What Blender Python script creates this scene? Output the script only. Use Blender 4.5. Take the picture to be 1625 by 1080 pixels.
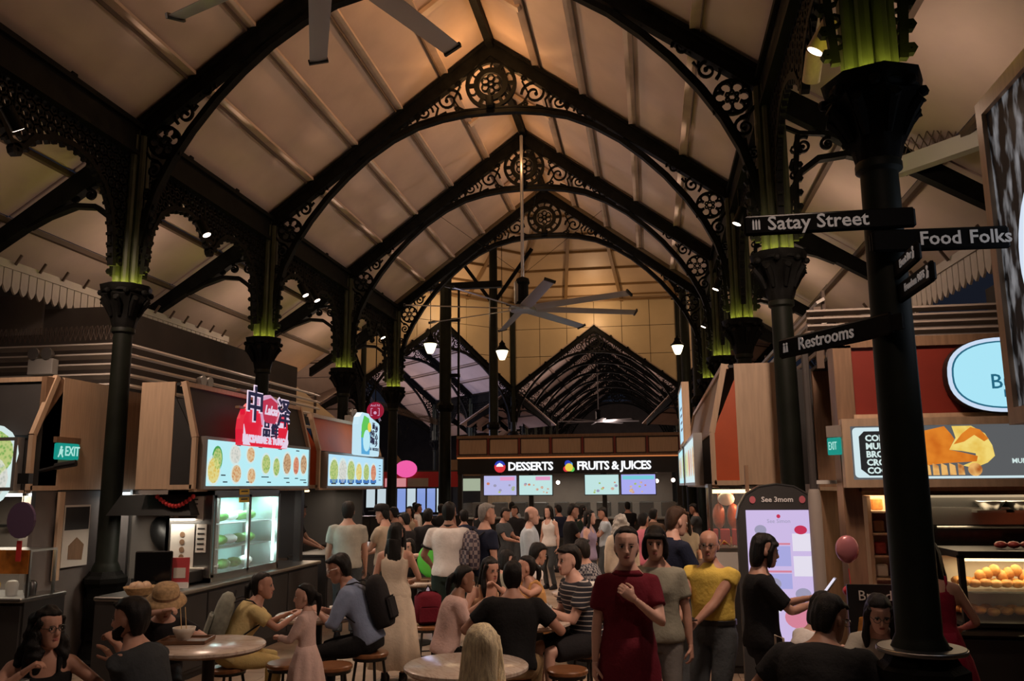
import bpy, bmesh, math, random
import numpy as np
from mathutils import Matrix, Vector, Euler, noise as mnoise
for _o in list(bpy.data.objects): bpy.data.objects.remove(_o)
SC = bpy.context.scene
COL = SC.collection
PI = math.pi
R = math.radians

# ---------------------------------------------------------------- camera
_cd = bpy.data.cameras.new('camera'); _cd.sensor_width = 36; _cd.lens = 36*1329.9/1625
_cd.clip_start = 0.05; _cd.clip_end = 300
CAM = bpy.data.objects.new('camera', _cd); COL.objects.link(CAM)
CAM.matrix_world = Matrix.Translation((0, 0, 1.9)) @ Matrix.Rotation(.1619, 4, 'Z') @ Matrix.Rotation(PI/2+.1723, 4, 'X') @ Matrix.Rotation(-.0079, 4, 'Z')
SC.camera = CAM
# ---------------------------------------------------------------- world, exposure
_w = bpy.data.worlds.new('night'); SC.world = _w; _w.use_nodes = True
_w.node_tree.nodes['Background'].inputs[0].default_value = (.05, .06, .10, 1)
_w.node_tree.nodes['Background'].inputs[1].default_value = .15
SC.view_settings.view_transform = 'Standard'
try: SC.view_settings.look = 'None'
except Exception: pass
SC.view_settings.gamma = 1; SC.view_settings.use_curve_mapping = False
SC.view_settings.exposure = 0.0
# light levels (W) of the hall's lamps and the added aisle fill
L_UPLIGHT = 60.0      # floods on the arcade girders, aimed at the roof
L_RIDGE = 28.0         # warm lamps under each truss apex
L_SPOT = 300.0        # cylinder downlights in the arcades
L_OCT = 600.0         # warm floods in the octagon drum
L_AISLE = 16.0       # fill added under the aisle roofs, no fixtures
L_STALL = 22.0        # tubes inside the stalls
WARM = (1.0, .71, .53); AMBER = (1.0, .50, .18); HONEY = (1.0, .64, .36); NEUTRAL = (1.0, .82, .66); COOL = (.78, .88, 1.0)

# ---------------------------------------------------------------- hall geometry
CX = -2.30            # axis of the hall
HW = 3.66             # half width between the column rows
YT = [4.90, 8.66, 12.21, 15.74, 19.02]   # truss lines of the near wing
ZE, ZR, ZC = 6.15, 8.88, 4.22            # eaves, ridge, capital top
OC = Vector((CX, 19.02+8.84, 0))         # octagon centre
RIN = 8.84                               # its inradius

# ---------------------------------------------------------------- helpers
def light(kind, name, loc, power, color, size=.1, rot=None, spot=None, blend=.5, parent=None, shape=None, sy=None):
    l = bpy.data.lights.new(name, kind); l.energy = power; l.color = color
    if kind == 'AREA':
        l.size = size
        if sy: l.shape = 'RECTANGLE'; l.size_y = sy
    else: l.shadow_soft_size = size
    if kind == 'SPOT': l.spot_size = spot; l.spot_blend = blend
    o = bpy.data.objects.new(name, l); COL.objects.link(o); o.location = loc
    if rot is not None: o.rotation_euler = rot
    if parent: o.parent = parent
    return o

class MB:
    """collects geometry for one mesh object"""
    def __init__(s): s.v = []; s.f = []; s.m = []; s.M = None; s.mi = 0
    def _add(s, vs, fs, mi=None):
        n = len(s.v)
        if s.M is not None: vs = [tuple(s.M @ Vector(p)) for p in vs]
        s.v.extend([tuple(p) for p in vs]); s.f.extend([tuple(n+i for i in f) for f in fs])
        s.m.extend([s.mi if mi is None else mi]*len(fs)); return s
    def box(s, c, d, rz=0, ry=0, rx=0, mi=None):
        x, y, z = d[0]/2, d[1]/2, d[2]/2
        E_ = Euler((rx, ry, rz)).to_matrix(); c = Vector(c)
        vs = [c + E_ @ Vector((a*x, b*y, e*z)) for a in (-1, 1) for b in (-1, 1) for e in (-1, 1)]
        return s._add(vs, [(0,1,3,2),(4,6,7,5),(0,4,5,1),(2,3,7,6),(0,2,6,4),(1,5,7,3)], mi)
    def bx(s, x0, x1, y0, y1, z0, z1, mi=None):
        return s.box(((x0+x1)/2, (y0+y1)/2, (z0+z1)/2), (x1-x0, y1-y0, z1-z0), mi=mi)
    def bbox(s, c, d, b=.01, mi=None, rz=0):
        """box with chamfered vertical and horizontal edges"""
        x, y, z = d[0]/2, d[1]/2, d[2]/2; b = min(b, x*.9, y*.9, z*.9)
        rings = []
        for zz, k in ((-z, b), (-z+b, 0), (z-b, 0), (z, b)):
            xx, yy = x-k, y-k; c2 = b
            rings.append([(xx-c2, -yy, zz), (xx, -yy+c2, zz), (xx, yy-c2, zz), (xx-c2, yy, zz), (-xx+c2, yy, zz), (-xx, yy-c2, zz), (-xx, -yy+c2, zz), (-xx+c2, -yy, zz)])
        Mz = Matrix.Translation(c) @ Matrix.Rotation(rz, 4, 'Z')
        return s.loft([[Mz @ Vector(p) for p in r] for r in rings], mi=mi)
    def loft(s, rings, cap=True, mi=None, closed=True):
        n = len(rings[0]); vs = [p for r in rings for p in r]; fs = []
        for i in range(len(rings)-1):
            for j in range(n if closed else n-1):
                k = (j+1) % n
                fs.append((i*n+j, i*n+k, (i+1)*n+k, (i+1)*n+j))
        if cap and closed: fs.append(tuple(range(n-1, -1, -1))); fs.append(tuple((len(rings)-1)*n+j for j in range(n)))
        return s._add(vs, fs, mi)
    def lathe(s, prof, n=16, c=(0, 0, 0), cap=True, mi=None, ph=0, sx=1, sy=1):
        c = Vector(c)
        return s.loft([[c+Vector((r*sx*math.cos(2*PI*j/n+ph), r*sy*math.sin(2*PI*j/n+ph), z)) for j in range(n)] for r, z in prof], cap=cap, mi=mi)
    def tube(s, pts, r, n=8, mi=None, cap=True, sq=None):
        pts = [Vector(p) for p in pts]; rings = []
        if not hasattr(r, '__len__'): r = [r]*len(pts)
        up = None
        for i, p in enumerate(pts):
            t = (pts[min(i+1, len(pts)-1)]-pts[max(i-1, 0)])
            if t.length < 1e-9: t = Vector((0, 0, 1))
            t.normalize()
            if up is None: up = Vector((0, 0, 1)) if abs(t.z) < .9 else Vector((0, 1, 0))
            a = t.cross(up)
            if a.length < 1e-6: a = t.cross(Vector((1, 0, 0)))
            a.normalize(); b = a.cross(t); up = b
            rings.append([p + a*(r[i]*math.cos(2*PI*j/n)) + b*(r[i]*math.sin(2*PI*j/n)*(sq or 1)) for j in range(n)])
        return s.loft(rings, cap, mi)
    def bar(s, p, q, w, h, mi=None):
        """rectangular bar from p to q, w across, h in the upright direction"""
        p, q = Vector(p), Vector(q); t = (q-p).normalized()
        up = Vector((0, 0, 1)) if abs(t.z) < .98 else Vector((0, 1, 0))
        a = t.cross(up).normalized(); b = a.cross(t)
        return s.loft([[e+a*(w/2*i)+b*(h/2*j) for i, j in ((-1,-1),(1,-1),(1,1),(-1,1))] for e in (p, q)], mi=mi)
    def prism(s, poly, t, M=None, mi=None, mside=None):
        """2-D polygon (x, z) in the XZ plane, thickness t along y (front face towards -y)"""
        n = len(poly); a = [(x, -t/2, z) for x, z in poly]; b = [(x, t/2, z) for x, z in poly]
        vs = a+b
        if M is not None: vs = [tuple(M @ Vector(p)) for p in vs]
        k = len(s.v)
        s._add(vs, [tuple(range(n)), tuple(range(2*n-1, n-1, -1))], mi)
        s._add([], [], mi)
        s.f.extend([(k+j, k+n+j, k+n+(j+1) % n, k+(j+1) % n) for j in range(n)]); s.m.extend([(s.mi if mi is None else mi) if mside is None else mside]*n)
        return s
    def ribbon(s, path, w, t, y=0, mi=None, closed=False):
        """flat bar following a 2-D path in the XZ plane"""
        P = [Vector((p[0], p[1])) for p in path]; n = len(P); rings = []
        W = w if hasattr(w, '__len__') else [w]*n
        for i in range(n):
            d = (P[(i+1) % n]-P[i-1]) if closed else (P[min(i+1, n-1)]-P[max(i-1, 0)])
            if d.length < 1e-9: d = Vector((1, 0))
            d.normalize(); nn = Vector((-d.y, d.x))*(W[i]/2)
            a, b = P[i]+nn, P[i]-nn
            rings.append([(a.x, y-t/2, a.y), (b.x, y-t/2, b.y), (b.x, y+t/2, b.y), (a.x, y+t/2, a.y)])
        if closed: rings.append(rings[0])
        return s.loft(rings, cap=not closed, mi=mi)
    def ball(s, c, r, n=10, m=6, mi=None, sc=(1, 1, 1)):
        c = Vector(c); rings = []
        for i in range(m+1):
            th = PI*i/m; rr = max(r*math.sin(th), 1e-4)
            rings.append([c+Vector((rr*math.cos(2*PI*j/n)*sc[0], rr*math.sin(2*PI*j/n)*sc[1], -r*math.cos(th)*sc[2])) for j in range(n)])
        return s.loft(rings, mi=mi)
    def mesh(s, name, mats=None, smooth=False):
        me = bpy.data.meshes.new(name); me.from_pydata(s.v, [], s.f); me.update()
        if mats is not None:
            for m in (mats if isinstance(mats, (list, tuple)) else [mats]): me.materials.append(MAT(m))
            if len(me.materials) > 1: me.polygons.foreach_set('material_index', s.m)
        if smooth: shade(me, smooth)
        return me
    def build(s, name, mats=None, parent=None, smooth=False, loc=None, rz=0):
        return link(name, s.mesh(name, mats, smooth), parent, loc, rz)

def shade(me, ang=True):
    n = len(me.polygons); me.polygons.foreach_set('use_smooth', [True]*n)
    if ang is not True:
        try: me.set_sharp_from_angle(angle=R(ang))
        except Exception: pass
def link(name, me, parent=None, loc=None, rz=0):
    o = bpy.data.objects.new(name, me); COL.objects.link(o)
    if loc is not None: o.location = loc
    if rz: o.rotation_euler = (0, 0, rz)
    if parent is not None: o.parent = parent
    return o
def tag(o, label=None, cat=None, group=None, kind=None):
    if label: o['label'] = label
    if cat: o['category'] = cat
    if group: o['group'] = group
    if kind: o['kind'] = kind
    return o
def thing(name, label, cat, loc=(0, 0, 0), rz=0, group=None, kind=None):
    o = bpy.data.objects.new(name, None); COL.objects.link(o); o.location = loc; o.rotation_euler = (0, 0, rz)
    o.empty_display_size = .1
    return tag(o, label, cat, group, kind)
def struct(name, loc=(0, 0, 0), rz=0, label=None):
    o = bpy.data.objects.new(name, None); COL.objects.link(o); o.location = loc; o.rotation_euler = (0, 0, rz)
    o['kind'] = 'structure'
    if label: o['label'] = label
    return o
def copy_tree(o, parent=None):
    c = o.copy(); COL.objects.link(c)
    if parent is not None: c.parent = parent
    for ch in list(o.children): copy_tree(ch, c)
    return c
def spiral(cx, cz, r, a0, turns, r1=.18, n=None, dirn=1):
    n = n or int(14*turns)+4
    return [(cx+(r*(1-(1-r1)*i/n))*math.cos(a0+dirn*2*PI*turns*i/n), cz+(r*(1-(1-r1)*i/n))*math.sin(a0+dirn*2*PI*turns*i/n)) for i in range(n+1)]
def circ(cx, cz, r, n=24, a0=0): return [(cx+r*math.cos(a0+2*PI*i/n), cz+r*math.sin(a0+2*PI*i/n)) for i in range(n)]
def arc(cx, cz, r, a0, a1, n=12): return [(cx+r*math.cos(a0+(a1-a0)*i/n), cz+r*math.sin(a0+(a1-a0)*i/n)) for i in range(n+1)]
def clip(poly, a, b, c):
    """keep a*x+b*z+c >= 0"""
    out = []
    for i in range(len(poly)):
        p, q = poly[i], poly[(i+1) % len(poly)]
        dp, dq = a*p[0]+b*p[1]+c, a*q[0]+b*q[1]+c
        if dp >= 0: out.append(p)
        if (dp > 0 and dq < 0) or (dp < 0 and dq > 0):
            t = dp/(dp-dq); out.append((p[0]+(q[0]-p[0])*t, p[1]+(q[1]-p[1])*t))
    return out
_TMP = bpy.data.scenes.new('scratch')
def evaluate(data, mods=()):
    """mesh of a curve or mesh datablock after modifiers, made in a scratch scene"""
    o = bpy.data.objects.new('scratch', data); _TMP.collection.objects.link(o)
    for kind, kw in mods:
        m = o.modifiers.new('m', kind)
        for k, v in kw.items(): setattr(m, k, v)
    with bpy.context.temp_override(scene=_TMP, view_layer=_TMP.view_layers[0]): dg = bpy.context.evaluated_depsgraph_get()
    dg.update()
    me = bpy.data.meshes.new_from_object(o.evaluated_get(dg))
    bpy.data.objects.remove(o); return me
def text_mesh(body, size, depth=.004, bold=0, align='CENTER', spacing=1.0, shear=0):
    cu = bpy.data.curves.new('t', 'FONT'); cu.body = body; cu.size = size; cu.extrude = depth/2
    cu.align_x = align; cu.align_y = 'CENTER'; cu.offset = bold; cu.space_character = spacing; cu.resolution_u = 2; cu.shear = shear
    me = evaluate(cu); bpy.data.curves.remove(cu)
    return me
def text(name, body, size, mat, parent, loc, rot, depth=.004, bold=0, align='CENTER', sx=1, spacing=1.0, shear=0):
    """lettering as a mesh; text reads along local x, faces local +z"""
    me = text_mesh(body, size, depth, bold, align, spacing, shear); me.materials.clear(); me.materials.append(MAT(mat)); me.name = name
    o = link(name, me, parent); o.matrix_local = Matrix.Translation(loc) @ rot.to_4x4() @ Matrix.Diagonal((sx, 1, 1, 1))
    return o
def face_rot(rz):
    """rotation that stands lettering upright; rz=0 faces -y"""
    return (Matrix.Rotation(rz, 3, 'Z') @ Matrix.Rotation(PI/2, 3, 'X'))
# ---------------------------------------------------------------- materials
_MATS = {}
def MAT(m): return _MATS[m] if isinstance(m, str) else m
def mat(name, col, rough=.5, metal=0, emit=None, es=1.0, var=0, vs=8, bump=0, bs=30, spec=None, trans=0, alpha=1, coat=0, stretch=None):
    m = bpy.data.materials.new(name); m.use_nodes = True; nt = m.node_tree; b = nt.nodes['Principled BSDF']
    b.inputs['Base Color'].default_value = (*col, 1); b.inputs['Roughness'].default_value = rough; b.inputs['Metallic'].default_value = metal
    if spec is not None: b.inputs['Specular IOR Level'].default_value = spec
    if emit: b.inputs['Emission Color'].default_value = (*emit, 1); b.inputs['Emission Strength'].default_value = es
    if trans: b.inputs['Transmission Weight'].default_value = trans
    if coat: b.inputs['Coat Weight'].default_value = coat
    if alpha < 1: b.inputs['Alpha'].default_value = alpha
    if var or bump:
        tc = nt.nodes.new('ShaderNodeTexCoord'); src = tc.outputs['Object']
        if stretch:
            mp = nt.nodes.new('ShaderNodeMapping'); mp.inputs['Scale'].default_value = stretch; nt.links.new(src, mp.inputs[0]); src = mp.outputs[0]
    if var:
        n = nt.nodes.new('ShaderNodeTexNoise'); n.inputs['Scale'].default_value = vs; n.inputs['Detail'].default_value = 5; nt.links.new(src, n.inputs['Vector'])
        r = nt.nodes.new('ShaderNodeValToRGB'); r.color_ramp.elements[0].position = .3; r.color_ramp.elements[1].position = .7
        r.color_ramp.elements[0].color = (*[c*(1-var) for c in col], 1); r.color_ramp.elements[1].color = (*[min(1, c*(1+var)) for c in col], 1)
        nt.links.new(n.outputs[0], r.inputs[0]); nt.links.new(r.outputs[0], b.inputs['Base Color'])
    if bump:
        n = nt.nodes.new('ShaderNodeTexNoise'); n.inputs['Scale'].default_value = bs; n.inputs['Detail'].default_value = 4; nt.links.new(src, n.inputs['Vector'])
        bp = nt.nodes.new('ShaderNodeBump'); bp.inputs['Strength'].default_value = bump; bp.inputs['Distance'].default_value = .02
        nt.links.new(n.outputs[0], bp.inputs['Height']); nt.links.new(bp.outputs[0], b.inputs['Normal'])
    _MATS[name] = m; return m
def glow(name, col, s): return mat(name, (0, 0, 0), .6, emit=col, es=s)
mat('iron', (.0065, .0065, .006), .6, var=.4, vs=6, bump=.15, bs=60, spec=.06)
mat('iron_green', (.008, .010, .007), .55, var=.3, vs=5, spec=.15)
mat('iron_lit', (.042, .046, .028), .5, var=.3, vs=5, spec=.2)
mat('roof_panel', (.50, .385, .33), .60, var=.10, vs=1.3, bump=.5, bs=2.2, spec=.18)
mat('purlin', (.47, .35, .28), .55, var=.15, vs=3)
mat('purlin_dark', (.10, .065, .045), .6)
mat('dome_panel', (.52, .38, .24), .45, var=.08, vs=1.2, bump=.25, bs=2.0)
mat('dome_rib', (.20, .12, .05), .5)
mat('drum_panel', (.56, .44, .27), .45, var=.08, vs=1.0, bump=.2, bs=2)
mat('joint', (.10, .07, .04), .8)
mat('stone_tile', (.36, .27, .20), .32, var=.22, vs=3.5, bump=.15, bs=18)
mat('grout', (.10, .08, .065), .85)
mat('wall_dark', (.05, .043, .04), .75, var=.2, vs=2)
mat('wall_pale', (.32, .28, .25), .7, var=.1, vs=2)
mat('wood_lam', (.52, .37, .25), .5, var=.10, vs=6, stretch=(6, 6, .5))
mat('wood_brown', (.22, .13, .075), .5, var=.2, vs=6, stretch=(6, 6, .5))
mat('charcoal', (.022, .021, .021), .6, var=.2, vs=3)
mat('charcoal2', (.035, .034, .034), .55)
mat('orange_panel', (.50, .085, .022), .5, var=.1, vs=3)
mat('red_panel', (.20, .022, .012), .5, var=.15, vs=2)
mat('steel', (.42, .42, .41), .32, 1.0, bump=.05, bs=80)
mat('steel_dark', (.12, .12, .12), .35, .9)
mat('alu', (.48, .47, .46), .4, .8)
mat('fan_metal', (.36, .36, .38), .38, .7)
mat('white_paint', (.62, .60, .57), .5)
mat('louver', (.66, .60, .54), .5)
mat('louver_dark', (.24, .20, .17), .5)
mat('panel_grey', (.15, .13, .12), .6, var=.15, vs=3)
mat('valance', (.46, .40, .33), .6, var=.1, vs=4)
mat('black', (.008, .008, .008), .45)
mat('black_gloss', (.006, .006, .007), .15)
mat('sign_black', (.005, .005, .005), .6, spec=.08)
mat('sign_text', (.62, .58, .55), .5, emit=(.75, .70, .68), es=.10)
mat('marble', (.60, .54, .49), .22, var=.0)
mat('stool_wood', (.20, .085, .035), .3, var=.3, vs=9, stretch=(1, 8, 1))
mat('glass', (.85, .9, .9), .05, alpha=.16)
mat('glass_clear', (.9, .95, .95), .03, alpha=.10)
mat('paper', (.62, .58, .52), .7)
mat('white', (.75, .74, .72), .5)
glow('lens', (1.0, .80, .66), 9.0)
glow('lens_warm', (1.0, .72, .42), 7.0)
glow('lamp_glass', (1.0, .86, .55), 3.2)
glow('green_glow', (.85, .85, .10), 55.0)
glow('led_orange', (1.0, .32, .10), .5)
glow('letters', (.95, .97, 1.0), 1.1)
glow('tube_cool', (.85, .95, 1.0), 3.0)
glow('tube_warm', (1.0, .72, .36), 3.0)
glow('exit_green', (.004, .26, .21), 1.0)
glow('exit_white', (.5, .95, .85), .8)
def _marble():
    m = _MATS['marble']; nt = m.node_tree; b = nt.nodes['Principled BSDF']
    tc = nt.nodes.new('ShaderNodeTexCoord'); mp = nt.nodes.new('ShaderNodeMapping'); mp.inputs['Rotation'].default_value = (0, 0, .5); mp.inputs['Scale'].default_value = (1.2, 5, 1)
    n = nt.nodes.new('ShaderNodeTexNoise'); n.inputs['Scale'].default_value = 3; n.inputs['Detail'].default_value = 8; n.inputs['Distortion'].default_value = 1.2
    r = nt.nodes.new('ShaderNodeValToRGB'); e = r.color_ramp.elements
    e[0].position = .38; e[0].color = (.66, .58, .51, 1); e[1].position = .62; e[1].color = (.62, .54, .47, 1)
    x = e.new(.5); x.color = (.47, .37, .30, 1); x = e.new(.46); x.color = (.62, .53, .46, 1); x = e.new(.54); x.color = (.60, .51, .44, 1)
    nt.links.new(tc.outputs['Object'], mp.inputs[0]); nt.links.new(mp.outputs[0], n.inputs['Vector']); nt.links.new(n.outputs[0], r.inputs[0]); nt.links.new(r.outputs[0], b.inputs['Base Color'])
_marble()
# ================================================================ STRUCTURE
rnd = random.Random(7)
def slab(name, q, t, m, parent):
    """thin board on the quad q (4 points, seen side first), thickness t away from the seen side"""
    q = [Vector(p) for p in q]; n = (q[1]-q[0]).cross(q[3]-q[0]).normalized()
    return MB().loft([q, [p-n*t for p in q]]).build(name, m, parent)

# ---- floor: stone tiles near the camera are single pieces, the rest is one bed
FLOOR = MB().bx(-34, 30, -6, 66, -.12, -.012).build('floor', 'grout'); FLOOR['kind'] = 'structure'
_tm = MB().bbox((0, 0, -.009), (.395, .795, .018), .004).mesh('tile', 'stone_tile')
_spots = [(-2.2+.4*i, 3.9+.8*j+(.4 if i % 2 else 0)) for i in range(11) for j in range(12)]
for x, y in _spots: link('tile', _tm, FLOOR, (x, y, 0))
_mb = MB(); _s = set((round(x, 2), round(y, 2)) for x, y in _spots)
for i in range(-30, 26):
    for j in range(-1, 62):
        x, y = -2.2+.4*i, 3.9+.8*j+(.4 if i % 2 else 0)
        if (round(x, 2), round(y, 2)) not in _s and -14 < x < 9: _mb.bx(x-.1975, x+.1975, y-.3975, y+.3975, -.018, 0)
tag(_mb.build('far_tiles', 'stone_tile', FLOOR), kind='stuff')

# ---- outer walls
def swall(name, x0, x1, y0, y1, z0, z1, m='wall_dark'):
    o = MB().bx(x0, x1, y0, y1, z0, z1).build(name, m); o['kind'] = 'structure'; return o
swall('wall_left', -11.2, -11.0, -2, 17.5, 0, 6.2)
swall('wall_right', 7.6, 7.8, -2, 20, 0, 6.2)
swall('wall_back', -11, 8, -3.2, -3.0, 0, 6.2)
swall('wall_far', -26, 22, 62, 62.2, 0, 8)

# ---- iron trusses
SLOPE = (ZR-ZE)/HW
def zr(u): return ZR-SLOPE*abs(u)
ARCH = [(0, 7.72), (.4, 7.71), (.8, 7.655), (1.2, 7.555), (1.6, 7.37), (2.0, 7.105), (2.35, 6.80), (2.65, 6.49), (2.95, 6.11), (3.18, 5.75), (3.36, 5.38), (3.47, 5.0), (3.52, 4.7)]
def flower(mb, cx, cz, r, t, petals=6):
    for k in range(petals):
        a = 2*PI*k/petals+PI/2; mb.ribbon(circ(cx+r*.55*math.cos(a), cz+r*.55*math.sin(a), r*.30, 10), r*.13, t, closed=True)
    mb.ribbon(circ(cx, cz, r*.22, 10), r*.14, t, closed=True)
def _scroll(mb, cx, cz, r, a0, d, w, t=.035):
    mb.ribbon(spiral(cx, cz, r, a0, 1.55, .16, dirn=d), [w*(1.15-.5*i/26) for i in range(200)][:len(spiral(cx, cz, r, a0, 1.55, .16, dirn=d))], t)
    x, z = spiral(cx, cz, r, a0, 1.55, .16, dirn=d)[-1]; mb.ribbon(circ(x, z, w*.45, 7), w*.8, t, closed=True)
def _mesh_truss():
    M = {}
    def raf(s):
        mb = MB(); d = .205
        P = [(0, ZR), (s*(HW+.12), zr(HW+.12)), (s*(HW+.12), zr(HW+.12)-d), (0, ZR-d-.02)]
        if s > 0: P = P[::-1]
        mb.prism(P, .14)
        # top flange and bolts
        mb.prism([(0, ZR+.05), (s*(HW+.1), zr(HW+.1)+.05), (s*(HW+.1), zr(HW+.1)), (0, ZR)][::(1 if s < 0 else -1)], .24)
        for k in range(1, 5):
            u = s*k*.73; mb.box((u, 0, zr(u)+.07), (.08, .12, .1))
        return mb.mesh('rafter', 'iron')
    M['raf'] = [raf(-1), raf(1)]
    mb = MB(); path = [(-u, z) for u, z in ARCH[:0:-1]]+ARCH
    mb.ribbon(path, .065, .11); mb.ribbon([(u, z+.07) for u, z in path if abs(u) < 2.0], .03, .07)
    M['arch'] = mb.mesh('arch_rib', 'iron')
    mb = MB(); c = 8.19
    mb.ribbon(circ(0, c, .385, 32), .055, .06, closed=True); mb.ribbon(circ(0, c, .235, 26), .085, .07, closed=True)
    flower(mb, 0, c, .19, .05)
    for k in range(6):
        a = 2*PI*k/6; mb.ribbon([(.27*math.cos(a), c+.27*math.sin(a)), (.37*math.cos(a), c+.37*math.sin(a))], .06, .05)
        mb.ribbon(arc(.31*math.cos(a+.35), c+.31*math.sin(a+.35), .055, a, a+4.2, 8), .025, .04)
    mb.ribbon([(0, 8.58), (0, 8.75)], .1, .08)
    M['ros'] = mb.mesh('apex_rosette', 'iron')
    M['scr'] = []; M['side'] = []
    for s in (-1, 1):
        mb = MB()
        for (u, z, r, w) in ((.69, 7.98, .205, .036), (1.08, 7.80, .140, .03), (1.40, 7.63, .095, .024), (1.64, 7.48, .06, .018)):
            a0 = (PI if s > 0 else 0); _scroll(mb, s*u, z, r, a0 if s > 0 else a0, -s, w)
        for p in ([(.42, 7.78), (.52, 7.84), (.6, 7.98), (.5, 8.2)], [(.9, 7.70), (.86, 7.86), (.98, 8.0), (1.0, 8.05)], [(.44, 8.35), (.56, 8.24), (.72, 8.2), (.86, 8.15)], [(1.2, 7.62), (1.2, 7.75), (1.3, 7.82)], [(1.5, 7.5), (1.46, 7.58), (1.52, 7.62)], [(.5, 7.75), (.9, 7.69), (1.3, 7.57), (1.62, 7.41), (1.8, 7.29)], [(.9, 7.66), (.82, 7.74), (.72, 7.78)]):
            mb.ribbon([(s*a, b) for a, b in p], .03, .035)
        for (u, z) in ((.52, 8.25), (.93, 7.98), (1.2, 7.72), (.55, 7.82)): mb.ribbon(circ(s*u, z, .03, 6), .03, .04, closed=True)
        M['scr'].append(mb.mesh('apex_scrollwork', 'iron'))
        mb = MB(); c = (s*3.29, 5.98)
        mb.ribbon(circ(*c, .19, 24), .032, .05, closed=True); mb.ribbon([(s*(u+.05), z+.02) for u, z in ARCH if 1.9 < u < 3.5], .022, .04)
        for k in range(6):
            a = 2*PI*k/6; mb.ribbon(arc(c[0]+.125*math.cos(a), c[1]+.125*math.sin(a), .062, a-2.3, a+2.3, 8), .028, .045)
            mb.ribbon(circ(c[0]+.055*math.cos(a+.5), c[1]+.055*math.sin(a+.5), .022, 6), .016, .045, closed=True)
        for (u, z, r, w, a0) in ((3.05, 6.31, .140, .032, -.9), (2.80, 6.60, .100, .026, -.9), (2.58, 6.84, .065, .02, -.9), (2.40, 6.98, .04, .016, -.9), (3.40, 5.63, .115, .03, 1.2), (3.48, 5.33, .07, .022, 1.2)):
            _scroll(mb, s*u, z, r, a0 if s > 0 else PI-a0, s, w)
        for p in ([(3.3, 6.2), (3.38, 6.28), (3.5, 6.22)], [(3.1, 5.8), (3.08, 5.95), (3.02, 6.1)], [(2.9, 6.42), (2.94, 6.36), (2.96, 6.42)], [(2.68, 6.62), (2.7, 6.7), (2.76, 6.74)], [(3.36, 5.74), (3.46, 5.78), (3.55, 5.9)], [(2.35, 6.92), (2.42, 6.92), (2.5, 6.86)], [(3.5, 5.15), (3.55, 5.05), (3.57, 4.9)]):
            mb.ribbon([(s*a, b) for a, b in p], .03, .035)
        M['side'].append(mb.mesh('side_scrollwork', 'iron'))
    # aisle half trusses
    M['arf'] = []; M['abr'] = []
    for s in (-1, 1):
        mb = MB(); z0 = lambda u: ZE-.02-.66*(u-HW)
        P = [(s*HW, z0(HW)), (s*5.75, z0(5.75)), (s*5.75, z0(5.75)-.2), (s*4.9, z0(4.9)-.24), (s*4.45, z0(4.45)-.30), (s*HW, z0(HW)-.30)]
        mb.prism(P if s < 0 else P[::-1], .13); M['arf'].append(mb.mesh('aisle_rafter', 'iron'))
        mb = MB(); mb.ribbon([(s*a, b) for a, b in ((3.78, 4.55), (3.82, 4.85), (3.93, 5.08), (4.12, 5.22), (4.4, 5.25), (4.75, 5.14), (5.0, 5.02))], .06, .10)
        for (u, z, r) in ((3.98, 5.38, .10), (4.22, 5.38, .07), (4.42, 5.34, .05), (3.88, 5.15, .05)): _scroll(mb, s*u, z, r, 1 if s > 0 else PI-1, s, .028)
        mb.ribbon([(s*3.8, 5.6), (s*3.95, 5.52), (s*4.3, 5.48), (s*4.7, 5.25)], .04, .05)
        M['abr'].append(mb.mesh('aisle_bracket', 'iron'))
    return M
TM = _mesh_truss()
def truss(loc, rz, label, group, aisles=(0, 1), side=True):
    t = thing('roof_truss', label, 'truss', (loc[0], loc[1], 0), rz, group)
    for m in TM['raf']: link('rafter', m, t)
    link('arch_rib', TM['arch'], t); link('apex_rosette', TM['ros'], t)
    for m in TM['scr']: link('apex_scrollwork', m, t)
    if side:
        for m in TM['side']: link('side_scrollwork', m, t)
    for s in aisles: link('aisle_rafter', TM['arf'][s], t); link('aisle_bracket', TM['abr'][s], t)
    return t
_ord = ['nearest, cut off at the top of the picture', 'second, over the nearest stalls', 'third, with its whole rosette at the ridge', 'fourth, behind the hanging fan rod', 'last, framing the octagon hall']
for i, y in enumerate(YT):
    if i == 0: continue
    truss((CX, y), 0, f'black cast-iron roof truss with scrollwork, {_ord[i]}', 'trusses of the near hall')

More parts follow.
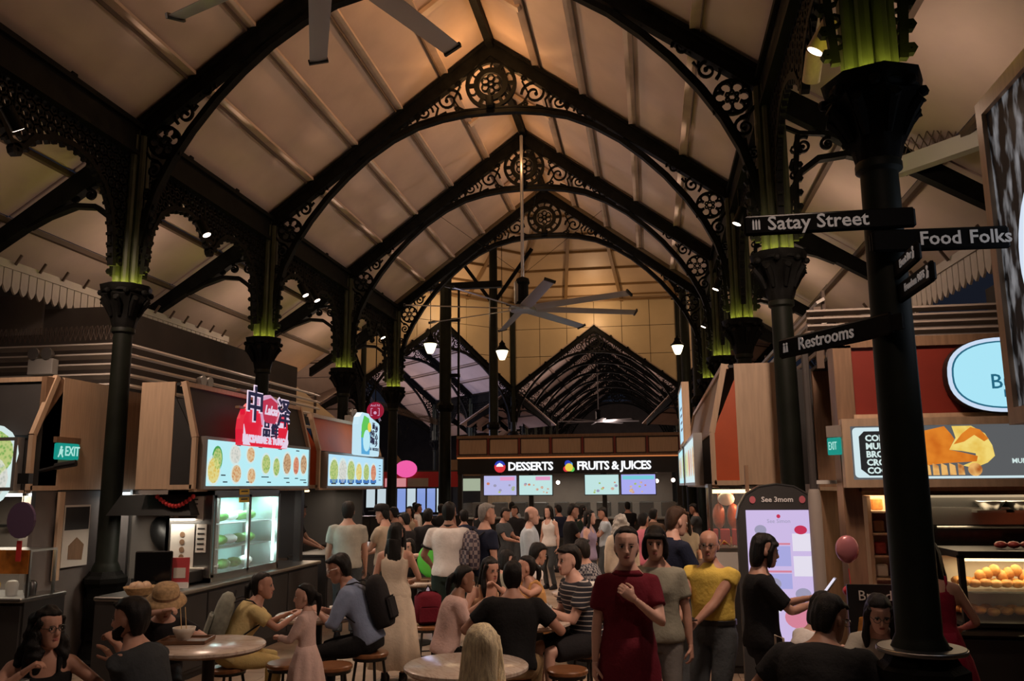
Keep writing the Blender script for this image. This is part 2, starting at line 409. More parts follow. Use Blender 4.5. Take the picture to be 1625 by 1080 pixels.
# ---- columns
def _mesh_column():
    C = {}
    mb = MB()
    mb.lathe([(.29, 0), (.29, .10), (.24, .13), (.22, .20), (.195, .26), (.195, .80), (.21, .86), (.23, .90), (.23, .95), (.19, .98), (.165, 1.02)], 8, ph=PI/8)
    for k in range(8):
        a = k*PI/4; mb.box((.184*math.cos(a), .184*math.sin(a), .53), (.02, .11, .42), rz=a)
    C['base'] = mb.mesh('pedestal', 'iron')
    mb = MB().lathe([(.155, 1.0), (.145, 1.05), (.130, 1.09), (.115, 1.12), (.113, 2.2), (.103, 3.66), (.128, 3.68), (.128, 3.72), (.11, 3.75)], 20)
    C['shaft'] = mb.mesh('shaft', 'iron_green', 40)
    mb = MB(); n = 24; rings = []
    for r, z, k in ((.12, 3.72, 0), (.135, 3.80, .01), (.15, 3.90, .02), (.18, 4.00, .03), (.23, 4.08, .035), (.245, 4.10, .03), (.225, 4.12, .02), (.26, 4.15, .012), (.275, 4.22, .012), (.262, 4.225, .006), (.258, 4.14, 0), (.15, 4.135, 0)):
        rings.append([((r+k*math.cos(j*8*2*PI/n))*math.cos(2*PI*j/n), (r+k*math.cos(j*8*2*PI/n))*math.sin(2*PI*j/n), z) for j in range(n)])
    mb.loft(rings)
    for k in range(8):
        a = k*PI/4+.2
        mb.tube([(.15*math.cos(a), .15*math.sin(a), 3.86), (.20*math.cos(a), .20*math.sin(a), 3.98), (.265*math.cos(a), .265*math.sin(a), 4.06), (.28*math.cos(a), .28*math.sin(a), 4.02)], [.02, .035, .035, .012], 6)
        mb.ball((.27*math.cos(a+.39), .27*math.sin(a+.39), 4.13), .035, 6, 4)
    C['cap'] = mb.mesh('capital', 'iron', 50)
    mb = MB(); mb.bx(-.085, .085, -.085, .085, 4.13, 6.12)
    for k in range(8):
        a = k*PI/4+PI/8; mb.tube([(.12*math.cos(a), 0.12*math.sin(a), 4.13), (.12*math.cos(a), .12*math.sin(a), 6.05)], .042, 8)
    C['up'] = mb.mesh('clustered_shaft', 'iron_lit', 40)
    mb = MB(); rr = []
    for r, z in ((.235, 4.150), (.235, 4.195), (.250, 4.195), (.250, 4.150)): rr.append([(r*math.cos(2*PI*j/20), r*math.sin(2*PI*j/20), z) for j in range(20)])
    mb.loft(rr+[rr[0]], cap=False); C['ring'] = mb.mesh('uplight_ring', 'green_glow')
    # toothed side plates of the upper shaft
    C['plate'] = []
    mb = MB()
    for s in (-1, 1):
        mb.ribbon([(s*.19, 4.36), (s*.215, 4.7), (s*.23, 5.1), (s*.27, 5.5)], .05, .05)
        for k in range(7): mb.ribbon(circ(s*(.235+.007*k), 4.42+.15*k, .022, 6), .03, .05, closed=True)
        for k in range(7): mb.ribbon(circ(s*(.17+.01*k), 4.5+.14*k, .035, 8), .02, .04, closed=True)
    C['plate'] = mb.mesh('toothed_plate', 'iron')
    return C
CM = _mesh_column()
def column(x, y, label, group, ring=True, base=True, up=True):
    t = thing('iron_column', label, 'column', (x, y, 0), 0, group)
    if base: link('pedestal', CM['base'], t)
    link('shaft', CM['shaft'], t); link('capital', CM['cap'], t)
    if up: link('clustered_shaft', CM['up'], t); link('toothed_plate', CM['plate'], t)
    if ring: tag(link('uplight_ring', CM['ring'], t), 'green glowing uplight ring')
    return t
_lc = ['', 'left of the dark stall, standing before the exit sign', 'rising behind the red-signed noodle stall', 'third from the left, behind the green bowl sign', 'at the left corner of the octagon, by the round red sign']
_rc = ['nearest on the right, carrying the direction signs', 'on the right, behind the slim digital kiosk', 'third on the right, rising behind the wood-panelled stall', 'fourth on the right, behind the wood-panelled stall', 'at the right corner of the octagon']
for i, y in enumerate(YT):
    if i: column(CX-HW, y, 'dark iron column with green-lit capital, '+_lc[i], 'columns of the near hall')
    column(CX+HW, y, 'dark iron column with green-lit capital, '+_rc[i], 'columns of the near hall')

# ---- arcade girders between the columns of a row
def _mesh_arcade(L):
    h = L/2; mb = MB(); A = {}
    mb.bx(-h+.05, h-.05, -.08, .08, 5.84, 6.16); mb.bx(-h+.05, h-.05, -.13, .13, 6.13, 6.19); mb.bx(-h+.05, h-.05, -.11, .11, 5.80, 5.85)
    A['beam'] = mb.mesh('beam', 'iron')
    half = [(h-.30, 4.40), (h-.34, 4.75), (h-.40, 5.02), (h-.55, 5.28), (h-.82, 5.46), (h-1.1, 5.52), (h-1.38, 5.48), (.22, 5.36), (.08, 5.20)]
    half = [(max(u, .06), z) for u, z in half]
    path = half+[(-u, z) for u, z in half[::-1]]
    mb = MB(); mb.ribbon(path, .06, .07)
    # teeth along the opening
    def at(s):
        tot = 0; seg = [math.dist(path[i], path[i+1]) for i in range(len(path)-1)]
        for i, d in enumerate(seg):
            if s <= d: k = s/d; p, q = path[i], path[i+1]; return (p[0]+(q[0]-p[0])*k, p[1]+(q[1]-p[1])*k), ((q[1]-p[1])/d, -(q[0]-p[0])/d)
            s -= d
        return path[-1], (0, -1)
    tot = sum(math.dist(path[i], path[i+1]) for i in range(len(path)-1)); n = int(tot/.12)
    for k in range(1, n):
        p, nr = at(tot*k/n); sg = -1 if True else 1
        q = (p[0]-nr[0]*.07, p[1]-nr[1]*.07)
        q = min([(p[0]+nr[0]*.07, p[1]+nr[1]*.07), q], key=lambda w: (abs(w[0])-(h-1.0))**2*.4+(w[1]-4.6)**2)
        mb.ribbon([p, q], [.06, .03], .05)
    mb.ribbon(circ(0, 5.14, .045, 8), .05, .07, closed=True)
    A['edge'] = mb.mesh('cusped_arch', 'iron')
    mb = MB()
    def top(u):
        for i in range(len(half)-1):
            a, b = half[i], half[i+1]
            if b[0] <= abs(u) <= a[0]: k = (a[0]-abs(u))/(a[0]-b[0]+1e-9); return a[1]+(b[1]-a[1])*k
        return 4.4 if abs(u) > half[0][0] else 5.2
    j = 0; z = 4.5
    while z < 5.82:
        u = -h+.2+(.065 if j % 2 else 0)
        while u < h-.15:
            if z > top(u)+.04 and z > top(min(h, abs(u)+.05))-.02:
                mb.ribbon(circ(u, z, .056, 8), .042, .04, closed=True)
            u += .125
        z += .105; j += 1
    A['fret'] = mb.mesh('fretwork', 'iron')
    mb = MB()
    mb.box((0, 0, 6.24), (.09, .09, .10)); mb.lathe([(.03, 6.28), (.05, 6.31), (.05, 6.34), (.02, 6.36)], 8)
    A['knob'] = mb.mesh('flood_lamp', 'iron')
    return A
for side, sx in (('left', -1), ('right', 1)):
    for i in range(len(YT)-1):
        y0, y1 = YT[i], YT[i+1]; L = y1-y0; A = _mesh_arcade(L)
        t = thing('arcade_girder', f'black fretwork girder over the {side} column row, {["nearest to the camera", "second one", "third one", "fourth one, next to the octagon"][i]}', 'girder', (CX+sx*HW, (y0+y1)/2, 0), PI/2, 'fretwork girders')
        link('beam', A['beam'], t); link('cusped_arch', A['edge'], t); link('fretwork', A['fret'], t)
        for du in (-L*.18, L*.18):
            link('flood_lamp', A['knob'], t, (du, 0, 0))
            _p = Vector((CX+sx*(HW-.20), (y0+y1)/2+du, 6.10)); _q = (Vector((CX-sx*1.7, _p.y+(.9 if du > 0 else -.9), 7.9))-_p).to_track_quat('-Z', 'Y')
            light('SPOT', 'flood_lamp_light', _p, L_UPLIGHT*(1 if i < 2 else 1.25), WARM if i < 2 else (1.0, .78, .66), .06, rot=_q.to_euler(), spot=R(80), blend=1.0)
        light('POINT', 'aisle_fill_light', (CX+sx*(HW+.75), (y0+y1)/2, 4.75), L_AISLE, WARM, .08)  # fill added to brighten the aisle, no lamp built here

# ---- roofs
def wing_roof(fn, bays, strips=5, aisle=True, label=None, sides=(-1, 1)):
    """fn maps wing coordinates (u across, s along, z) to the world"""
    c = struct('ceiling')
    us = [0]+[.36+(HW-.36)*k/strips for k in range(strips+1)]
    us = [HW*k/strips for k in range(strips+1)]
    for (s0, s1) in bays:
        for sd in sides:
            for k in range(strips):
                a, b = us[k]+.012, us[k+1]-.012; z = lambda u: zr(u)+.10
                q = [fn(sd*a, s0+.02, z(a)), fn(sd*b, s0+.02, z(b)), fn(sd*b, s1-.02, z(b)), fn(sd*a, s1-.02, z(a))]
                if sd < 0: q = q[::-1]
                slab('roof_panel', [Vector(p) for p in q][::-1], .03, 'roof_panel', c)
                if k:
                    u = us[k]; mb = MB(); mb.bar(fn(sd*u, s0, z(u)-.028), fn(sd*u, s1, z(u)-.028), .11, .04); mb.build('purlin', 'purlin', c)
                    mb = MB(); mb.bar(fn(sd*(u+.062), s0, z(u)-.07), fn(sd*(u+.062), s1, z(u)-.07), .014, .06); mb.build('purlin_edge', 'purlin_dark', c)
            if aisle:
                za = lambda u: ZE+.10-.66*(u-HW)
                ua = [HW+.02, 4.5, 5.3, 6.1]
                for k in range(3):
                    a, b = ua[k]+.012, ua[k+1]-.012
                    q = [fn(sd*a, s0+.02, za(a)), fn(sd*b, s0+.02, za(b)), fn(sd*b, s1-.02, za(b)), fn(sd*a, s1-.02, za(a))]
                    if sd < 0: q = q[::-1]
                    slab('aisle_panel', [Vector(p) for p in q][::-1], .03, 'roof_panel', c)
                    if k:
                        u = ua[k]; MB().bar(fn(sd*u, s0, za(u)-.05), fn(sd*u, s1, za(u)-.05), .06, .06).build('purlin', 'purlin_dark', c)
        mb = MB(); mb.bar(fn(0, s0, ZR-.02), fn(0, s1, ZR-.02), .11, .16); mb.build('ridge_beam', 'iron', c)
        m = (s0+s1)/2; mb = MB()
        for sd in sides: mb.bar(fn(0, m, ZR+.02), fn(sd*us[1], m, zr(us[1])+.02), .12, .06)
        mb.build('mid_rafter', 'purlin', c)
    return c
near_fn = lambda u, s, z: (CX+u, s, z)
_yy = [1.14]+YT
wing_roof(near_fn, list(zip(_yy[:-1], _yy[1:])))
swall('ceiling', -12, 8, -3, 17, 9.6, 9.7)['kind'] = 'structure'  # dark cover plane added above the roof panels to stop light leaks

# ---- octagon: drum walls with gables, pyramid ceiling, corner posts
ZD, ZTOP, RTOP = 10.1, 14.2, 1.8
HS = RIN*math.tan(PI/8)
def side_fn(k):
    """k-th side, k=0 far side (+y), counter-clockwise; (u across, s outward from the side, z)"""
    a = k*PI/4; ca, sa = math.cos(a), math.sin(a)
    return lambda u, s, z: (OC.x+ca*u-sa*(RIN+s), OC.y+sa*u+ca*(RIN+s), z)
for k in range(8):
    fn = side_fn(k); w = struct(f'wall_octagon_{k+1}')
    far = k in (0, 1, 7)
    M_ = Matrix.Translation((OC.x-math.sin(k*PI/4)*(RIN+.06), OC.y+math.cos(k*PI/4)*(RIN+.06), 0)) @ Matrix.Rotation(k*PI/4, 4, 'Z')
    mb = MB()
    for s in (-1, 1):
        P = [(0, ZR), (s*HS, zr(HS)), (s*HS, ZD+.2), (0, ZD+.2)]; P = P if s > 0 else P[::-1]
        mb.prism(P, .06, M_ @ Matrix.Translation((0, .05, 0)))
    mb.build('backing', 'joint', w)
    if k == 4: continue
    cw, chh = HS/3, 1.25
    for i in range(-3, 3):
        for j in range(4):
            x0, x1, z0, z1 = i*cw+.012, (i+1)*cw-.012, ZD-chh*(j+1)+.012, ZD-chh*j-.012
            sg = 1 if i >= 0 else -1
            P = clip([(x0, z0), (x1, z0), (x1, z1), (x0, z1)], SLOPE*sg, 1, -(ZR+.03))
            if len(P) >= 3: MB().prism(P, .03, M_).build('drum_panel', 'drum_panel', w)
    # pyramid ceiling of this side
    c = struct('ceiling'); rows = 8
    def P3(t, u):
        r = RIN+.05+(RTOP-RIN)*t; return Vector(side_fn(k)(u*r*math.tan(PI/8), r-RIN, ZD+(ZTOP-ZD)*t))
    for j in range(rows):
        t0, t1 = j/rows, (j+1)/rows
        for e, (a, b) in enumerate(((-1, -.34), (-.34, .34), (.34, 1))):
            g = .012; q = [P3(t0+.003, a+g), P3(t0+.003, b-g), P3(t1-.003, b-g), P3(t1-.003, a+g)]
            slab('dome_panel', q[::-1], .03, 'dome_panel', c)
        mb = MB(); mb.bar(P3(t0, -1)-Vector((0, 0, .05)), P3(t0, 1)-Vector((0, 0, .05)), .09, .10); mb.build('ring_rib', 'dome_rib', c)
    for u in (-.34, .34, 1):
        MB().bar(P3(0, u)-Vector((0, 0, .09)), P3(1, u)-Vector((0, 0, .09)), .14, .12).build('radial_rib', 'dome_rib', c)
    mb = MB()
    for zz in (ZD-.12, ZD+.12): mb.tube([Vector(fn(-HS, -.25, zz)), Vector(fn(HS, -.25, zz))], .045, 6)
    mb.build('ring_pipe', 'dome_rib', c)
_ordw = ['', 'first', 'second', 'third', 'fourth', 'fifth', 'sixth', 'seventh', 'eighth']
_ol = {0: 'on the far side of the octagon, in the middle of the view', 1: 'on the far left side of the octagon, behind the pendants', 7: 'on the far right side of the octagon', 2: 'on the left side of the octagon'}
for k in (0, 1, 2, 7):
    fn = side_fn(k); p = fn(0, .02, 0); rz = k*PI/4
    truss((p[0], p[1]), rz, 'black gable truss '+_ol[k], 'gable trusses of the octagon')
    nb = {0: 7, 1: 3, 2: 1, 7: 1}[k]
    ss = [3.4*i for i in range(nb+1)]
    for i in range(1, nb+1):
        p = fn(0, ss[i], 0)
        truss((p[0], p[1]), rz, f'black roof truss of the wing {["behind the middle gable", "behind the left gable", "at the left edge", "", "", "", "", "behind the right gable"][k]}, {_ordw[i]} one inwards', 'trusses of the far wings')
    wing_roof(fn, list(zip(ss[:-1], ss[1:])))
    for i in range(nb):
        for s in (-1, 1):
            if k == 0 and i < 5 or k == 1 and i < 2:
                y0, y1 = ss[i], ss[i+1]
                A = _mesh_arcade(3.4) if not i and s < 0 else A
                q = fn(s*HW, (y0+y1)/2, 0)
                t = thing('arcade_girder', f'black fretwork girder in the wing behind the {"middle" if k == 0 else "left"} gable, {"left" if s < 0 else "right"} row, {_ordw[i+1]} bay', 'girder', (q[0], q[1], 0), rz+PI/2, 'fretwork girders of the far wings')
                link('beam', A['beam'], t); link('cusped_arch', A['edge'], t); link('fretwork', A['fret'], t)
                q = fn(s*HW, y1, 0)
                column(q[0], q[1], f'dark iron column inside the wing behind the {"middle" if k == 0 else "left"} gable, {"left" if s < 0 else "right"} row, {_ordw[i+1]} one inwards', 'columns of the far wings', ring=False)
for k, d in ((0, 'between the two far gables'), (7, 'right of the far gable'), (1, 'left of the left gable'), (6, 'at the far right'), (2, 'at the far left')):
    fn = side_fn(k); p = fn(-HS, 0, 0)
    t = thing('corner_post', 'tall dark iron corner post of the octagon '+d, 'column', (p[0], p[1], 0), 0, 'corner posts of the octagon')
    MB().lathe([(.26, 0), (.26, .5), (.2, .6), (.2, .9), (.15, 1.0), (.14, 4.0)], 12).build('lower_shaft', 'iron_green', t, 40)
    MB().lathe([(.14, 3.9), (.24, 4.1), (.25, 4.2), (.14, 4.3)], 12).build('capital', 'iron', t)
    MB().lathe([(.13, 4.2), (.12, ZD)], 12).build('upper_shaft', 'iron_green', t, 40)
    MB().box((0, 0, ZD-.1), (.5, .5, .12)).build('head_plate', 'iron', t)
# inner posts carrying the lantern
for (x, y, d) in ((-6.03, 24.4, 'in front, left of the hanging fan'), (-6.08, 32.6, 'behind, just left of the hanging fan'), (1.45, 24.4, 'in front, hidden among the right columns'), (1.45, 32.6, 'behind, at the right of the far gable')):
    t = thing('lantern_post', 'tall green-black lantern post in the octagon, '+d, 'column', (x, y, 0), 0, 'lantern posts')
    mb = MB(); mb.lathe([(.30, 0), (.30, .3), (.22, .4), (.19, .5), (.18, 8.2)], 12); mb.build('shaft', 'iron_green', t, 40)
    mb = MB(); mb.lathe([(.19, 4.1), (.27, 4.2), (.27, 4.3), (.19, 4.4)], 12); mb.build('collar', 'iron', t)
    if y > 30:
        MB().lathe([(.175, 8.1), (.165, 11.6)], 12).build('upper_shaft', 'iron_green', t, 40)
        mb = MB()
        for s in (-1, 1): mb.bar((s*.1, 0, 9.3), (s*1.6, 0, 11.4), .1, .14)
        mb.build('brace', 'iron', t)
    else:
        mb = MB(); mb.bx(-.9, 1.75, -.09, .09, 7.85, 8.05); mb.build('cross_arm', 'iron', t)
        mb = MB(); mb.bx(.38, .44, -.03, .03, 3.0, 7.9); mb.build('downpipe', 'iron', t)
        mb = MB()
        for zz in (5.2, 6.9): mb.box((.25, 0, zz), (.4, .12, .10))
        mb.build('clamp', 'iron', t)
# warm floods standing on the drum cornice
for k in range(8):
    p = side_fn(k)(0, -1.3, 9.2)
    light('POINT', 'drum_flood_light', p, L_OCT/8, HONEY, .15)
# warm lamps under the truss apexes
_rl = MB(); _rl.lathe([(.05, 0), (.06, .03), (.06, .16), (.03, .18)], 10); _rl.box((0, 0, .22), (.03, .03, .12)); _rl.box((.1, 0, .1), (.16, .03, .03)); _rlm = _rl.mesh('lamp_body', 'iron')
for i, y in enumerate(YT[1:]):
    for s in (-1, 1):
        t = thing('ridge_lamp', f'small black spot lamp under the ridge, {"near" if s < 0 else "far"} side of the {["second", "third", "fourth", "last"][i]} truss', 'spotlight', (CX, y+s*.14, 7.76), PI/2, 'ridge lamps')
        link('lamp_body', _rlm, t)
        light('POINT', 'ridge_lamp_light', (CX, y+s*.62, 8.12), L_RIDGE*(1, 1, .4, .3)[i], AMBER, .05)

# point lights without fixtures, added to brighten the far wings
for (k, sdist, z, pw, col) in ((0, 2, 4.6, 160, (1, .75, .66)), (0, 9, 4.6, 160, (1, .75, .66)), (0, 18, 4.6, 160, (1, .75, .66)), (1, 2.5, 4.4, 300, (.58, .62, 1.0)), (1, 7.5, 4.2, 300, (.95, .72, .70)), (2, 2, 4.2, 120, (1, .7, .5))):
    light('POINT', 'wing_fill_light', side_fn(k)(0, sdist, z), pw, col, .3)
# ================================================================ STALLS
def food_glow(name, c1, c2, s=.8, sc=30, soft=False):
    m = bpy.data.materials.new(name); m.use_nodes = True; nt = m.node_tree; b = nt.nodes['Principled BSDF']
    b.inputs['Base Color'].default_value = (.02, .02, .02, 1); b.inputs['Roughness'].default_value = .4
    tc = nt.nodes.new('ShaderNodeTexCoord'); v = nt.nodes.new('ShaderNodeTexNoise' if soft else 'ShaderNodeTexVoronoi'); v.inputs['Scale'].default_value = sc
    r = nt.nodes.new('ShaderNodeValToRGB'); r.color_ramp.elements[0].color = (*c1, 1); r.color_ramp.elements[1].color = (*c2, 1); r.color_ramp.elements[0].position = .1; r.color_ramp.elements[1].position = .6
    nt.links.new(tc.outputs['Object'], v.inputs['Vector']); nt.links.new(v.outputs[0], r.inputs[0]); nt.links.new(r.outputs[0], b.inputs['Emission Color']); b.inputs['Emission Strength'].default_value = s
    _MATS[name] = m
glow('board_cyan', (.42, .74, .80), 1.12); glow('board_blue', (.42, .68, .84), 1.1); glow('board_white', (.62, .78, .82), 1.0)
glow('print_plate', (.70, .86, .84), .9); glow('print_dark', (.05, .09, .12), .5); glow('print_green', (.08, .42, .10), .8); glow('print_red', (.62, .05, .03), .8); glow('print_blue', (.06, .22, .60), .8)
food_glow('dish_green', (.16, .45, .08), (.60, .70, .25)); food_glow('dish_orange', (.65, .22, .05), (.85, .62, .35)); food_glow('dish_yellow', (.85, .55, .06), (.9, .80, .30))
food_glow('dish_brown', (.30, .12, .05), (.70, .45, .25)); food_glow('dish_red', (.60, .05, .04), (.8, .35, .2)); food_glow('dish_pale', (.55, .60, .55), (.85, .85, .78)); food_glow('dish_pink', (.65, .12, .25), (.8, .6, .4))
DISH = ['dish_green', 'dish_orange', 'dish_yellow', 'dish_brown', 'dish_red', 'dish_pale', 'dish_pink']
def disc(mb, cx, cz, r, y, t=.003, n=16, sx=1, mi=None):
    mb.prism([(cx+r*sx*math.cos(2*PI*i/n), cz+r*math.sin(2*PI*i/n)) for i in range(n)], t, Matrix.Translation((0, y, 0)), mi=mi)
def rrect(x0, x1, z0, z1, r, n=4):
    P = []
    for cx, cz, a in ((x1-r, z0+r, -PI/2), (x1-r, z1-r, 0), (x0+r, z1-r, PI/2), (x0+r, z0+r, PI)): P += arc(cx, cz, r, a, a+PI/2, n)
    return P
def lightbox(name, label, cat, loc, rz, w, h, face, dishes=(), lines=(), group=None, frame='alu', tilt=0, depth=.10, fw=.035):
    """backlit board; local x from -w/2 to w/2, z from 0 to h, front towards -y"""
    t = thing(name, label, cat, loc, rz, group)
    mb = MB()
    for a in ((-w/2-fw, w/2+fw, -depth, 0, -fw, 0), (-w/2-fw, w/2+fw, -depth, 0, h, h+fw), (-w/2-fw, -w/2, -depth, 0, 0, h), (w/2, w/2+fw, -depth, 0, 0, h), (-w/2, w/2, -.02, 0, 0, h)): mb.bx(*a)
    mb.build('frame', frame, t)
    f = MB().bx(-w/2, w/2, -depth+.012, -depth+.022, 0, h).build('lit_face', face, t)
    for (x, z, r, m, sx) in dishes:
        r *= 1.42
        p = MB(); disc(p, x, z, r, -depth+.010, .003, sx=sx)
        o = p.build('printed_dish', 'print_plate' if m != 'leaf' else 'print_green', f)
        p = MB(); disc(p, x, z, r*.82, -depth+.0075, .003, sx=sx); p.build('printed_food', m if m != 'leaf' else 'dish_green', f)
    if lines:
        p = MB()
        for (x, z, lw, lh) in lines: p.bx(x-lw/2, x+lw/2, -depth+.008, -depth+.011, z-lh/2, z+lh/2)
        p.build('printed_caption', 'print_dark', f)
    return t
def hood(t, w, zb, zt, lean, m_face, m_frame='wood_lam', back=.95, ends=(1, 1), m_end='wood_lam', m_gap='charcoal', fz=2.45):
    """box fascia of a stall: lit board zone below fz, leaning dark face above; front plane y=0"""
    MB().loft([[(-w/2+.06, .0, fz), (w/2-.06, .0, fz), (w/2-.06, .03, fz), (-w/2+.06, .03, fz)], [(-w/2+.06, lean, zt-.05), (w/2-.06, lean, zt-.05), (w/2-.06, lean+.03, zt-.05), (-w/2+.06, lean+.03, zt-.05)]]).build('fascia_face', m_face, t)
    MB().bx(-w/2+.05, w/2-.05, .02, .05, zb, fz).build('board_backing', 'charcoal', t)
    for e, s in zip(ends, (-1, 1)):
        x = s*w/2
        if e:
            MB().prism([(lean+.10, zb), (back, zb), (back, zt), (lean+.10, zt)], .03, Matrix.Translation((x, 0, 0)) @ Matrix.Rotation(PI/2, 4, 'Z')).build('end_panel', m_end, t)
            MB().prism([(.02, zb+.04), (lean+.12, zb+.04), (lean+.12, zt-.12), (.02, fz+.02)], .02, Matrix.Translation((x, 0, 0)) @ Matrix.Rotation(PI/2, 4, 'Z')).build('end_infill', m_gap, t)
        mb = MB(); mb.M = Matrix.Translation((x, 0, 0))
        mb.bar((0, 0, zb), (0, 0, fz), .05, .05); mb.bar((0, 0, fz), (0, lean, zt), .05, .06); mb.bar((0, 0, zb+.02), (0, lean+.12, zb+.02), .05, .05)
        mb.build('edge_trim', m_frame, t)
    mb = MB(); mb.bx(-w/2, w/2, -.02, .04, zb-.03, zb+.0); mb.bx(-w/2, w/2, lean-.03, lean+.05, zt-.05, zt); mb.build('rail', m_frame, t)
    MB().bx(-w/2, w/2, lean+.04, back, zt-.04, zt-.01).build('top_board', 'charcoal', t)
    MB().bx(-w/2, w/2, .05, back, zb-.01, zb+.01).build('soffit', 'wall_pale', t)
def counter(t, w, d, h, y0=-.2, m='charcoal', top='steel_dark', panels=4):
    MB().bx(-w/2, w/2, y0+.04, y0+d, .08, h-.04).build('counter_body', m, t)
    pw = w/panels
    for k in range(panels): MB().bbox((-w/2+pw*(k+.5), y0+.03, h/2+.02), (pw-.03, .03, h-.18), .008).build('counter_panel', m, t)
    MB().bbox((0, y0+d/2, h-.02), (w+.02, d+.04, .04), .01).build('counter_top', top, t)
    MB().bx(-w/2+.02, w/2-.02, y0+.08, y0+d, 0, .08).build('plinth', 'black', t)
def back_room(t, w, d, m='wall_pale', z1=1.92, sides=True):
    MB().bx(-w/2, w/2, d, d+.05, 0, z1).build('back_wall', m, t)
    for i in range(3): MB().bx(-w/2+.15+i*w/3, w/2*(-1)+(i+.85)*w/3, d-.28, d-.02, 1.45, 1.48).build('wall_shelf', 'steel', t)
    if sides:
        for s in (-1, 1): MB().bx(s*w/2-.02, s*w/2+.02, .3, d, .9, z1).build('side_wall', m, t)
def tube_lamp(t, x0, x1, y, z, m='tube_cool', power=0, col=COOL):
    MB().tube([(x0, y, z), (x1, y, z)], .018, 8).build('tube_lamp', m, t)
def stall_light(M, x, y, z, power, col, size=.5, sy=.2):
    p = M @ Vector((x, y, z)); light('AREA', 'stall_lamp_light', p, power, col, size, rot=(0, 0, M.to_euler().z), sy=sy)

# ---------- left stall with the red noodle sign (faces the hall, +x)
ML1 = Matrix.Translation((-4.85, 9.95, 0)) @ Matrix.Rotation(PI/2, 4, 'Z')
t = thing('food_stall', 'dark-fascia food stall under the red noodle sign, with glass-door fridge', 'food stall', (-4.85, 9.95, 0), PI/2)
hood(t, 3.06, 1.9, 3.06, .16, 'charcoal', back=.66)
counter(t, 4.0, .62, .90, -.22, top='steel'); back_room(t, 3.0, 2.0, sides=False)
for c in t.children:
    if c.name.startswith('counter') or c.name.startswith('plinth'): c.location.x -= .45
MB().bx(-1.12, -.98, .02, .12, .9, 1.9).build('corner_post', 'steel_dark', t)
MB().bx(1.40, 1.5, .02, .12, .9, 1.9).build('corner_post', 'steel_dark', t)
tube_lamp(t, -1.2, 1.2, 1.2, 1.85)
stall_light(ML1, 0, 1.0, 1.84, L_STALL, (1, .9, .78), 2.2, .3)
dz = [(-1.15, .30, .10, 'leaf', .8), (-1.22, .17, .12, 'dish_yellow', .9), (-.74, .36, .085, 'dish_pale', 1.15), (-.36, .37, .075, 'dish_orange', 1.1), (-.70, .14, .085, 'dish_orange', 1.1), (-.32, .12, .075, 'dish_orange', 1.1), (.06, .27, .10, 'dish_green', .95), (.36, .24, .095, 'dish_green', .8), (.68, .29, .115, 'dish_brown', .85), (.97, .27, .10, 'dish_red', .75), (1.22, .29, .11, 'dish_brown', .8)]
ln = [(-.95+.28*k, .47 if k % 2 else .045, .10, .014) for k in range(9)]+[(.05, .11, .2, .012), (.68, .10, .16, .012), (1.0, .10, .1, .012), (1.22, .08, .2, .012), (-1.0, .12, .1, .014)]
lightbox('menu_lightbox', 'long backlit menu board with eleven dishes above the fridge stall', 'menu board', (-4.85, 9.90, 1.93), PI/2, 2.78, .50, 'board_cyan', dz, ln)
# red sign: rounded shield with brush characters
s = thing('shop_sign', 'red glowing shield sign with black brush characters over the noodle stall', 'sign', (-4.70, 9.72, 2.40), PI/2)
glow('sign_red', (.72, .008, .035), 1.0); glow('sign_white', (.85, .68, .85), .9); glow('sign_navy', (.01, .012, .045), 1.0); glow('sign_lilac', (.75, .42, .62), .8); glow('sign_red2', (.55, .03, .08), .9)
MB().prism([(-.60, 0), (.60, 0), (.62, .18), (.60, .30), (.52, .42), (.40, .50), (-.40, .50), (-.52, .42), (-.60, .30), (-.62, .18)], .09).build('sign_body', 'sign_red', s)
for a in (-1, 1): MB().prism([(a*.60, .002), (a*.42, .002), (a*.54, .10), (a*.605, .24)][::a], .006, Matrix.Translation((0, -.05, 0))).build('corner_mark', 'sign_white', s)
MB().prism([(-.14, .26), (.18, .26), (.26, .44), (.24, .58), (.02, .64), (-.22, .58), (-.20, .42)], .07, Matrix.Translation((.0, -.03, .0))).build('scroll_plate', 'sign_lilac', s)
MB().prism([(-.11, .29), (.16, .29), (.22, .44), (.20, .55), (.02, .60), (-.18, .55), (-.17, .42)], .02, Matrix.Translation((.0, -.07, .0))).build('scroll_face', 'sign_red2', s)
text('lettering', 'Laksa', .16, 'sign_white', s, (.02, -.085, .44), face_rot(0), .006, .004, shear=.3)
for ch, x, z, sz in (('中', -.38, .46, .44), ('泽', .42, .42, .38), ('品', -.06, .20, .20), ('鲜', .17, .19, .20)):
    text('brush_halo', ch, sz, 'sign_white', s, (x, -.062, z), face_rot(0), .010, .020)
    text('brush_character', ch, sz, 'sign_navy', s, (x, -.072, z), face_rot(0), .014, .004)
text('lettering', 'LAKSARINE & TUNGO', .125, 'sign_white', s, (0, -.052, .075), face_rot(0), .012, .004)
for z in (.62, .42): MB().bx(-.64, -.44, .0, .05, z, z+.03).build('bracket', 'wood_brown', s)
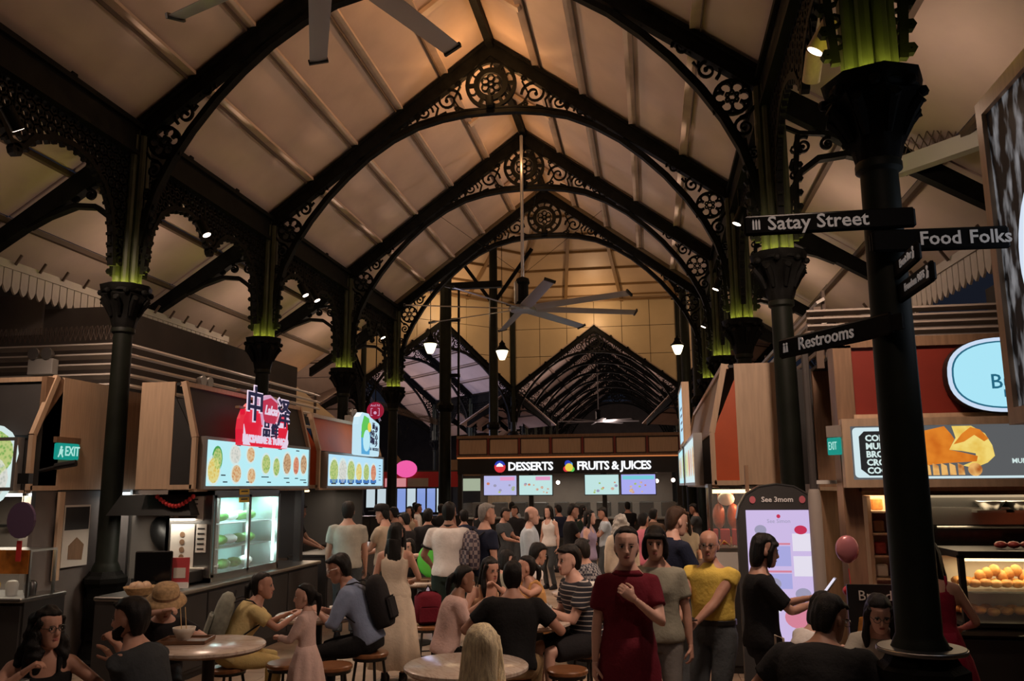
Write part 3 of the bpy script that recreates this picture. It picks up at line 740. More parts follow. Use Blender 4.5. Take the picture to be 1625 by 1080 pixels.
# upright glass fridge on the counter
glow('fridge_light', (.62, .95, .92), 5.0); mat('fridge_in', (.40, .66, .62), .4); mat('veg', (.10, .30, .06), .6, var=.4, vs=30)
f = thing('display_fridge', 'tall two-door glass display fridge lit pale cyan on the stall counter', 'fridge', (-4.80, 9.62, .90), PI/2)
mb = MB(); mb.bx(-.92, .80, .46, .50, 0, .98); mb.bx(-.92, -.88, -.04, .5, 0, .98); mb.bx(.76, .80, -.04, .5, 0, .98); mb.bx(-.92, .80, -.04, .5, .93, .98); mb.bx(-.92, .80, -.04, .5, 0, .05); mb.build('cabinet', 'steel', f)
MB().bx(-.87, .75, .44, .455, .06, .92).build('liner', 'fridge_in', f)
for k in range(2):
    x0, x1 = (-.87, -.05) if k == 0 else (-.05, .75)
    d = MB(); d.bx(x0, x0+.03, -.05, -.02, .05, .93); d.bx(x1-.03, x1, -.05, -.02, .05, .93); d.bx(x0, x1, -.05, -.02, .90, .93); d.bx(x0, x1, -.05, -.02, .05, .08)
    d = d.build('door', 'steel', f); MB().bx(x0+.03, x1-.03, -.04, -.032, .08, .90).build('pane', 'glass', d)
for z in (.33, .60): MB().bx(-.86, .74, .02, .43, z, z+.012).build('shelf', 'steel', f)
for z, n in ((.35, 6), (.62, 6), (.07, 5)):
    for k in range(n):
        mb = MB(); mb.ball((-.72+1.4*k/n, .22, z+.06), .10, 8, 5, sc=(1.1, 1, .6)); mb.build('produce_bag', 'veg' if (k+n) % 3 else 'white', f, True)
for x in (-.84, .72): MB().bx(x-.012, x+.012, -.005, .02, .10, .88).build('light_strip', 'fridge_light', f)
light('AREA', 'fridge_light', (-5.0, 9.58, 1.80), 26, (.65, .95, .95), 1.3, rot=(0, 0, PI/2), sy=.2)
for _z in (1.12, 1.42):
    for _y in (9.15, 9.95): light('POINT', 'fridge_light', (-4.95, _y, _z), 2.2, (.62, .95, .92), .03)
mat('yellow_card', (.62, .42, .05), .6)
s = thing('price_card', 'yellow price card taped over the fridge top', 'card', (-4.76, 9.42, 1.74), PI/2)
MB().bx(-.12, .12, -.004, .004, 0, .16).build('card', 'yellow_card', s)
for k in range(3): MB().bx(-.08, .08, -.007, -.004, .03+.045*k, .045+.045*k).build('printed_line', 'black', s)
# things on the near end of that stall
MW = lambda x, y, z: (x, y, z)
s = thing('range_hood', 'black steel cooker hood inside the noodle stall', 'hood', (-5.35, 8.75, 1.62), 0)
mb = MB(); mb.loft([[(-.55, -.25, 0), (.45, -.25, 0), (.45, .3, 0), (-.55, .3, 0)], [(-.45, -.15, .22), (.35, -.15, .22), (.35, .25, .22), (-.45, .25, .22)]]); mb.build('canopy', 'black', s)
s = thing('steel_partition', 'white steel partition wall inside the noodle stall', 'partition', (-5.2, 9.05, 0), 0)
MB().bx(-.75, .33, 0, .03, .9, 1.9).build('sheet', 'wall_pale', s); MB().bx(-.77, -.74, -.03, .04, .9, 1.9).build('edge', 'steel', s)
stall_light(Matrix.Translation((-5.25, 8.8, 0)), 0, -.15, 1.58, 6, (1, .88, .72), .6, .2)
w = thing('wok', 'black round wok hanging on the white partition', 'wok', (-5.5, 9.0, 1.38), 0)
mb = MB(); mb.M = Matrix.Rotation(PI/2, 4, 'X') @ Matrix.Rotation(.5, 4, 'Z') @ Matrix.Diagonal((.75, 1.2, 1, 1)); mb.lathe([(.19, 0), (.17, .05), (.12, .09), (.05, .11), (.01, .115)], 20); mb.build('bowl', 'black', w, True)
MB().tube([(0.05, -.02, .2), (.08, -.03, .30)], .012, 6).build('handle', 'black', w)
w = thing('paper_garland', 'red paper garland hanging under the noodle stall fascia', 'garland', (-5.0, 8.5, 1.72), 0)
mat('red_paper', (.55, .03, .03), .7)
for k in range(12):
    a = k/11; mb = MB(); mb.ball((-.30+.42*a, 0, .10-.10*math.sin(PI*a)), .026, 6, 4); mb.build('tassel', 'red_paper', w)
for (nm, lab, x, z, ww, hh, c) in (('menu_sheet', 'white two-column menu sheet taped high on the fridge side', -5.03, 1.56, .34, .26, 'paper'), ('menu_sheet', 'tall cream menu sheet with round dish pictures on the fridge side', -5.09, 1.04, .28, .48, 'paper'), ('menu_sheet', 'narrow white menu sheet at the right edge of the fridge side', -4.87, 1.22, .12, .30, 'paper')):
    s = thing(nm, lab, 'notice', (x, 8.688, z), 0, 'menu sheets on the fridge side'); MB().bx(-ww/2, ww/2, 0, .004, 0, hh).build('sheet', c, s)
    for k in range(5):
        if ww > .26 and hh > .3: p = MB(); disc(p, 0, .05+.08*k, .03, -.003); p.build('printed_dish', 'wood_brown', s)
        else: MB().bx(-ww*.35, ww*.3, -.004, 0, .03+hh*.18*k, .045+hh*.18*k).build('printed_line', 'steel_dark', s)
s = thing('till_monitor', 'black till monitor standing on the near counter end', 'monitor', (-4.95, 7.95, .92), .25)
MB().bbox((0, 0, .22), (.36, .04, .30), .01).build('screen', 'black_gloss', s); MB().bx(-.03, .03, -.02, .06, 0, .12).build('stand', 'black', s); MB().bbox((0, .02, .01), (.22, .16, .02), .005).build('foot', 'black', s)
s = thing('flyer_stand', 'red and white flyer stand beside the till monitor', 'flyer', (-4.72, 8.05, .92), .2)
mat('flyer_red', (.5, .06, .07), .5)
MB().bx(-.09, .09, -.01, .01, .05, .30).build('card', 'flyer_red', s); MB().bx(-.09, .09, -.012, .012, 0, .06).build('foot', 'white', s); MB().bx(-.06, .06, -.014, -.010, .10, .20).build('picture', 'paper', s)
mat('wicker', (.42, .28, .14), .7, var=.3, vs=40)
s = thing('bread_basket', 'shallow tan basket on the dark counter edge', 'basket', (-4.82, 7.55, .92), 0)
MB().lathe([(.11, 0), (.15, .06), (.155, .075), (.145, .075), (.105, .01)], 20, cap=False).build('bowl', 'wicker', s, True)
for k in range(5): MB().ball((.06*math.cos(k*1.3), .06*math.sin(k*1.3), .07), .05, 8, 5).build('bun', 'wood_lam', s, True)
s = thing('black_box', 'black induction hob box on the noodle stall counter', 'box', (-4.93, 8.55, .92), PI/2)
MB().bbox((0, .1, .06), (.9, .4, .12), .01).build('body', 'black', s); MB().bx(.1, .42, -.12, .1, .125, .14).build('paper_stack', 'paper', s)

# ---------- second left stall, orange, with the green bowl sign
t = thing('food_stall', 'orange-fascia food stall under the green bowl sign', 'food stall', (-4.85, 13.3, 0), PI/2)
hood(t, 2.85, 1.9, 3.0, .16, 'orange_panel', m_gap='orange_panel', m_end='red_panel', back=.8); counter(t, 2.9, .62, .95, -.22, m='charcoal2'); back_room(t, 2.8, 2.0, 'charcoal2')
ML2 = Matrix.Translation((-4.85, 13.3, 0)) @ Matrix.Rotation(PI/2, 4, 'Z')
stall_light(ML2, 0, .9, 1.84, L_STALL*.7, (1, .8, .6), 2.2, .3); tube_lamp(t, -1.1, 1.1, 1.2, 1.85, 'tube_warm')
dz = [(-1.05+.37*k, .22, .15 if k < 3 else .12, ['dish_green', 'dish_pale', 'dish_green', 'dish_yellow', 'dish_green', 'dish_red'][k], .95) for k in range(6)]
lightbox('menu_lightbox', 'backlit menu board with six bowls on blue bases under the green bowl sign', 'menu board', (-4.85, 13.32, 1.93), PI/2, 2.62, .47, 'board_blue', dz, [(-1.05+.37*k, .035, .2, .02) for k in range(6)]+[(1.15, .1+.05*k, .1, .012) for k in range(6)])
for k in range(6): MB().bx(-1.20+.37*k, -.90+.37*k, -.094, -.090, .045, .10).build('printed_base', 'print_blue', [o for o in bpy.data.objects if o.name.startswith('menu_lightbox')][-1])
s = thing('shop_sign', 'pale blue glowing sign with a green bowl drawing over the orange stall', 'sign', (-4.66, 13.42, 2.42), PI/2)
glow('sign_pale', (.55, .80, .92), .95); glow('sign_sky', (.10, .42, .75), .9); glow('sign_lime', (.12, .60, .10), .9); glow('sign_sun', (.85, .65, .08), .95); glow('sign_ice', (.48, .80, .90), 1.0)
MB().prism([(-.62, .02), (-.55, 0), (.58, 0), (.62, .05), (.62, .66), (.56, .70), (.05, .80), (-.05, .86), (-.40, .86), (-.56, .76), (-.62, .6)], .10).build('sign_body', 'sign_pale', s)
MB().prism([(-.42, .02), (.02, .02), (.06, .4), (-.05, .68), (-.12, .76), (-.35, .76), (-.46, .45)], .01, Matrix.Translation((0, -.052, 0))).build('bowl_base', 'sign_sky', s)
MB().prism([(-.46, .35), (-.1, .35), (0, .6), (-.06, .76), (-.32, .80), (-.44, .6)], .01, Matrix.Translation((0, -.056, 0))).build('leaf', 'sign_lime', s)
p = MB(); disc(p, -.03, .58, .10, -.06, .01); p.build('lemon', 'sign_sun', s)
p = MB(); disc(p, -.18, .30, .22, -.062, .01, sx=.85); p.build('soup', 'sign_ice', s)
for ch, x, z in (('面', .24, .62), ('有', .24, .46), ('限', .24, .30), ('妙', .42, .56), ('心', .42, .40), ('乡', .42, .26), ('小', .10, .46), ('厨', .10, .32)):
    text('brush_character', ch, .15, 'sign_navy', s, (x, -.056, z), face_rot(0), .008, .003)
text('lettering', 'LA · NOODLE', .09, 'sign_navy', s, (.30, -.056, .14), face_rot(0), .006)

s.scale = (.86, 1, .80)
# ---------- left stall facing the camera (behind the seated pair)
t = thing('food_stall', 'dark-fascia food stall at the far left, facing the camera', 'food stall', (-7.75, 7.6, 0), 0)
hood(t, 3.2, 1.9, 3.08, .28, 'charcoal', back=1.3); counter(t, 3.2, .6, .90, -.3, top='steel'); back_room(t, 3.2, 2.2, 'wall_pale', sides=False)
for c in t.children:
    if c.name.startswith(('counter', 'plinth')): c.location.x += .28
stall_light(Matrix.Translation((-7.2, 8.4, 0)), 0, 0, 1.84, L_STALL, (1, .86, .66), 1.6, .4); tube_lamp(t, .3, 1.2, .9, 1.85, 'tube_cool')
lightbox('menu_lightbox', 'backlit menu board with two large bowls at the left edge', 'menu board', (-7.75, 7.6, 1.93), 0, 2.96, .46, 'board_blue', [(1.22, .33, .21, 'dish_green', 1.05), (1.16, .09, .21, 'dish_pale', 1.15), (.6, .25, .2, 'dish_orange', 1), (.1, .25, .18, 'dish_yellow', 1)], [(.88, .1+.06*k, .14, .014) for k in range(5)])
# glass showcase with sauces on its counter
s = thing('glass_showcase', 'glass counter showcase with an orange festive banner, far left stall', 'showcase', (-6.36, 7.5, .90), 0)
mat('banner_orange', (.55, .20, .03), .6, var=.3, vs=12)
mb = MB()
for x in (-.55, .5):
    for y in (-.15, .2): mb.bx(x-.012, x+.012, y-.012, y+.012, 0, .42)
mb.bx(-.56, .51, -.16, .21, .42, .44); mb.build('frame', 'steel', s); MB().bx(-.55, .5, -.155, -.15, .0, .42).build('pane', 'glass', s)
MB().bx(-.54, .50, -.17, -.162, .22, .44).build('banner', 'banner_orange', s)
for k in range(5): MB().lathe([(.05, 0), (.06, .10), (.045, .13), (.02, .14)], 10, (-.42+.2*k, .04, .0)).build('jar', ['white', 'steel', 'yellow_card', 'white', 'steel_dark'][k], s, 40)
glow('case_light', (1, .8, .45), 2.0); MB().bx(-.5, .45, -.1, -.07, .40, .415).build('light_strip', 'case_light', s)
s = thing('purple_lantern', 'dull purple rounded plaque hanging over the far left counter', 'plaque', (-5.93, 7.28, 1.46), 0)
mat('plum', (.10, .06, .12), .6); p = MB(); disc(p, 0, .16, .17, 0, .03, 20, .85); p.build('plaque', 'plum', s); MB().tube([(0, 0, .32), (0, 0, .58)], .004, 5).build('cord', 'black', s); MB().bx(-.025, .025, -.005, .005, -.22, -.03).build('red_tassel', 'red_paper', s); MB().bx(-.06, .06, -.03, .03, .50, .60).build('holder', 'steel_dark', s)
# wall with the exit sign beside it
w = struct('wall_stall_left'); MB().bx(-6.20, -6.14, 7.72, 9.6, 1.9, 3.06).build('upper_panel', 'wood_brown', w); MB().bx(-6.20, -6.15, 7.72, 9.4, 0, 1.9).build('lower_panel', 'panel_grey', w)
w2 = MB().bx(-6.2, -5.4, 9.5, 9.55, 0, 3.0).build('wall_recess', 'charcoal', w)
s = thing('exit_sign', 'green running-man exit sign on the brown panel at left', 'exit sign', (-6.12, 8.08, 2.20), PI/2)
MB().bbox((0, 0, .1), (.34, .05, .17), .008).build('sign_face', 'exit_green', s); MB().bx(-.19, .19, -.02, .04, .19, .25).build('housing', 'wood_brown', s)
text('lettering', 'EXIT', .14, 'exit_white', s, (.05, -.03, .10), face_rot(0), .004, .002, sx=.8)
mb = MB(); disc(mb, -.12, .14, .016, -.028, .004, 8); mb.prism([(-.15, .07), (-.10, .07), (-.09, .12), (-.14, .125)], .004, Matrix.Translation((0, -.028, 0))); mb.bar((-.14, -.028, .075), (-.16, -.028, .04), .004, .015); mb.bar((-.11, -.028, .075), (-.09, -.028, .04), .004, .015); mb.build('running_man', 'exit_white', s)
s = thing('bracket_camera', 'black arm camera in front of the exit sign', 'camera', (-6.05, 7.75, 2.05), 0)
MB().tube([(-.25, -.05, 0), (-.02, 0, .06), (.1, .02, .09)], .02, 8).build('arm', 'black', s); MB().tube([(.06, .01, .085), (.26, .05, .12)], .035, 10).build('head', 'black', s)
s = thing('hanging_poster', 'brown and white food poster on the stall side wall', 'poster', (-6.12, 8.30, 1.08), PI/2)
MB().bx(-.20, .22, -.02, 0, .02, .66).build('sheet', 'paper', s); MB().bx(-.18, .2, -.024, -.02, .40, .64).build('upper_picture', 'charcoal', s)
MB().prism([(-.10, .10), (.12, .08), (.14, .24), (.02, .32), (-.10, .24)], .006, Matrix.Translation((0, -.024, 0))).build('picture', 'wood_brown', s)
MB().bx(-.30, -.22, -.03, .0, -.10, .80).build('side_strip', 'wood_lam', s)

# ---------- louvres, bird spikes, emergency lights and valances above the left stalls
s = thing('louvre_screen', 'white horizontal louvre screen above the noodle stall, facing the hall', 'louvre', (-6.25, 0, 0), 0)
for k in range(6): MB().box((0, 12.2, 3.02+.125*k), (.09, 6.0, .025), ry=.5).build('slat', 'louver', s)
for y in (9.25, 11.2, 13.2, 15.15): MB().bx(-.06, -.03, y-.03, y+.03, 2.6, 3.7).build('post', 'purlin_dark', s)
s = thing('louvre_screen', 'white horizontal louvre screen over the far left stall, facing the camera', 'louvre', (0, 9.25, 0), 0)
for k in range(6): MB().box((-8.4, 0, 3.02+.125*k), (4.3, .09, .025), rx=-.5).build('slat', 'louver', s)
for x in (-10.4, -8.4, -6.4): MB().bx(x-.03, x+.03, .03, .06, 2.6, 3.7).build('post', 'purlin_dark', s)
w = struct('wall_upper_left'); MB().bx(-6.75, -6.7, 9.9, 15.2, 0, 4.2).build('backing', 'wall_dark', w); MB().bx(-11, -6.7, 9.9, 9.95, 0, 4.3).build('backing', 'panel_grey', w)
MB().bx(-9.2, -8.0, 9.86, 9.9, 3.95, 4.5).build('white_board', 'wall_pale', w)
_sp = MB()
for k in range(70):
    for a in (-.04, 0, .04): _sp.bar((-6.28, 9.3+.085*k, 3.72), (-6.28+a*1.2, 9.3+.085*k+a*.6, 3.90), .006, .006)
tag(_sp.build('bird_spikes', 'purlin_dark', s), kind='stuff')
_sp = MB()
for k in range(60):
    for a in (-.04, 0, .04): _sp.bar((-6.3-.07*k, -.02, 3.72), (-6.3-.07*k+a, -.02+a*.6, 3.90), .006, .006)
tag(_sp.build('bird_spikes', 'purlin_dark', s), kind='stuff')
def emergency(x, y, z, rz, label):
    s = thing('emergency_light', label, 'emergency light', (x, y, z), rz, 'twin-head emergency lights')
    MB().bbox((0, 0, .09), (.34, .12, .20), .01).build('battery_box', 'white_paint', s)
    for a in (-.09, .09):
        mb = MB(); mb.M = Matrix.Translation((a, -.03, .25)) @ Matrix.Rotation(PI/2, 4, 'X'); mb.lathe([(.02, -.06), (.05, -.04), (.075, .03), (.075, .05)], 12); mb.build('lamp_head', 'alu', s, 40)
emergency(-7.35, 9.15, 3.30, 0, 'twin-head emergency light above the far left stall')
emergency(-6.05, 10.6, 3.10, PI/2, 'twin-head emergency light above the noodle stall')
emergency(-5.80, 15.74, 3.1, PI/2, 'twin-head emergency light beside the round red sign')
emergency(1.25, 11.6, 3.06, -PI/2, 'twin-head emergency light above the wood-panelled right stall')
def valance(label, p0, p1, z, n, h=.34):
    p0, p1 = Vector((*p0, 0)), Vector((*p1, 0)); d = p1-p0; L = d.length; a = math.atan2(d.y, d.x)
    s = thing('eaves_valance', label, 'valance', (p0.x, p0.y, 0), a, 'scalloped eaves valances')
    w = L/n; me = MB().prism([(.008, z), (.008, z-h*.72), (w*.25, z-h*.9), (w*.5, z-h), (w*.75, z-h*.9), (w-.008, z-h*.72), (w-.008, z)], .025).mesh('dagger_board', 'valance')
    for k in range(n): link('dagger_board', me, s, (k*w, 0, 0))
    MB().bx(0, L, -.03, .03, z-.04, z+.06).build('rail', 'valance', s)
    for k in range(0, n, 3): MB().bar((k*w, -.04, z+.02), (k*w, -.12, z+.14), .02, .03).build('hook', 'purlin_dark', s)
valance('cream scalloped valance boards under the left eaves', (-7.7, 5.5), (-7.7, 14.3), 4.62, 62)
valance('cream scalloped valance boards under the right eaves, behind the direction signs', (3.05, 13.5), (3.5, 6.0), 4.25, 50)
# banded roof between the wings, seen through the left arcade
c = struct('ceiling')
for k in range(6):
    x0, x1, z0, z1 = -8.6-.8*k, -9.38-.8*k, 3.6+.62*k, 4.2+.62*k
    slab('roof_panel', [(x0, 15.4, z0), (x0, 23, z0), (x1, 23, z1), (x1, 15.4, z1)][::-1], .03, 'dome_panel', c)
    MB().bar((x0, 15.4, z0-.05), (x0, 23, z0-.05), .08, .08).build('purlin', 'purlin_dark', c)
light('POINT', 'side_flood_light', (-8.0, 18.5, 3.6), 14, AMBER, .1)
# ---------- right wood-panelled stall (faces the hall, -x)
t = thing('food_stall', 'wood-panelled stall with orange end infill on the right, facing the hall', 'food stall', (.65, 12.4, 0), -PI/2)
hood(t, 6.4, 1.9, 3.18, .16, 'wood_brown', back=.84, m_gap='orange_panel'); counter(t, 6.3, .6, .95, -.15, panels=6); back_room(t, 6.3, 2.0, 'wood_brown', sides=False)
MR1 = Matrix.Translation((.65, 12.4, 0)) @ Matrix.Rotation(-PI/2, 4, 'Z')
stall_light(MR1, 1.8, .9, 1.84, L_STALL*1.6, (1, .62, .36), 2.0, .5); stall_light(MR1, -1.2, .9, 1.84, L_STALL, (1, .8, .6), 2.0, .5)
tube_lamp(t, .4, 3.0, .8, 1.84, 'tube_warm')
MB().bx(3.17, 3.21, .84, 1.40, 1.9, 3.1).build('end_wall', 'charcoal', t); MB().bx(3.1, 3.2, 1.3, 1.4, 0, 1.9).build('end_post', 'wood_brown', t)
lightbox('menu_lightbox', 'steeply foreshortened backlit menu board on the right wood stall', 'menu board', (.58, 11.3, 1.93), -PI/2, 2.9, .52, 'board_white', [(-1.1+.55*k, .25, .15, DISH[(k*2) % 7], 1) for k in range(5)])
lightbox('shop_sign', 'narrow white glowing sign standing over the right wood stall', 'sign', (.55, 12.6, 2.50), -PI/2, 1.5, .78, 'board_blue', (), [(0, .2+.1*k, .5, .03) for k in range(4)], frame='wood_lam')
lightbox('menu_lightbox', 'second foreshortened menu board further along the right stall row', 'menu board', (.58, 14.3, 1.93), -PI/2, 2.2, .52, 'board_cyan', [(-.8+.55*k, .25, .15, DISH[(k*2+1) % 7], 1) for k in range(4)])
# hot counter with roast meats
mat('roast', (.42, .09, .03), .35, var=.4, vs=14); mat('noodle', (.60, .26, .05), .5, var=.35, vs=35); mat('crimson', (.42, .02, .03), .5)
s = thing('hot_cabinet', 'glass hot cabinet with roast meats at the wood stall end', 'showcase', (1.0, 9.35, .95), 0)
mb = MB()
for x in (-.40, .40):
    for y in (-.12, .3): mb.bx(x-.015, x+.015, y-.015, y+.015, 0, .95)
mb.bx(-.42, .42, -.14, .32, .92, .96); mb.build('frame', 'steel', s)
MB().bx(-.40, .40, -.13, -.125, .30, .92).build('pane', 'glass_clear', s); MB().bx(-.42, .42, -.14, .32, .26, .30).build('deck', 'steel', s); MB().bx(-.42, .42, -.14, .3, 0, .26).build('base', 'white_paint', s)
MB().bx(-.36, .36, .05, .09, .86, .90).build('heat_lamp', 'tube_warm', s)
for k in range(5):
    mb = MB(); mb.ball((-.30+.15*k, .12, .62), .085, 8, 6, sc=(.8, .7, 1.6)); mb.tube([(-.30+.15*k, .12, .74), (-.30+.15*k, .12, .88)], .008, 5); mb.build('roast_duck', 'roast', s, True)
for k in range(2): MB().ball((-.22+.44*k, .08, .80), .09, 8, 6, sc=(1, .6, .8)).build('lamp_shade', 'white', s, True)
light('POINT', 'heat_lamp_light', (1.0, 9.40, 1.78), 7, (1, .45, .22), .05)
mb = MB(); rr = random.Random(3)
for k in range(60):
    x, y = rr.uniform(-.36, .36), rr.uniform(-.1, .25); a = rr.uniform(0, 6.3)
    mb.tube([(x, y, .31+rr.uniform(0, .05)), (x+.06*math.cos(a), y+.06*math.sin(a), .36+rr.uniform(0, .05)), (x+.1*math.cos(a+1), y+.1*math.sin(a+1), .32)], .012, 5)
tag(mb.build('fried_noodles', 'noodle', s, True), kind='stuff')
s = thing('red_pack', 'red snack packs standing at the wood stall opening', 'packaging', (.72, 9.28, 1.27), 0)
for k in range(3): MB().bbox((-.1+.12*k, 0, .09), (.10, .04, .17), .01).build('pack', 'crimson', s)
# ---------- bakery stall on the right, facing the camera
t = thing('food_stall', 'red-fascia bakery stall with the oval muffin sign, right edge', 'food stall', (3.2, 7.05, 0), 0)
MB().bx(-1.6, 1.9, .0, .04, 2.42, 2.98).build('fascia_face', 'red_panel', t); MB().bx(-1.72, 1.9, -.02, .06, 2.98, 3.06).build('cornice', 'wood_brown', t); MB().bx(-1.6, 1.9, -.04, .05, 2.38, 2.44).build('ledge', 'wood_lam', t)
MB().bx(-1.72, -1.58, -.02, .2, 0, 3.0).build('corner_post', 'wood_brown', t); MB().bx(-1.6, 1.9, .05, 1.6, 3.0, 3.03).build('top_board', 'charcoal', t); MB().bx(-1.6, 1.9, -.02, 1.6, 1.84, 1.87).build('soffit', 'wood_lam', t)
MB().bx(-1.6, 1.9, 1.55, 1.6, 0, 3.0).build('back_wall', 'wood_brown', t)
counter(t, 3.4, .7, .86, -.30, 'charcoal', 'steel', 4)
for c in t.children:
    if c.name.startswith(('counter', 'plinth')): c.location.x += .25
MB().bx(-1.3, 1.7, -.27, -.25, .70, .715).build('kick_light', 'tube_warm', t)
stall_light(Matrix.Translation((3.0, 7.7, 0)), 0, 0, 1.80, L_STALL*1.5, (1, .74, .45), 2.4, .5)
glow('print_black', (.012, .014, .016), 1.0); glow('print_grey', (.10, .105, .11), 1.0); food_glow('croissant', (.55, .10, .004), (.80, .24, .02), .9, 9, True); food_glow('bun_glow', (.75, .42, .03), (.92, .70, .18), .95, 12, True); food_glow('coffee_glow', (.45, .12, .02), (.9, .5, .15), .9, 14)
b = lightbox('menu_lightbox', 'bakery menu lightbox with a glowing croissant photo behind the sign column', 'menu board', (2.9, 7.0, 1.93), 0, 2.72, .41, 'print_grey', (), (), frame='wood_lam', fw=.06)
f = [c for c in b.children if c.name.startswith('lit_face')][0]
Y = -.10
MB().prism(rrect(-1.345, -.84, .015, .40, .03), .002, Matrix.Translation((0, Y+.010, 0))).build('white_field', 'board_white', f)
MB().prism([(-1.30, .08), (-1.24, .03), (-.86, .03), (-.86, .37), (-1.26, .37), (-1.30, .33)], .003, Matrix.Translation((0, Y+.007, 0))).build('black_field', 'print_black', f)
for k, w_ in enumerate(('COFFEE', 'MUFFIN', 'BROWNIES', 'CROISSANT', 'COOKIES')): text('lettering', w_, .066, 'print_plate', f, (-1.255, Y+.004, .315-.062*k), face_rot(0), .003, .0025, align='LEFT')
MB().prism([(-.86, .005), (1.3, .005), (1.34, .03), (1.3, .022), (-.86, .022)], .002, Matrix.Translation((0, Y+.009, 0))).build('light_rim', 'board_white', f)
MB().prism([(-0.86, .36), (-0.673, .40), (-0.629, .34), (-0.607, .30), (-0.651, .22), (-0.563, .20), (-0.453, .17), (-0.464, .13), (-0.673, .12), (-0.86, .10)], .004, Matrix.Translation((0, Y+.007, 0))).build('croissant_print', 'croissant', f)
MB().prism([(-0.651, .22), (-0.596, .31), (-0.618, .40), (-0.48, .40), (-0.387, .34), (-0.343, .25), (-0.332, .17), (-0.387, .12), (-0.486, .08), (-0.563, .1), (-0.464, .14), (-0.464, .19), (-0.563, .21)], .005, Matrix.Translation((0, Y+.008, 0))).build('bun_print', 'bun_glow', f)
MB().prism([(-0.618, .26), (-0.552, .34), (-0.486, .39), (-0.42, .37), (-0.365, .30), (-0.398, .28), (-0.464, .33), (-0.541, .28)], .005, Matrix.Translation((0, Y+.0055, 0))).build('crust_print', 'croissant', f)
for k in range(5): MB().prism([(-.84+.06*k, .03), (-.795+.06*k, .03), (-.80+.06*k, .10), (-.84+.06*k, .12)], .004, Matrix.Translation((0, Y+.006, 0))).build('slice_print', 'coffee_glow', f)
p = MB(); disc(p, -.48, .07, .05, Y+.006, .004); p.build('cookie_print', 'coffee_glow', f)
text('lettering', 'MUFFINRY', .05, 'print_plate', f, (-.10, Y+.006, .13), face_rot(0), .003, .001)
# oval sign
s = thing('shop_sign', 'pale blue oval muffin shop sign glowing on the red fascia', 'sign', (2.75, 6.98, 2.72), 0)
def egg(a, b, k=1): return [(a*k*math.cos(x)*(1+.12*math.sin(x)*0)-.03*math.sin(x), b*k*math.sin(x)) for x in [2*PI*i/40 for i in range(40)]]
def sup(a, b): return [(a*math.copysign(abs(math.cos(x))**.8, math.cos(x)), b*math.copysign(abs(math.sin(x))**.8, math.sin(x))) for x in [2*PI*i/44 for i in range(44)]]
MB().prism(sup(.46, .295), .10).build('sign_body', 'black', s)
glow('oval_rim', (.62, .74, .92), .95); glow('oval_face', (.40, .78, .92), 1.0); glow('oval_line', (.02, .16, .26), .8)
MB().prism(sup(.455, .29), .01, Matrix.Translation((0, -.052, 0))).build('rim', 'oval_rim', s); MB().prism(sup(.425, .262), .01, Matrix.Translation((0, -.056, 0))).build('outline', 'oval_line', s); MB().prism(sup(.412, .25), .01, Matrix.Translation((0, -.060, 0))).build('face', 'oval_face', s)
text('lettering', 'Butter', .16, 'oval_line', s, (.05, -.068, -.06), face_rot(0), .004, .001); text('lettering', 'Muffinry', .085, 'oval_line', s, (.07, -.068, -.15), face_rot(0), .004)
# pastry case
mat('bread', (.50, .22, .05), .5, var=.4, vs=20); mat('bun', (.58, .30, .10), .45, var=.25, vs=10); mat('berry', (.40, .06, .05), .4, var=.4, vs=25)
s = thing('pastry_case', 'lit glass pastry case full of buns on the bakery counter', 'showcase', (2.62, 6.88, .88), 0)
mb = MB()
for x in (-.42, .46): mb.bx(x-.02, x+.02, -.16, -.12, 0, .50); mb.bx(x-.02, x+.02, .38, .42, 0, .5)
mb.bx(-.44, .48, -.16, .42, .48, .53); mb.bx(-.44, .48, -.16, .42, .0, .03); mb.build('frame', 'black', s)
MB().bx(-.42, .46, -.15, -.145, .03, .48).build('front_pane', 'glass_clear', s); MB().bx(-.4, .44, .0, .4, .22, .232).build('shelf', 'steel', s); MB().bx(-.40, .44, .36, .38, .05, .46).build('back_panel', 'paper', s)
MB().bx(-.38, .42, -.10, -.07, .455, .475).build('light_strip', 'tube_warm', s); light('AREA', 'case_light', (2.64, 6.98, 1.33), 4.0, (1, .72, .36), .7, sy=.2)
rr = random.Random(5)
for z, n in ((.045, 9), (.245, 11)):
    for k in range(n):
        for r_ in range(2): MB().ball((-.34+.74*k/(n-1), .08+.14*r_, z+.03+rr.uniform(0, .015)), .045, 8, 5, sc=(1.1, 1, .7)).build('pastry', rr.choice(['bread', 'bun', 'noodle']), s, True)
for k in range(7): MB().ball((-.2+.05*k, .14, .33+.02*(k % 3)), .045, 8, 5).build('pastry', 'bread', s, True)
for k in range(6): MB().ball((-.05+.09*k, .1, .56), .045, 8, 5, sc=(1.1, 1, .6)).build('danish', 'berry', s, True)
s = thing('oven', 'black bakery oven behind the pastry case', 'oven', (2.72, 7.75, .9), 0)
MB().bbox((0, .2, .45), (1.1, .6, .9), .02).build('body', 'black', s); MB().bx(-.45, .45, -.12, -.10, .30, .62).build('door_pane', 'black_gloss', s); MB().bx(-.52, .52, -.13, -.10, .66, .80).build('control_panel', 'steel', s); MB().tube([(-.4, -.15, .64), (.4, -.15, .64)], .012, 6).build('handle', 'steel', s)
for k in range(3):
    s = thing('steel_bowl', f'{["wide", "deep", "small"][k]} steel bowl stacked above the oven', 'bowl', (2.75+.22*k, 7.6, 1.68), 0, 'steel bowls above the oven'); MB().lathe([(.06, 0), (.11, .06), (.115, .075), (.105, .07), (.05, .01)], 16, cap=False).build('bowl', 'steel', s, True)
    MB().bx(-.14, .14, -.1, .1, -.02, 0).build('shelf_bracket', 'steel', s)
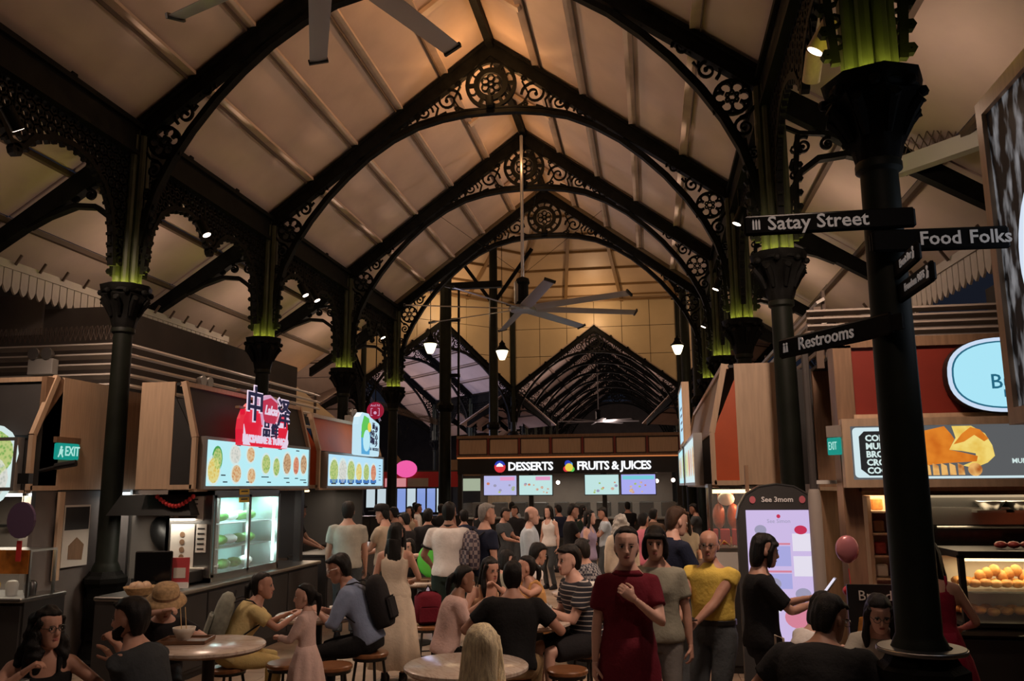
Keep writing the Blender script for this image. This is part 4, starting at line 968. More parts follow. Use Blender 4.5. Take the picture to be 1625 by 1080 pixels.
s = thing('snack_rack', 'pale wooden rack of packed snacks left of the bakery till', 'rack', (1.98, 7.5, .9), 0)
mb = MB(); mb.bx(-.22, -.19, 0, .25, 0, .9); mb.bx(.19, .22, 0, .25, 0, .9); mb.bx(-.22, .22, .24, .26, 0, .9); mb.build('frame', 'wood_lam', s)
for k in range(5):
    MB().bx(-.2, .2, 0, .25, .04+.18*k, .055+.18*k).build('shelf', 'wood_lam', s)
    for j in range(3): MB().bbox((-.12+.12*j, .1, .11+.18*k), (.09, .06, .10), .01).build('snack_pack', ['bread', 'paper', 'berry', 'wood_brown'][(j+k) % 4], s)
s = thing('orange_box', 'orange-red box hanging at the right edge of the bakery', 'box', (3.32, 6.6, 1.50), 0); MB().bbox((0, 0, .15), (.5, .3, .34), .01).build('box', 'orange_panel', s); MB().bx(-.1, .22, -.16, -.15, .27, .285).build('light_strip', 'tube_cool', s)
s = thing('promo_card', 'black and orange bread poster at the foot of the bakery counter', 'poster', (1.56, 6.62, .62), 0)
MB().bx(-.19, .19, 0, .02, 0, .56).build('card', 'black', s); MB().prism([(-.18, .02), (.18, .02), (.16, .30), (.05, .38), (-.12, .33)], .01, Matrix.Translation((0, -.006, 0))).build('bread_print', 'bread', s); text('lettering', 'Bread', .10, 'paper', s, (0, -.004, .48), face_rot(0), .003)
s = thing('promo_card', 'bright pink promotion card by the bakery till', 'poster', (1.84, 6.60, .92), 0); glow('pink_card', (.75, .06, .22), .7); MB().bx(-.13, .13, 0, .02, 0, .30).build('card', 'pink_card', s)
for k in range(3): MB().bx(-.1, .08, -.004, 0, .05+.07*k, .075+.07*k).build('printed_line', 'white', s)
s = thing('balloon_bunch', 'crinkled pink foil balloon tied to the bakery corner post', 'balloon', (1.42, 6.75, 1.28), 0); mat('foil_pink', (.48, .18, .20), .3, .2)
MB().ball((0, 0, .14), .085, 14, 10, sc=(1, .5, 1.2)).build('balloon', 'foil_pink', s, True); MB().tube([(0, 0, 0), (.02, 0, -.35)], .004, 5).build('ribbon', 'red_paper', s); MB().ball((-.02, 0, -.16), .035, 8, 6).build('knot', 'crimson', s, True)
s = thing('wrapped_pipe', 'cream wrapped downpipe beside the bakery post', 'pipe', (1.30, 7.25, 0), 0); MB().lathe([(.052, 0), (.052, 1.8), (.04, 1.86)], 14).build('sleeve', 'wall_pale', s, 40); MB().lathe([(.03, 1.8), (.03, 3.1)], 8).build('pipe', 'wall_dark', s); MB().bx(-.02, .2, -.02, .02, 1.90, 1.93).build('bracket', 'white_paint', s)
s = thing('exit_sign', 'small teal exit sign on the right, edge-on beside the bakery', 'exit sign', (1.43, 6.98, 2.12), -1.0); s.scale = (.62, .8, .9)
MB().bbox((0, 0, .08), (.20, .04, .15), .006).build('sign_face', 'exit_green', s); text('lettering', 'EXIT', .10, 'exit_white', s, (0, -.024, .08), face_rot(0), .003, sx=.7); MB().bx(-.10, .10, -.02, .03, .16, .26).build('housing', 'wall_pale', s)
# ---------- large advertising screen at the right edge
s = thing('advert_screen', 'tall framed advertising screen at the right edge, black-and-white picture', 'screen', (2.26, 3.97, 2.25), -PI/2)
# local x runs towards the camera
mb = MB(); W_, H_2 = 3.3, 2.10
mb.bx(-W_/2, -W_/2+.09, -.07, .25, 0, H_2); mb.bx(W_/2-.09, W_/2, -.07, .25, 0, H_2); mb.bx(-W_/2+.09, W_/2-.09, -.07, .25, H_2-.10, H_2); mb.bx(-W_/2+.09, W_/2-.09, -.07, .25, 0, .10); mb.build('frame', 'wood_lam', s)
MB().bx(-W_/2, W_/2, .20, .26, 0, H_2).build('back_board', 'wood_brown', s)
m = glow('mono_photo', (.1, .1, .1), .35); nt = m.node_tree; n = nt.nodes.new('ShaderNodeTexNoise'); n.inputs['Scale'].default_value = 4; n.inputs['Detail'].default_value = 8; mp = nt.nodes.new('ShaderNodeMapping'); mp.inputs['Scale'].default_value = (3, 1, 1.0); tc = nt.nodes.new('ShaderNodeTexCoord'); r_ = nt.nodes.new('ShaderNodeValToRGB'); r_.color_ramp.elements[0].position = .48; r_.color_ramp.elements[0].color = (.004, .004, .005, 1); r_.color_ramp.elements[1].position = .68; r_.color_ramp.elements[1].color = (.55, .55, .58, 1)
nt.links.new(tc.outputs['Object'], mp.inputs[0]); nt.links.new(mp.outputs[0], n.inputs['Vector']); nt.links.new(n.outputs[0], r_.inputs[0]); nt.links.new(r_.outputs[0], nt.nodes['Principled BSDF'].inputs['Emission Color'])
MB().bx(-W_/2+.09, W_/2-.09, -.04, -.02, .10, H_2-.10).build('picture', 'mono_photo', s)
glow('advert_disc', (.72, .82, .98), .9); p = MB(); disc(p, -.78, .95, .52, -.045, .01, 40); p.build('white_disc', 'advert_disc', s)
# louvres above the bakery, crest beam
s = thing('louvre_screen', 'brownish louvre screen above the bakery fascia', 'louvre', (0, 7.6, 0), 0)
for k in range(5): MB().box((3.2, 0, 3.13+.065*k), (3.6, .06, .022), rx=-.5).build('slat', 'louver_dark', s)
for x in (1.5, 3.2, 4.9): MB().bx(x-.03, x+.03, .03, .06, 2.9, 3.45).build('post', 'purlin_dark', s)
s = thing('louvre_screen', 'slanting white louvre screen above the wood-panelled right stall', 'louvre', (1.75, 0, 0), 0)
for k in range(5): MB().box((0, 11.0, 3.25+.12*k), (.09, 4.6, .03), ry=-.5).build('slat', 'louver', s)
for y in (8.8, 11, 13.2): MB().bx(.03, .06, y-.03, y+.03, 2.9, 3.85).build('post', 'purlin_dark', s)
w = struct('wall_upper_right'); MB().bx(2.4, 6, 9.2, 9.25, 0, 3.6).build('backing', 'panel_grey', w)
s = thing('crest_beam', 'white eaves beam with a crest of wire spikes at upper right', 'beam', (2.62, 8.5, 0), math.atan2(-1.55, 1.35))
MB().bx(-.1, 2.3, -.06, .06, 4.95, 5.12).build('beam', 'white_paint', s)
_sp = MB()
for k in range(26):
    x = -.05+.085*k
    for a in (-.05, .05): _sp.tube([(x-a, 0, 5.12), (x, 0, 5.22), (x+a*.8, 0, 5.30)], .006, 4)
tag(_sp.build('wire_spikes', 'purlin_dark', s), kind='stuff')
# ================================================================ SIGNS, KIOSK, CENTRAL STALL, FANS, LAMPS
def dir_sign(label, x0, y0, ang, L, z, h, body, tx, size, icon=None, flip=False, stub=.12):
    """flag sign clamped to the near right column; ang = direction it points"""
    s = thing('direction_sign', label, 'direction sign', (x0, y0, z), ang if not flip else ang-PI, 'direction signs on the near column')
    k = -1 if flip else 1
    a, b = (-stub, L) if k > 0 else (-L, stub)
    MB().bbox(((a+b)/2, 0, 0), (b-a, .035, h), .012).build('panel', 'sign_black', s)
    if body: text('lettering', body, size, 'sign_text', s, (tx, -.021, 0), face_rot(0), .004, .0015)
    if icon is not None:
        mb = MB(); ix = icon[1]
        if icon[0] == 'satay':
            for j in range(3): mb.bx(ix-.018+.016*j, ix-.008+.016*j, -.022, -.018, -.028, .018); mb.prism([(ix-.018+.016*j, .018), (ix-.008+.016*j, .018), (ix-.013+.016*j, .032)], .004, Matrix.Translation((0, -.02, 0)))
        elif icon[0] == 'people':
            for j in range(2): mb.prism([(ix-.024+.026*j, -.03), (ix-.004+.026*j, -.03), (ix-.008+.026*j, .012), (ix-.020+.026*j, .012)], .004, Matrix.Translation((0, -.02, 0))); disc(mb, ix-.014+.026*j, .022, .008, -.02, .004, 8)
        else:
            disc(mb, ix, .022, .011, -.02, .004, 8); mb.prism([(ix-.016, -.03), (ix+.012, -.03), (ix+.018, .0), (ix, .012)], .004, Matrix.Translation((0, -.02, 0)))
        mb.build('icon', 'sign_text', s)
    c = MB(); c.box((0, .03 if abs(math.cos(ang)) > .5 else .0, 0), (.245, .02, h*.7)); c.build('clamp', 'iron', s)
    return s
dir_sign('black sign with a satay-stick icon, topmost, pointing left', 1.365, 4.74, PI, .80, 3.345, .115, 'Satay Street', -.40, .112, ('satay', -.735), True)
dir_sign('black sign with white lettering pointing right, beside the advertising screen', 1.365, 4.74, .06, .60, 3.215, .125, '', .375, .106)
_ff = [o for o in COL.objects if o.name.startswith('direction_sign')][-1]
text('lettering', 'Food', .106, 'sign_text', _ff, (.235, -.021, 0), face_rot(0), .004, .0015); text('lettering', 'Folks', .106, 'sign_text', _ff, (.495, -.021, 0), face_rot(0), .004, .0015)
dir_sign('black restrooms sign, lowest on the column, pointing left', 1.30, 4.80, R(120), .90, 2.76, .125, 'Restrooms', -.46, .108, ('people', -.82), True, .05)
dir_sign('small edge-on black sign, upper of the pair pointing at the camera', 1.38, 4.80, -PI/2-.02, .42, 3.06, .10, 'Event Bar', .255, .058, ('x', .39), stub=.05)
dir_sign('small edge-on black sign, lower of the pair pointing at the camera', 1.39, 4.80, -PI/2+.02, .52, 2.93, .105, 'Freedom 96FS', .295, .054, ('x', .49), stub=.05)
# slim self-order kiosk
s = thing('order_kiosk', 'tall rounded black self-order kiosk with a lilac touch screen', 'kiosk', (1.02, 7.4, 0), .02)
P = [(-.33, .05), (.33, .05), (.33, 1.62), (.31, 1.72), (.25, 1.82), (.14, 1.885), (0, 1.905), (-.14, 1.885), (-.25, 1.82), (-.31, 1.72), (-.33, 1.62)]
MB().prism(P, .10).build('housing', 'charcoal2', s); MB().bbox((0, .05, .03), (.7, .4, .06), .015).build('base_plate', 'black', s)
MB().ribbon(P[2:], .012, .108).build('edge_trim', 'steel', s)
m = glow('kiosk_lilac', (.62, .50, .80), .95); f = MB().bx(-.26, .26, -.056, -.050, .55, 1.69).build('touch_screen', 'kiosk_lilac', s)
glow('k_white', (.80, .76, .88), .95); glow('k_grey', (.40, .38, .55), .8); glow('k_pink', (.75, .25, .35), .85); glow('k_red', (.65, .03, .10), .8); glow('k_blue', (.42, .42, .80), .9)
def kp(nm, x0, x1, z0, z1, m): MB().bx(x0, x1, -.060, -.056, z0, z1).build(nm, m, f)
kp('picture_tile', .10, .25, 1.36, 1.50, 'k_white'); kp('picture_tile', .10, .25, 1.16, 1.32, 'k_white'); kp('picture_tile', -.24, .08, 1.24, 1.40, 'k_blue'); kp('picture_tile', -.24, .08, 1.06, 1.18, 'k_blue'); kp('divider', -.24, .08, 1.41, 1.425, 'k_pink'); kp('divider', -.24, .08, 1.19, 1.205, 'k_pink')
for (x, z, r, m, sx) in ((-.15, 1.53, .05, 'k_grey', 1.2), (.17, 1.53, .045, 'k_red', 1.4), (-.07, 1.10, .06, 'k_grey', 1.3), (.16, 1.02, .06, 'k_grey', 1.3), (-.10, .92, .09, 'k_white', 1.2), (.11, .84, .11, 'k_pink', 1.2), (.15, .90, .06, 'k_red', 1.5), (.12, .82, .08, 'k_white', 1.2)):
    p = MB(); disc(p, x, z, r*.8, -.060-.001*r*10, .004, 18, sx); p.build('printed_dish', m, f)
text('lettering', 'See Simon', .045, 'k_grey', f, (0, -.060, 1.60), face_rot(0), .002); kp('caption', -.05, .08, .60, .63, 'k_pink'); p = MB(); disc(p, 0, 1.64, .016, -.060, .003, 10); p.build('logo_dot', 'k_red', f)
text('lettering', 'See 3mom', .060, 'sign_text', s, (0, -.054, 1.775), face_rot(0), .003, .001)
mat('badge_pink', (.42, .10, .12), .5, emit=(.5, .1, .12), es=.12)
for x in (-.20, .20): p = MB(); disc(p, x, 1.775, .030, -.052, .006, 14, .85); p.build('badge', 'badge_pink', s)
MB().bx(-.245, -.215, -.01, .02, 1.84, 2.06).build('antenna', 'wood_brown', s)

# ---------- central stall in the octagon: DESSERTS / FRUITS & JUICES
t = thing('central_stall', 'long central stall with white DESSERTS and FRUITS & JUICES lettering', 'food stall', (-2.27, 23.0, 0), 0)
W_ = 6.1
MB().bx(-W_/2, W_/2, 0, 3.0, 3.24, 3.30).build('roof_board', 'charcoal', t); MB().bx(-W_/2, W_/2, 0.02, .06, 2.70, 3.24).build('fascia_back', 'wall_dark', t)
MB().bx(-W_/2-.02, W_/2+.02, -.03, .06, 3.22, 3.30).build('top_rail', 'wood_brown', t); MB().bx(-W_/2-.02, W_/2+.02, -.06, .06, 2.70, 2.76).build('bottom_rail', 'wood_brown', t)
n = 7; pw = W_/n
for k in range(n): MB().bbox((-W_/2+pw*(k+.5), .01, 2.985), (pw-.10, .03, .40), .01).build('fascia_panel', 'wood_lam', t)
for k in range(n+1): MB().bx(-W_/2+pw*k-.03, -W_/2+pw*k+.03, -.01, .05, 2.76, 3.22).build('stile', 'red_panel', t)
MB().bx(-W_/2, W_/2, -.07, -.05, 2.665, 2.70).build('led_strip', 'led_orange', t)
MB().bx(-W_/2, W_/2, 0, .08, 2.24, 2.66).build('sign_band', 'black', t)
text('lettering', 'DESSERTS', .31, 'letters', t, (-1.0, -.02, 2.43), face_rot(0), .03, .008, spacing=.92)
text('lettering', 'FRUITS & JUICES', .31, 'letters', t, (1.27, -.02, 2.43), face_rot(0), .03, .008, spacing=.90)
glow('logo_blue', (.03, .06, .50), .9); glow('logo_red', (.75, .04, .05), .9)
p = MB(); disc(p, -1.85, 2.43, .155, -.01, .02, 20); p.build('logo_disc', 'logo_red', t); p = MB(); p.prism(arc(-1.85, 2.45, .15, .2, PI-.2, 12), .02, Matrix.Translation((0, -.025, 0))); p.build('logo_cap', 'logo_blue', t)
MB().prism([(-1.95, 2.44), (-1.75, 2.44), (-1.78, 2.50), (-1.85, 2.54), (-1.92, 2.50)], .02, Matrix.Translation((0, -.04, 0))).build('logo_bowl', 'letters', t)
for (x, z, r, m) in ((.08, 2.40, .11, 'sign_sun'), (.05, 2.50, .09, 'logo_blue'), (.0, 2.36, .08, 'logo_red'), (.16, 2.35, .07, 'sign_lime'), (.12, 2.48, .06, 'sign_sky')):
    p = MB(); disc(p, x-.02, z, r, -.01-.004*r*10, .02, 14); p.build('logo_fruit', m, t)
# screens
glow('scr_lilac', (.50, .50, .82), .95); glow('scr_mint', (.55, .80, .78), .95); glow('scr_violet', (.42, .42, .90), .95); glow('scr_pink', (.85, .35, .60), .9); glow('scr_cyan', (.2, .65, .75), .9)
for k, (xc, m, lab) in enumerate(((-4.10, 'scr_lilac', 'lilac menu screen, leftmost of the four over the central counter'), (-3.12, 'scr_mint', 'pale mint menu screen with a pink corner, second of four over the central counter'), (-1.33, 'scr_mint', 'pale mint menu screen, third of the four over the central counter'), (-.36, 'scr_violet', 'violet-blue menu screen, rightmost of the four over the central counter'))):
    s = thing('menu_screen', lab, 'screen', (xc, 22.93, 1.66), 0, 'menu screens of the central stall')
    MB().bbox((0, 0, .27), (.94, .05, .56), .008).build('bezel', 'black', s); f = MB().bx(-.45, .45, -.03, -.024, .01, .53).build('panel', m, s)
    rr = random.Random(k)
    for j in range(9):
        p = MB(); disc(p, rr.uniform(-.38, .38), rr.uniform(.06, .34), rr.uniform(.02, .04), -.032, .003, 10, 1.2); p.build('printed_dish', rr.choice(['dish_red', 'dish_green', 'k_grey', 'dish_pink']), f)
    MB().bx(*( (.0, .40) if k < 2 else (-.42, .42)), -.033, -.030, .40, .50).build('header', ['scr_pink', 'scr_pink', 'scr_mint', 'scr_cyan'][k], f)
    MB().bx(-.02, .02, 0, .12, .53, .62).build('mount', 'black', s)
counter(t, W_-.2, .8, 1.05, 0, 'charcoal2', 'steel', 7); MB().bx(-W_/2+.2, W_/2-.2, 2.2, 2.25, 0, 2.3).build('back_wall', 'wall_pale', t)
for x in (-W_/2+.06, -1.0, 1.0, W_/2-.06): MB().bx(x-.06, x+.06, .05, .17, 0, 2.3).build('post', 'charcoal', t)
MB().bx(-W_/2+.1, W_/2-.1, .2, .8, 1.05, 1.45).build('glass_guard', 'glass', t)
MB().bx(-2.6, -1.9, 2.1, 2.2, 1.0, 2.1).build('door_panel', 'wood_lam', t)
for k in range(10): MB().bbox((-2.7+.6*k, 1.4, 1.25), (.4, .4, .4), .02).build('machine', ['steel_dark', 'charcoal2', 'charcoal'][k % 3], t)
for k, x in enumerate((-.35, 2.4, 2.85, .95)): MB().ball((x, .9, 2.0+.02*k), .055, 10, 6).build('bulb', 'lens', t, True)
stall_light(Matrix.Translation((-2.27, 24.0, 0)), 0, 0, 2.2, L_STALL*1.3, (1, .86, .7), 5, .6)
# ---------- stalls far behind, left of the lantern post
t = thing('far_stall', 'distant stall with pink glowing peach sign and bright blue fridges', 'food stall', (-8.9, 29.6, 0), .25)
MB().bx(-2.2, 2.2, 0, .1, 1.9, 2.45).build('fascia_face', 'crimson', t); MB().bx(-2.2, 2.2, .0, 2, 2.45, 2.5).build('top_board', 'charcoal', t); counter(t, 4.4, .6, .9, -.1, 'charcoal')
glow('peach', (.95, .12, .42), .9); glow('far_blue', (.28, .40, .85), .8); glow('far_white', (.65, .78, .85), .8); glow('far_pink', (.75, .30, .32), .8)
p = MB(); p.ball((.15, -.1, 2.55), .36, 16, 10, sc=(1.1, .3, .85)); p.build('peach_sign', 'peach', t, True); MB().prism([(-.3, 2.9), (-.15, 2.75), (-.02, 2.85), (-.18, 3.05)], .05, Matrix.Translation((0, -.1, 0))).build('leaf', 'wood_brown', t)
MB().bx(-.6, .15, -.06, -.02, 1.92, 2.22).build('menu_panel', 'far_pink', t); MB().bx(.2, .95, -.06, -.02, 1.92, 2.22).build('menu_panel', 'wall_pale', t)
for k in range(7): MB().bx(-.9+.36*k, -.6+.36*k, .5, .6, 1.0, 1.85).build('fridge_door', 'far_blue' if k % 3 else 'far_white', t)
MB().bx(-1.9, -1.5, -.05, 0, 1.0, 2.6).build('light_panel', 'far_white', t); MB().bx(-1.25, -.95, -.05, 0, 1.2, 2.6).build('light_panel', 'far_white', t)
stall_light(Matrix.Translation((-8.9, 30.2, 0)), 0, 0, 1.88, 20, (.8, .85, 1), 3, .5)
t = thing('far_stall', 'distant stall with pale green menu panel left of the lantern post', 'food stall', (-6.2, 31.0, 0), .1)
MB().bx(-1.3, 1.3, 0, .1, 2.3, 2.9).build('fascia_face', 'wood_brown', t); counter(t, 2.6, .6, .9, -.1, 'charcoal'); glow('far_mint', (.50, .58, .42), .7); MB().bx(-.8, .9, -.06, -.02, 1.75, 2.2).build('menu_panel', 'far_mint', t); MB().bx(.62, .68, -.08, -.06, 1.8, 2.6).build('light_tube', 'tube_warm', t); MB().bx(-1.3, 1.3, 1.4, 1.5, 0, 2.3).build('back_wall', 'wall_dark', t)
t = thing('far_stall', 'dark distant stalls on the left beyond the octagon corner', 'food stall', (-9.6, 22.0, 0), PI/2-.2)
MB().bx(-3, 3, 0, .1, 2.0, 2.7).build('fascia_face', 'charcoal', t); MB().bx(-2.4, -1.2, -.06, -.02, 1.75, 2.2).build('menu_panel', 'far_white', t); MB().bx(.2, 1.9, -.06, -.02, 1.75, 2.2).build('menu_panel', 'far_white', t); counter(t, 6, .6, .9, -.1, 'charcoal'); MB().bx(-3, 3, 1.9, 2, 0, 2.7).build('back_wall', 'wall_pale', t)
stall_light(Matrix.Translation((-10.4, 22, 0)), 0, 0, 1.9, 22, (.9, .92, 1), 3, 2)
# round red sign
s = thing('round_sign', 'round dark red hanging sign with white frame mark by the octagon column', 'sign', (-5.93, 17.64, 3.56), .15); glow('round_red', (.30, .004, .03), .9)
mb = MB(); disc(mb, 0, 0, .185, 0, .05, 28); mb.build('disc', 'round_red', s)
for z in (.11,): text('lettering', 'And Ni', .07, 'sign_lilac', s, (0, -.028, z), face_rot(0), .003)
mb = MB()
for a in (-1, 1): mb.bx(a*.09-.006, a*.09+.006, -.03, -.026, -.11, .05); mb.bx(a*.075-.02, a*.075+.02, -.03, -.026, .04, .052); mb.bx(a*.075-.02, a*.075+.02, -.03, -.026, -.115, -.103)
disc(mb, 0, -.05, .035, -.028, .004, 10); mb.build('frame_mark', 'sign_lilac', s); MB().tube([(0, .0, .17), (0, 0, 2.0)], .012, 6).build('hanger', 'iron', s)

# ---------- big ceiling fans
def fan(label, x, y, z, r, ang, ztop):
    s = thing('ceiling_fan', label, 'fan', (x, y, z), ang, 'large ceiling fans')
    mb = MB(); mb.lathe([(.02, -.06), (.24, -.05), (.27, -.01), (.27, .02), (.20, .05), (.10, .07)], 24); mb.build('hub', 'fan_metal', s, 40)
    MB().lathe([(.12, .05), (.14, .08), (.14, .12), (.11, .14), (.11, .46), (.14, .50), (.12, .58), (.04, .62)], 12).build('motor', 'iron', s)
    MB().bx(-.16, -.10, -.05, .05, .10, .52).build('control_box', 'fan_metal', s)
    MB().tube([(0, 0, .6), (0, 0, ztop-z)], .032, 8).build('down_rod', 'fan_metal', s)
    mb = MB(); w0, w1, R_ = .22, .18, r; rings = []
    for d, w in ((.22, w0*.8), (.32, w0), (r*.6, (w0+w1)/2), (r-.03, w1)):
        tl = -.28; rings.append([(d, -w/2*math.cos(tl), -w/2*math.sin(tl)-.004), (d, 0, -.012), (d, w/2*math.cos(tl), w/2*math.sin(tl)-.004), (d, w/2*math.cos(tl), w/2*math.sin(tl)+.004), (d, 0, .008), (d, -w/2*math.cos(tl), -w/2*math.sin(tl)+.004)])
    me = mb.loft(rings).mesh('blade', 'fan_metal', 40); ce = MB().box((r-.015, 0, 0), (.03, w1+.02, .05), rx=-.28).mesh('blade_tip', 'black')
    for k in range(8):
        b = link('blade', me, s, (0, 0, 0), k*PI/4); link('blade_tip', ce, b)
    for k in range(3):
        a = k*2*PI/3+.5; MB().tube([(.05*math.cos(a), .05*math.sin(a), .7), (2.2*math.cos(a), 2.2*math.sin(a), min(ztop-z-.6, 2.4))], .004, 4).build('guy_wire', 'iron', s)
fan('large silver eight-blade ceiling fan hanging in the middle of the hall', CX, 15.4, 5.22, 2.25, R(20), 8.7)
fan('large silver fan at the top of the picture, only two blades in view', -2.5, 5.85, 6.2, 1.85, R(68), 8.7)
fan('small distant ceiling fan beneath the far gable', -2.7, 45.0, 5.3, 2.2, R(12), 8.7)
# ---------- pendants in the octagon
def dome_z(x, y):
    r = max((x-OC.x)*-math.sin(k*PI/4)+(y-OC.y)*math.cos(k*PI/4) for k in range(8)); return ZD+(ZTOP-ZD)*(RIN-r)/(RIN-RTOP)
for (x, y, z, lab) in ((-6.93, 26.0, 6.38, 'cone-glass pendant lamp left of the lantern post'), (-4.92, 28.0, 6.40, 'cone-glass pendant lamp between the two lantern posts'), (1.07, 30.0, 6.7, 'cone-glass pendant lamp at the right edge of the octagon')):
    s = thing('pendant_lamp', lab, 'pendant lamp', (x, y, z), 0, 'octagon pendant lamps')
    MB().lathe([(.09, -.22), (.14, -.12), (.21, .08), (.19, .10)], 16).build('glass_cone', 'lamp_glass', s, 40); MB().lathe([(.24, .09), (.25, .12), (.16, .20), (.10, .30), (.11, .34), (.05, .40), (.02, .46)], 16).build('cap', 'iron', s, 40); MB().tube([(0, 0, .45), (0, 0, dome_z(x, y)-z)], .012, 6).build('cord', 'iron', s)
    light('POINT', 'pendant_light', (x, y, z-.3), 30, (1, .75, .42), .1)
# ---------- cylinder downlights in the arcades
def spot(x, y, z, label, aim=(0, 0, -1), vis=True, body='wood_lam', power=None):
    s = thing('cylinder_spotlight', label, 'spotlight', (x, y, z), 0, 'cylinder downlights')
    q = Vector(aim).normalized().to_track_quat('-Z', 'Y'); Mq = q.to_matrix().to_4x4()
    mb = MB(); mb.M = Mq; mb.lathe([(.055, -.10), (.06, -.10), (.06, .12), (.03, .13)], 16); mb.build('housing', body, s, 40)
    mb = MB(); mb.M = Mq; mb.lathe([(.052, -.102), (.052, -.098)], 16); mb.build('lens', 'lens', s)
    MB().tube([(0, 0, .05), (0, 0, .35)], .012, 6).build('stem', 'iron', s)
    o = light('SPOT', 'downlight', Vector((x, y, z))+q @ Vector((0, 0, -.13)), power or L_SPOT, (1.0, .71, .54), .16, spot=R(92), blend=.7); o.rotation_euler = q.to_euler()
_sl = [(-5.72, 6.45, 5.28, 'at the left picture edge'), (-5.72, 9.85, 5.28, 'in the second left arch'), (-5.72, 13.1, 5.20, 'in the third left arch, nearer one'), (-5.72, 13.6, 5.22, 'in the third left arch, farther one'), (-5.72, 17.3, 5.2, 'in the fourth left arch')]
for (x, y, z, l) in _sl: spot(x, y, z, 'small cylinder downlight '+l, (.55, 0, -1) if y > 7 else (.2, .75, -1), body='iron')
spot(1.2, 5.30, 4.76, 'pale cylinder downlight, upper of the pair by the near column', (-.60, .2, -1))
spot(1.2, 5.66, 4.74, 'pale cylinder downlight, lower of the pair by the near column', (-.05, 1.2, -1))
for (x, a, l) in ((-5.72, (.45, .45, -1), 'left'), (1.2, (-.40, .45, -1), 'right')): spot(x, 2.6, 5.2, f'unseen cylinder downlight added nearest to the camera in the {l} arcade', a, body='iron', power=L_SPOT*.25)  # added out of view to light the people from the front
for (y, l) in ((10.4, 'second'), (14.0, 'third'), (17.4, 'fourth')): spot(1.2, y, 5.2, f'small cylinder downlight in the {l} right arch', (-.45, 0, -1), body='iron')
# ================================================================ TABLES AND STOOLS
def _mesh_table(r=.41):
    T = {}
    T['top'] = MB().lathe([(r-.012, .716), (r, .724), (r, .742), (r-.01, .75), (.0005, .75)], 48).mesh('marble_top', 'marble', 40)
    T['rim'] = MB().lathe([(r*.55, .690), (r-.03, .702), (r-.012, .716), (.01, .716)], 40).mesh('under_rim', 'wood_brown', 40)
    mb = MB(); mb.lathe([(.045, .03), (.045, .66), (.10, .69)], 14); T['ped'] = mb.mesh('pedestal', 'black', 40)
    mb = MB(); mb.lathe([(.25, 0), (.25, .015), (.10, .03), (.05, .06)], 24); T['foot'] = mb.mesh('foot_plate', 'black', 40)
    return T
TBL = _mesh_table()
def table(x, y, label, sc=1.0):
    t = thing('marble_table', label, 'table', (x, y, 0), random.Random(int(x*100)).uniform(0, 6), 'round marble tables'); t.scale = (sc, sc, 1)
    link('marble_top', TBL['top'], t); link('under_rim', TBL['rim'], t); link('pedestal', TBL['ped'], t); link('foot_plate', TBL['foot'], t); return t
def _mesh_stool():
    S = {}
    S['seat'] = MB().lathe([(.155, .425), (.165, .435), (.165, .455), (.155, .465), (.0005, .46)], 28).mesh('seat', 'stool_wood', 40)
    S['ring'] = MB().lathe([(.150, .40), (.152, .425), (.02, .425)], 24).mesh('seat_ring', 'black')
    mb = MB()
    S['leg'] = MB().tube([(.12, 0, .42), (.18, 0, .01)], .013, 8).mesh('leg', 'black')
    pts = [(.155*math.cos(2*PI*k/24), .155*math.sin(2*PI*k/24), .17) for k in range(25)]
    S['foot'] = MB().tube(pts, .009, 6).mesh('foot_ring', 'black')
    return S
STL = _mesh_stool()
def stool(x, y, label, h=.46):
    t = thing('bar_stool', label, 'stool', (x, y, 0), random.Random(int(x*977+y*31)).uniform(0, 1.5), 'round wooden stools'); t.scale = (1, 1, h/.46)
    link('seat', STL['seat'], t); link('seat_ring', STL['ring'], t); link('foot_ring', STL['foot'], t)
    for k in range(4): link('leg', STL['leg'], t, (0, 0, 0), k*PI/2+.4)
    return t
table(-1.25, 5.68, 'round marble table in front, nearest to the camera in the middle')
table(-3.33, 6.15, 'round marble table at lower left with a bowl on it')
table(-3.10, 7.70, 'round marble table between the yellow outfit and the light blue shirt', .95)
table(-1.14, 7.55, 'round marble table of the group around the black T-shirt')
table(-2.98, 10.5, 'round table with a tray behind the long cream dress', .95)
table(-.75, 9.6, 'round marble table behind the striped T-shirt', .95)
table(1.17, 5.42, 'small dark-set table among the seated people beside the sign column', .72)
table(-3.35, 4.28, 'round marble table before the pair at lower left', .85)
# food and crockery
mat('ceramic', (.62, .56, .48), .3); mat('tray_brown', (.16, .08, .04), .5); mat('soup', (.30, .26, .08), .3, var=.4, vs=30); mat('drink', (.55, .35, .12), .2); mat('chop', (.5, .33, .15), .5)
mat('glass_cup', (.7, .75, .75), .08, alpha=.35)
def bowl(x, y, z, label, r=.075, m='ceramic', food='soup', sticks=False):
    s = thing('food_bowl', label, 'bowl', (x, y, z), 0, 'bowls on the tables'); h = r*1.0
    MB().lathe([(r*.55, 0), (r*.6, .01), (r*.9, h*.6), (r, h), (r*.93, h), (r*.8, h*.5), (.002, h*.35)], 24, cap=False).build('bowl', m, s, True)
    MB().lathe([(r*.86, h*.72), (r*.4, h*.80), (.002, h*.82)], 20, cap=False).build('food', food, s, True)
    if sticks:
        for k in (-1, 1): MB().tube([(0.02*k, 0, h*.6), (-.05+.02*k, .05, h+.14)], .0035, 6).build('chopstick', 'chop', s)
    return s
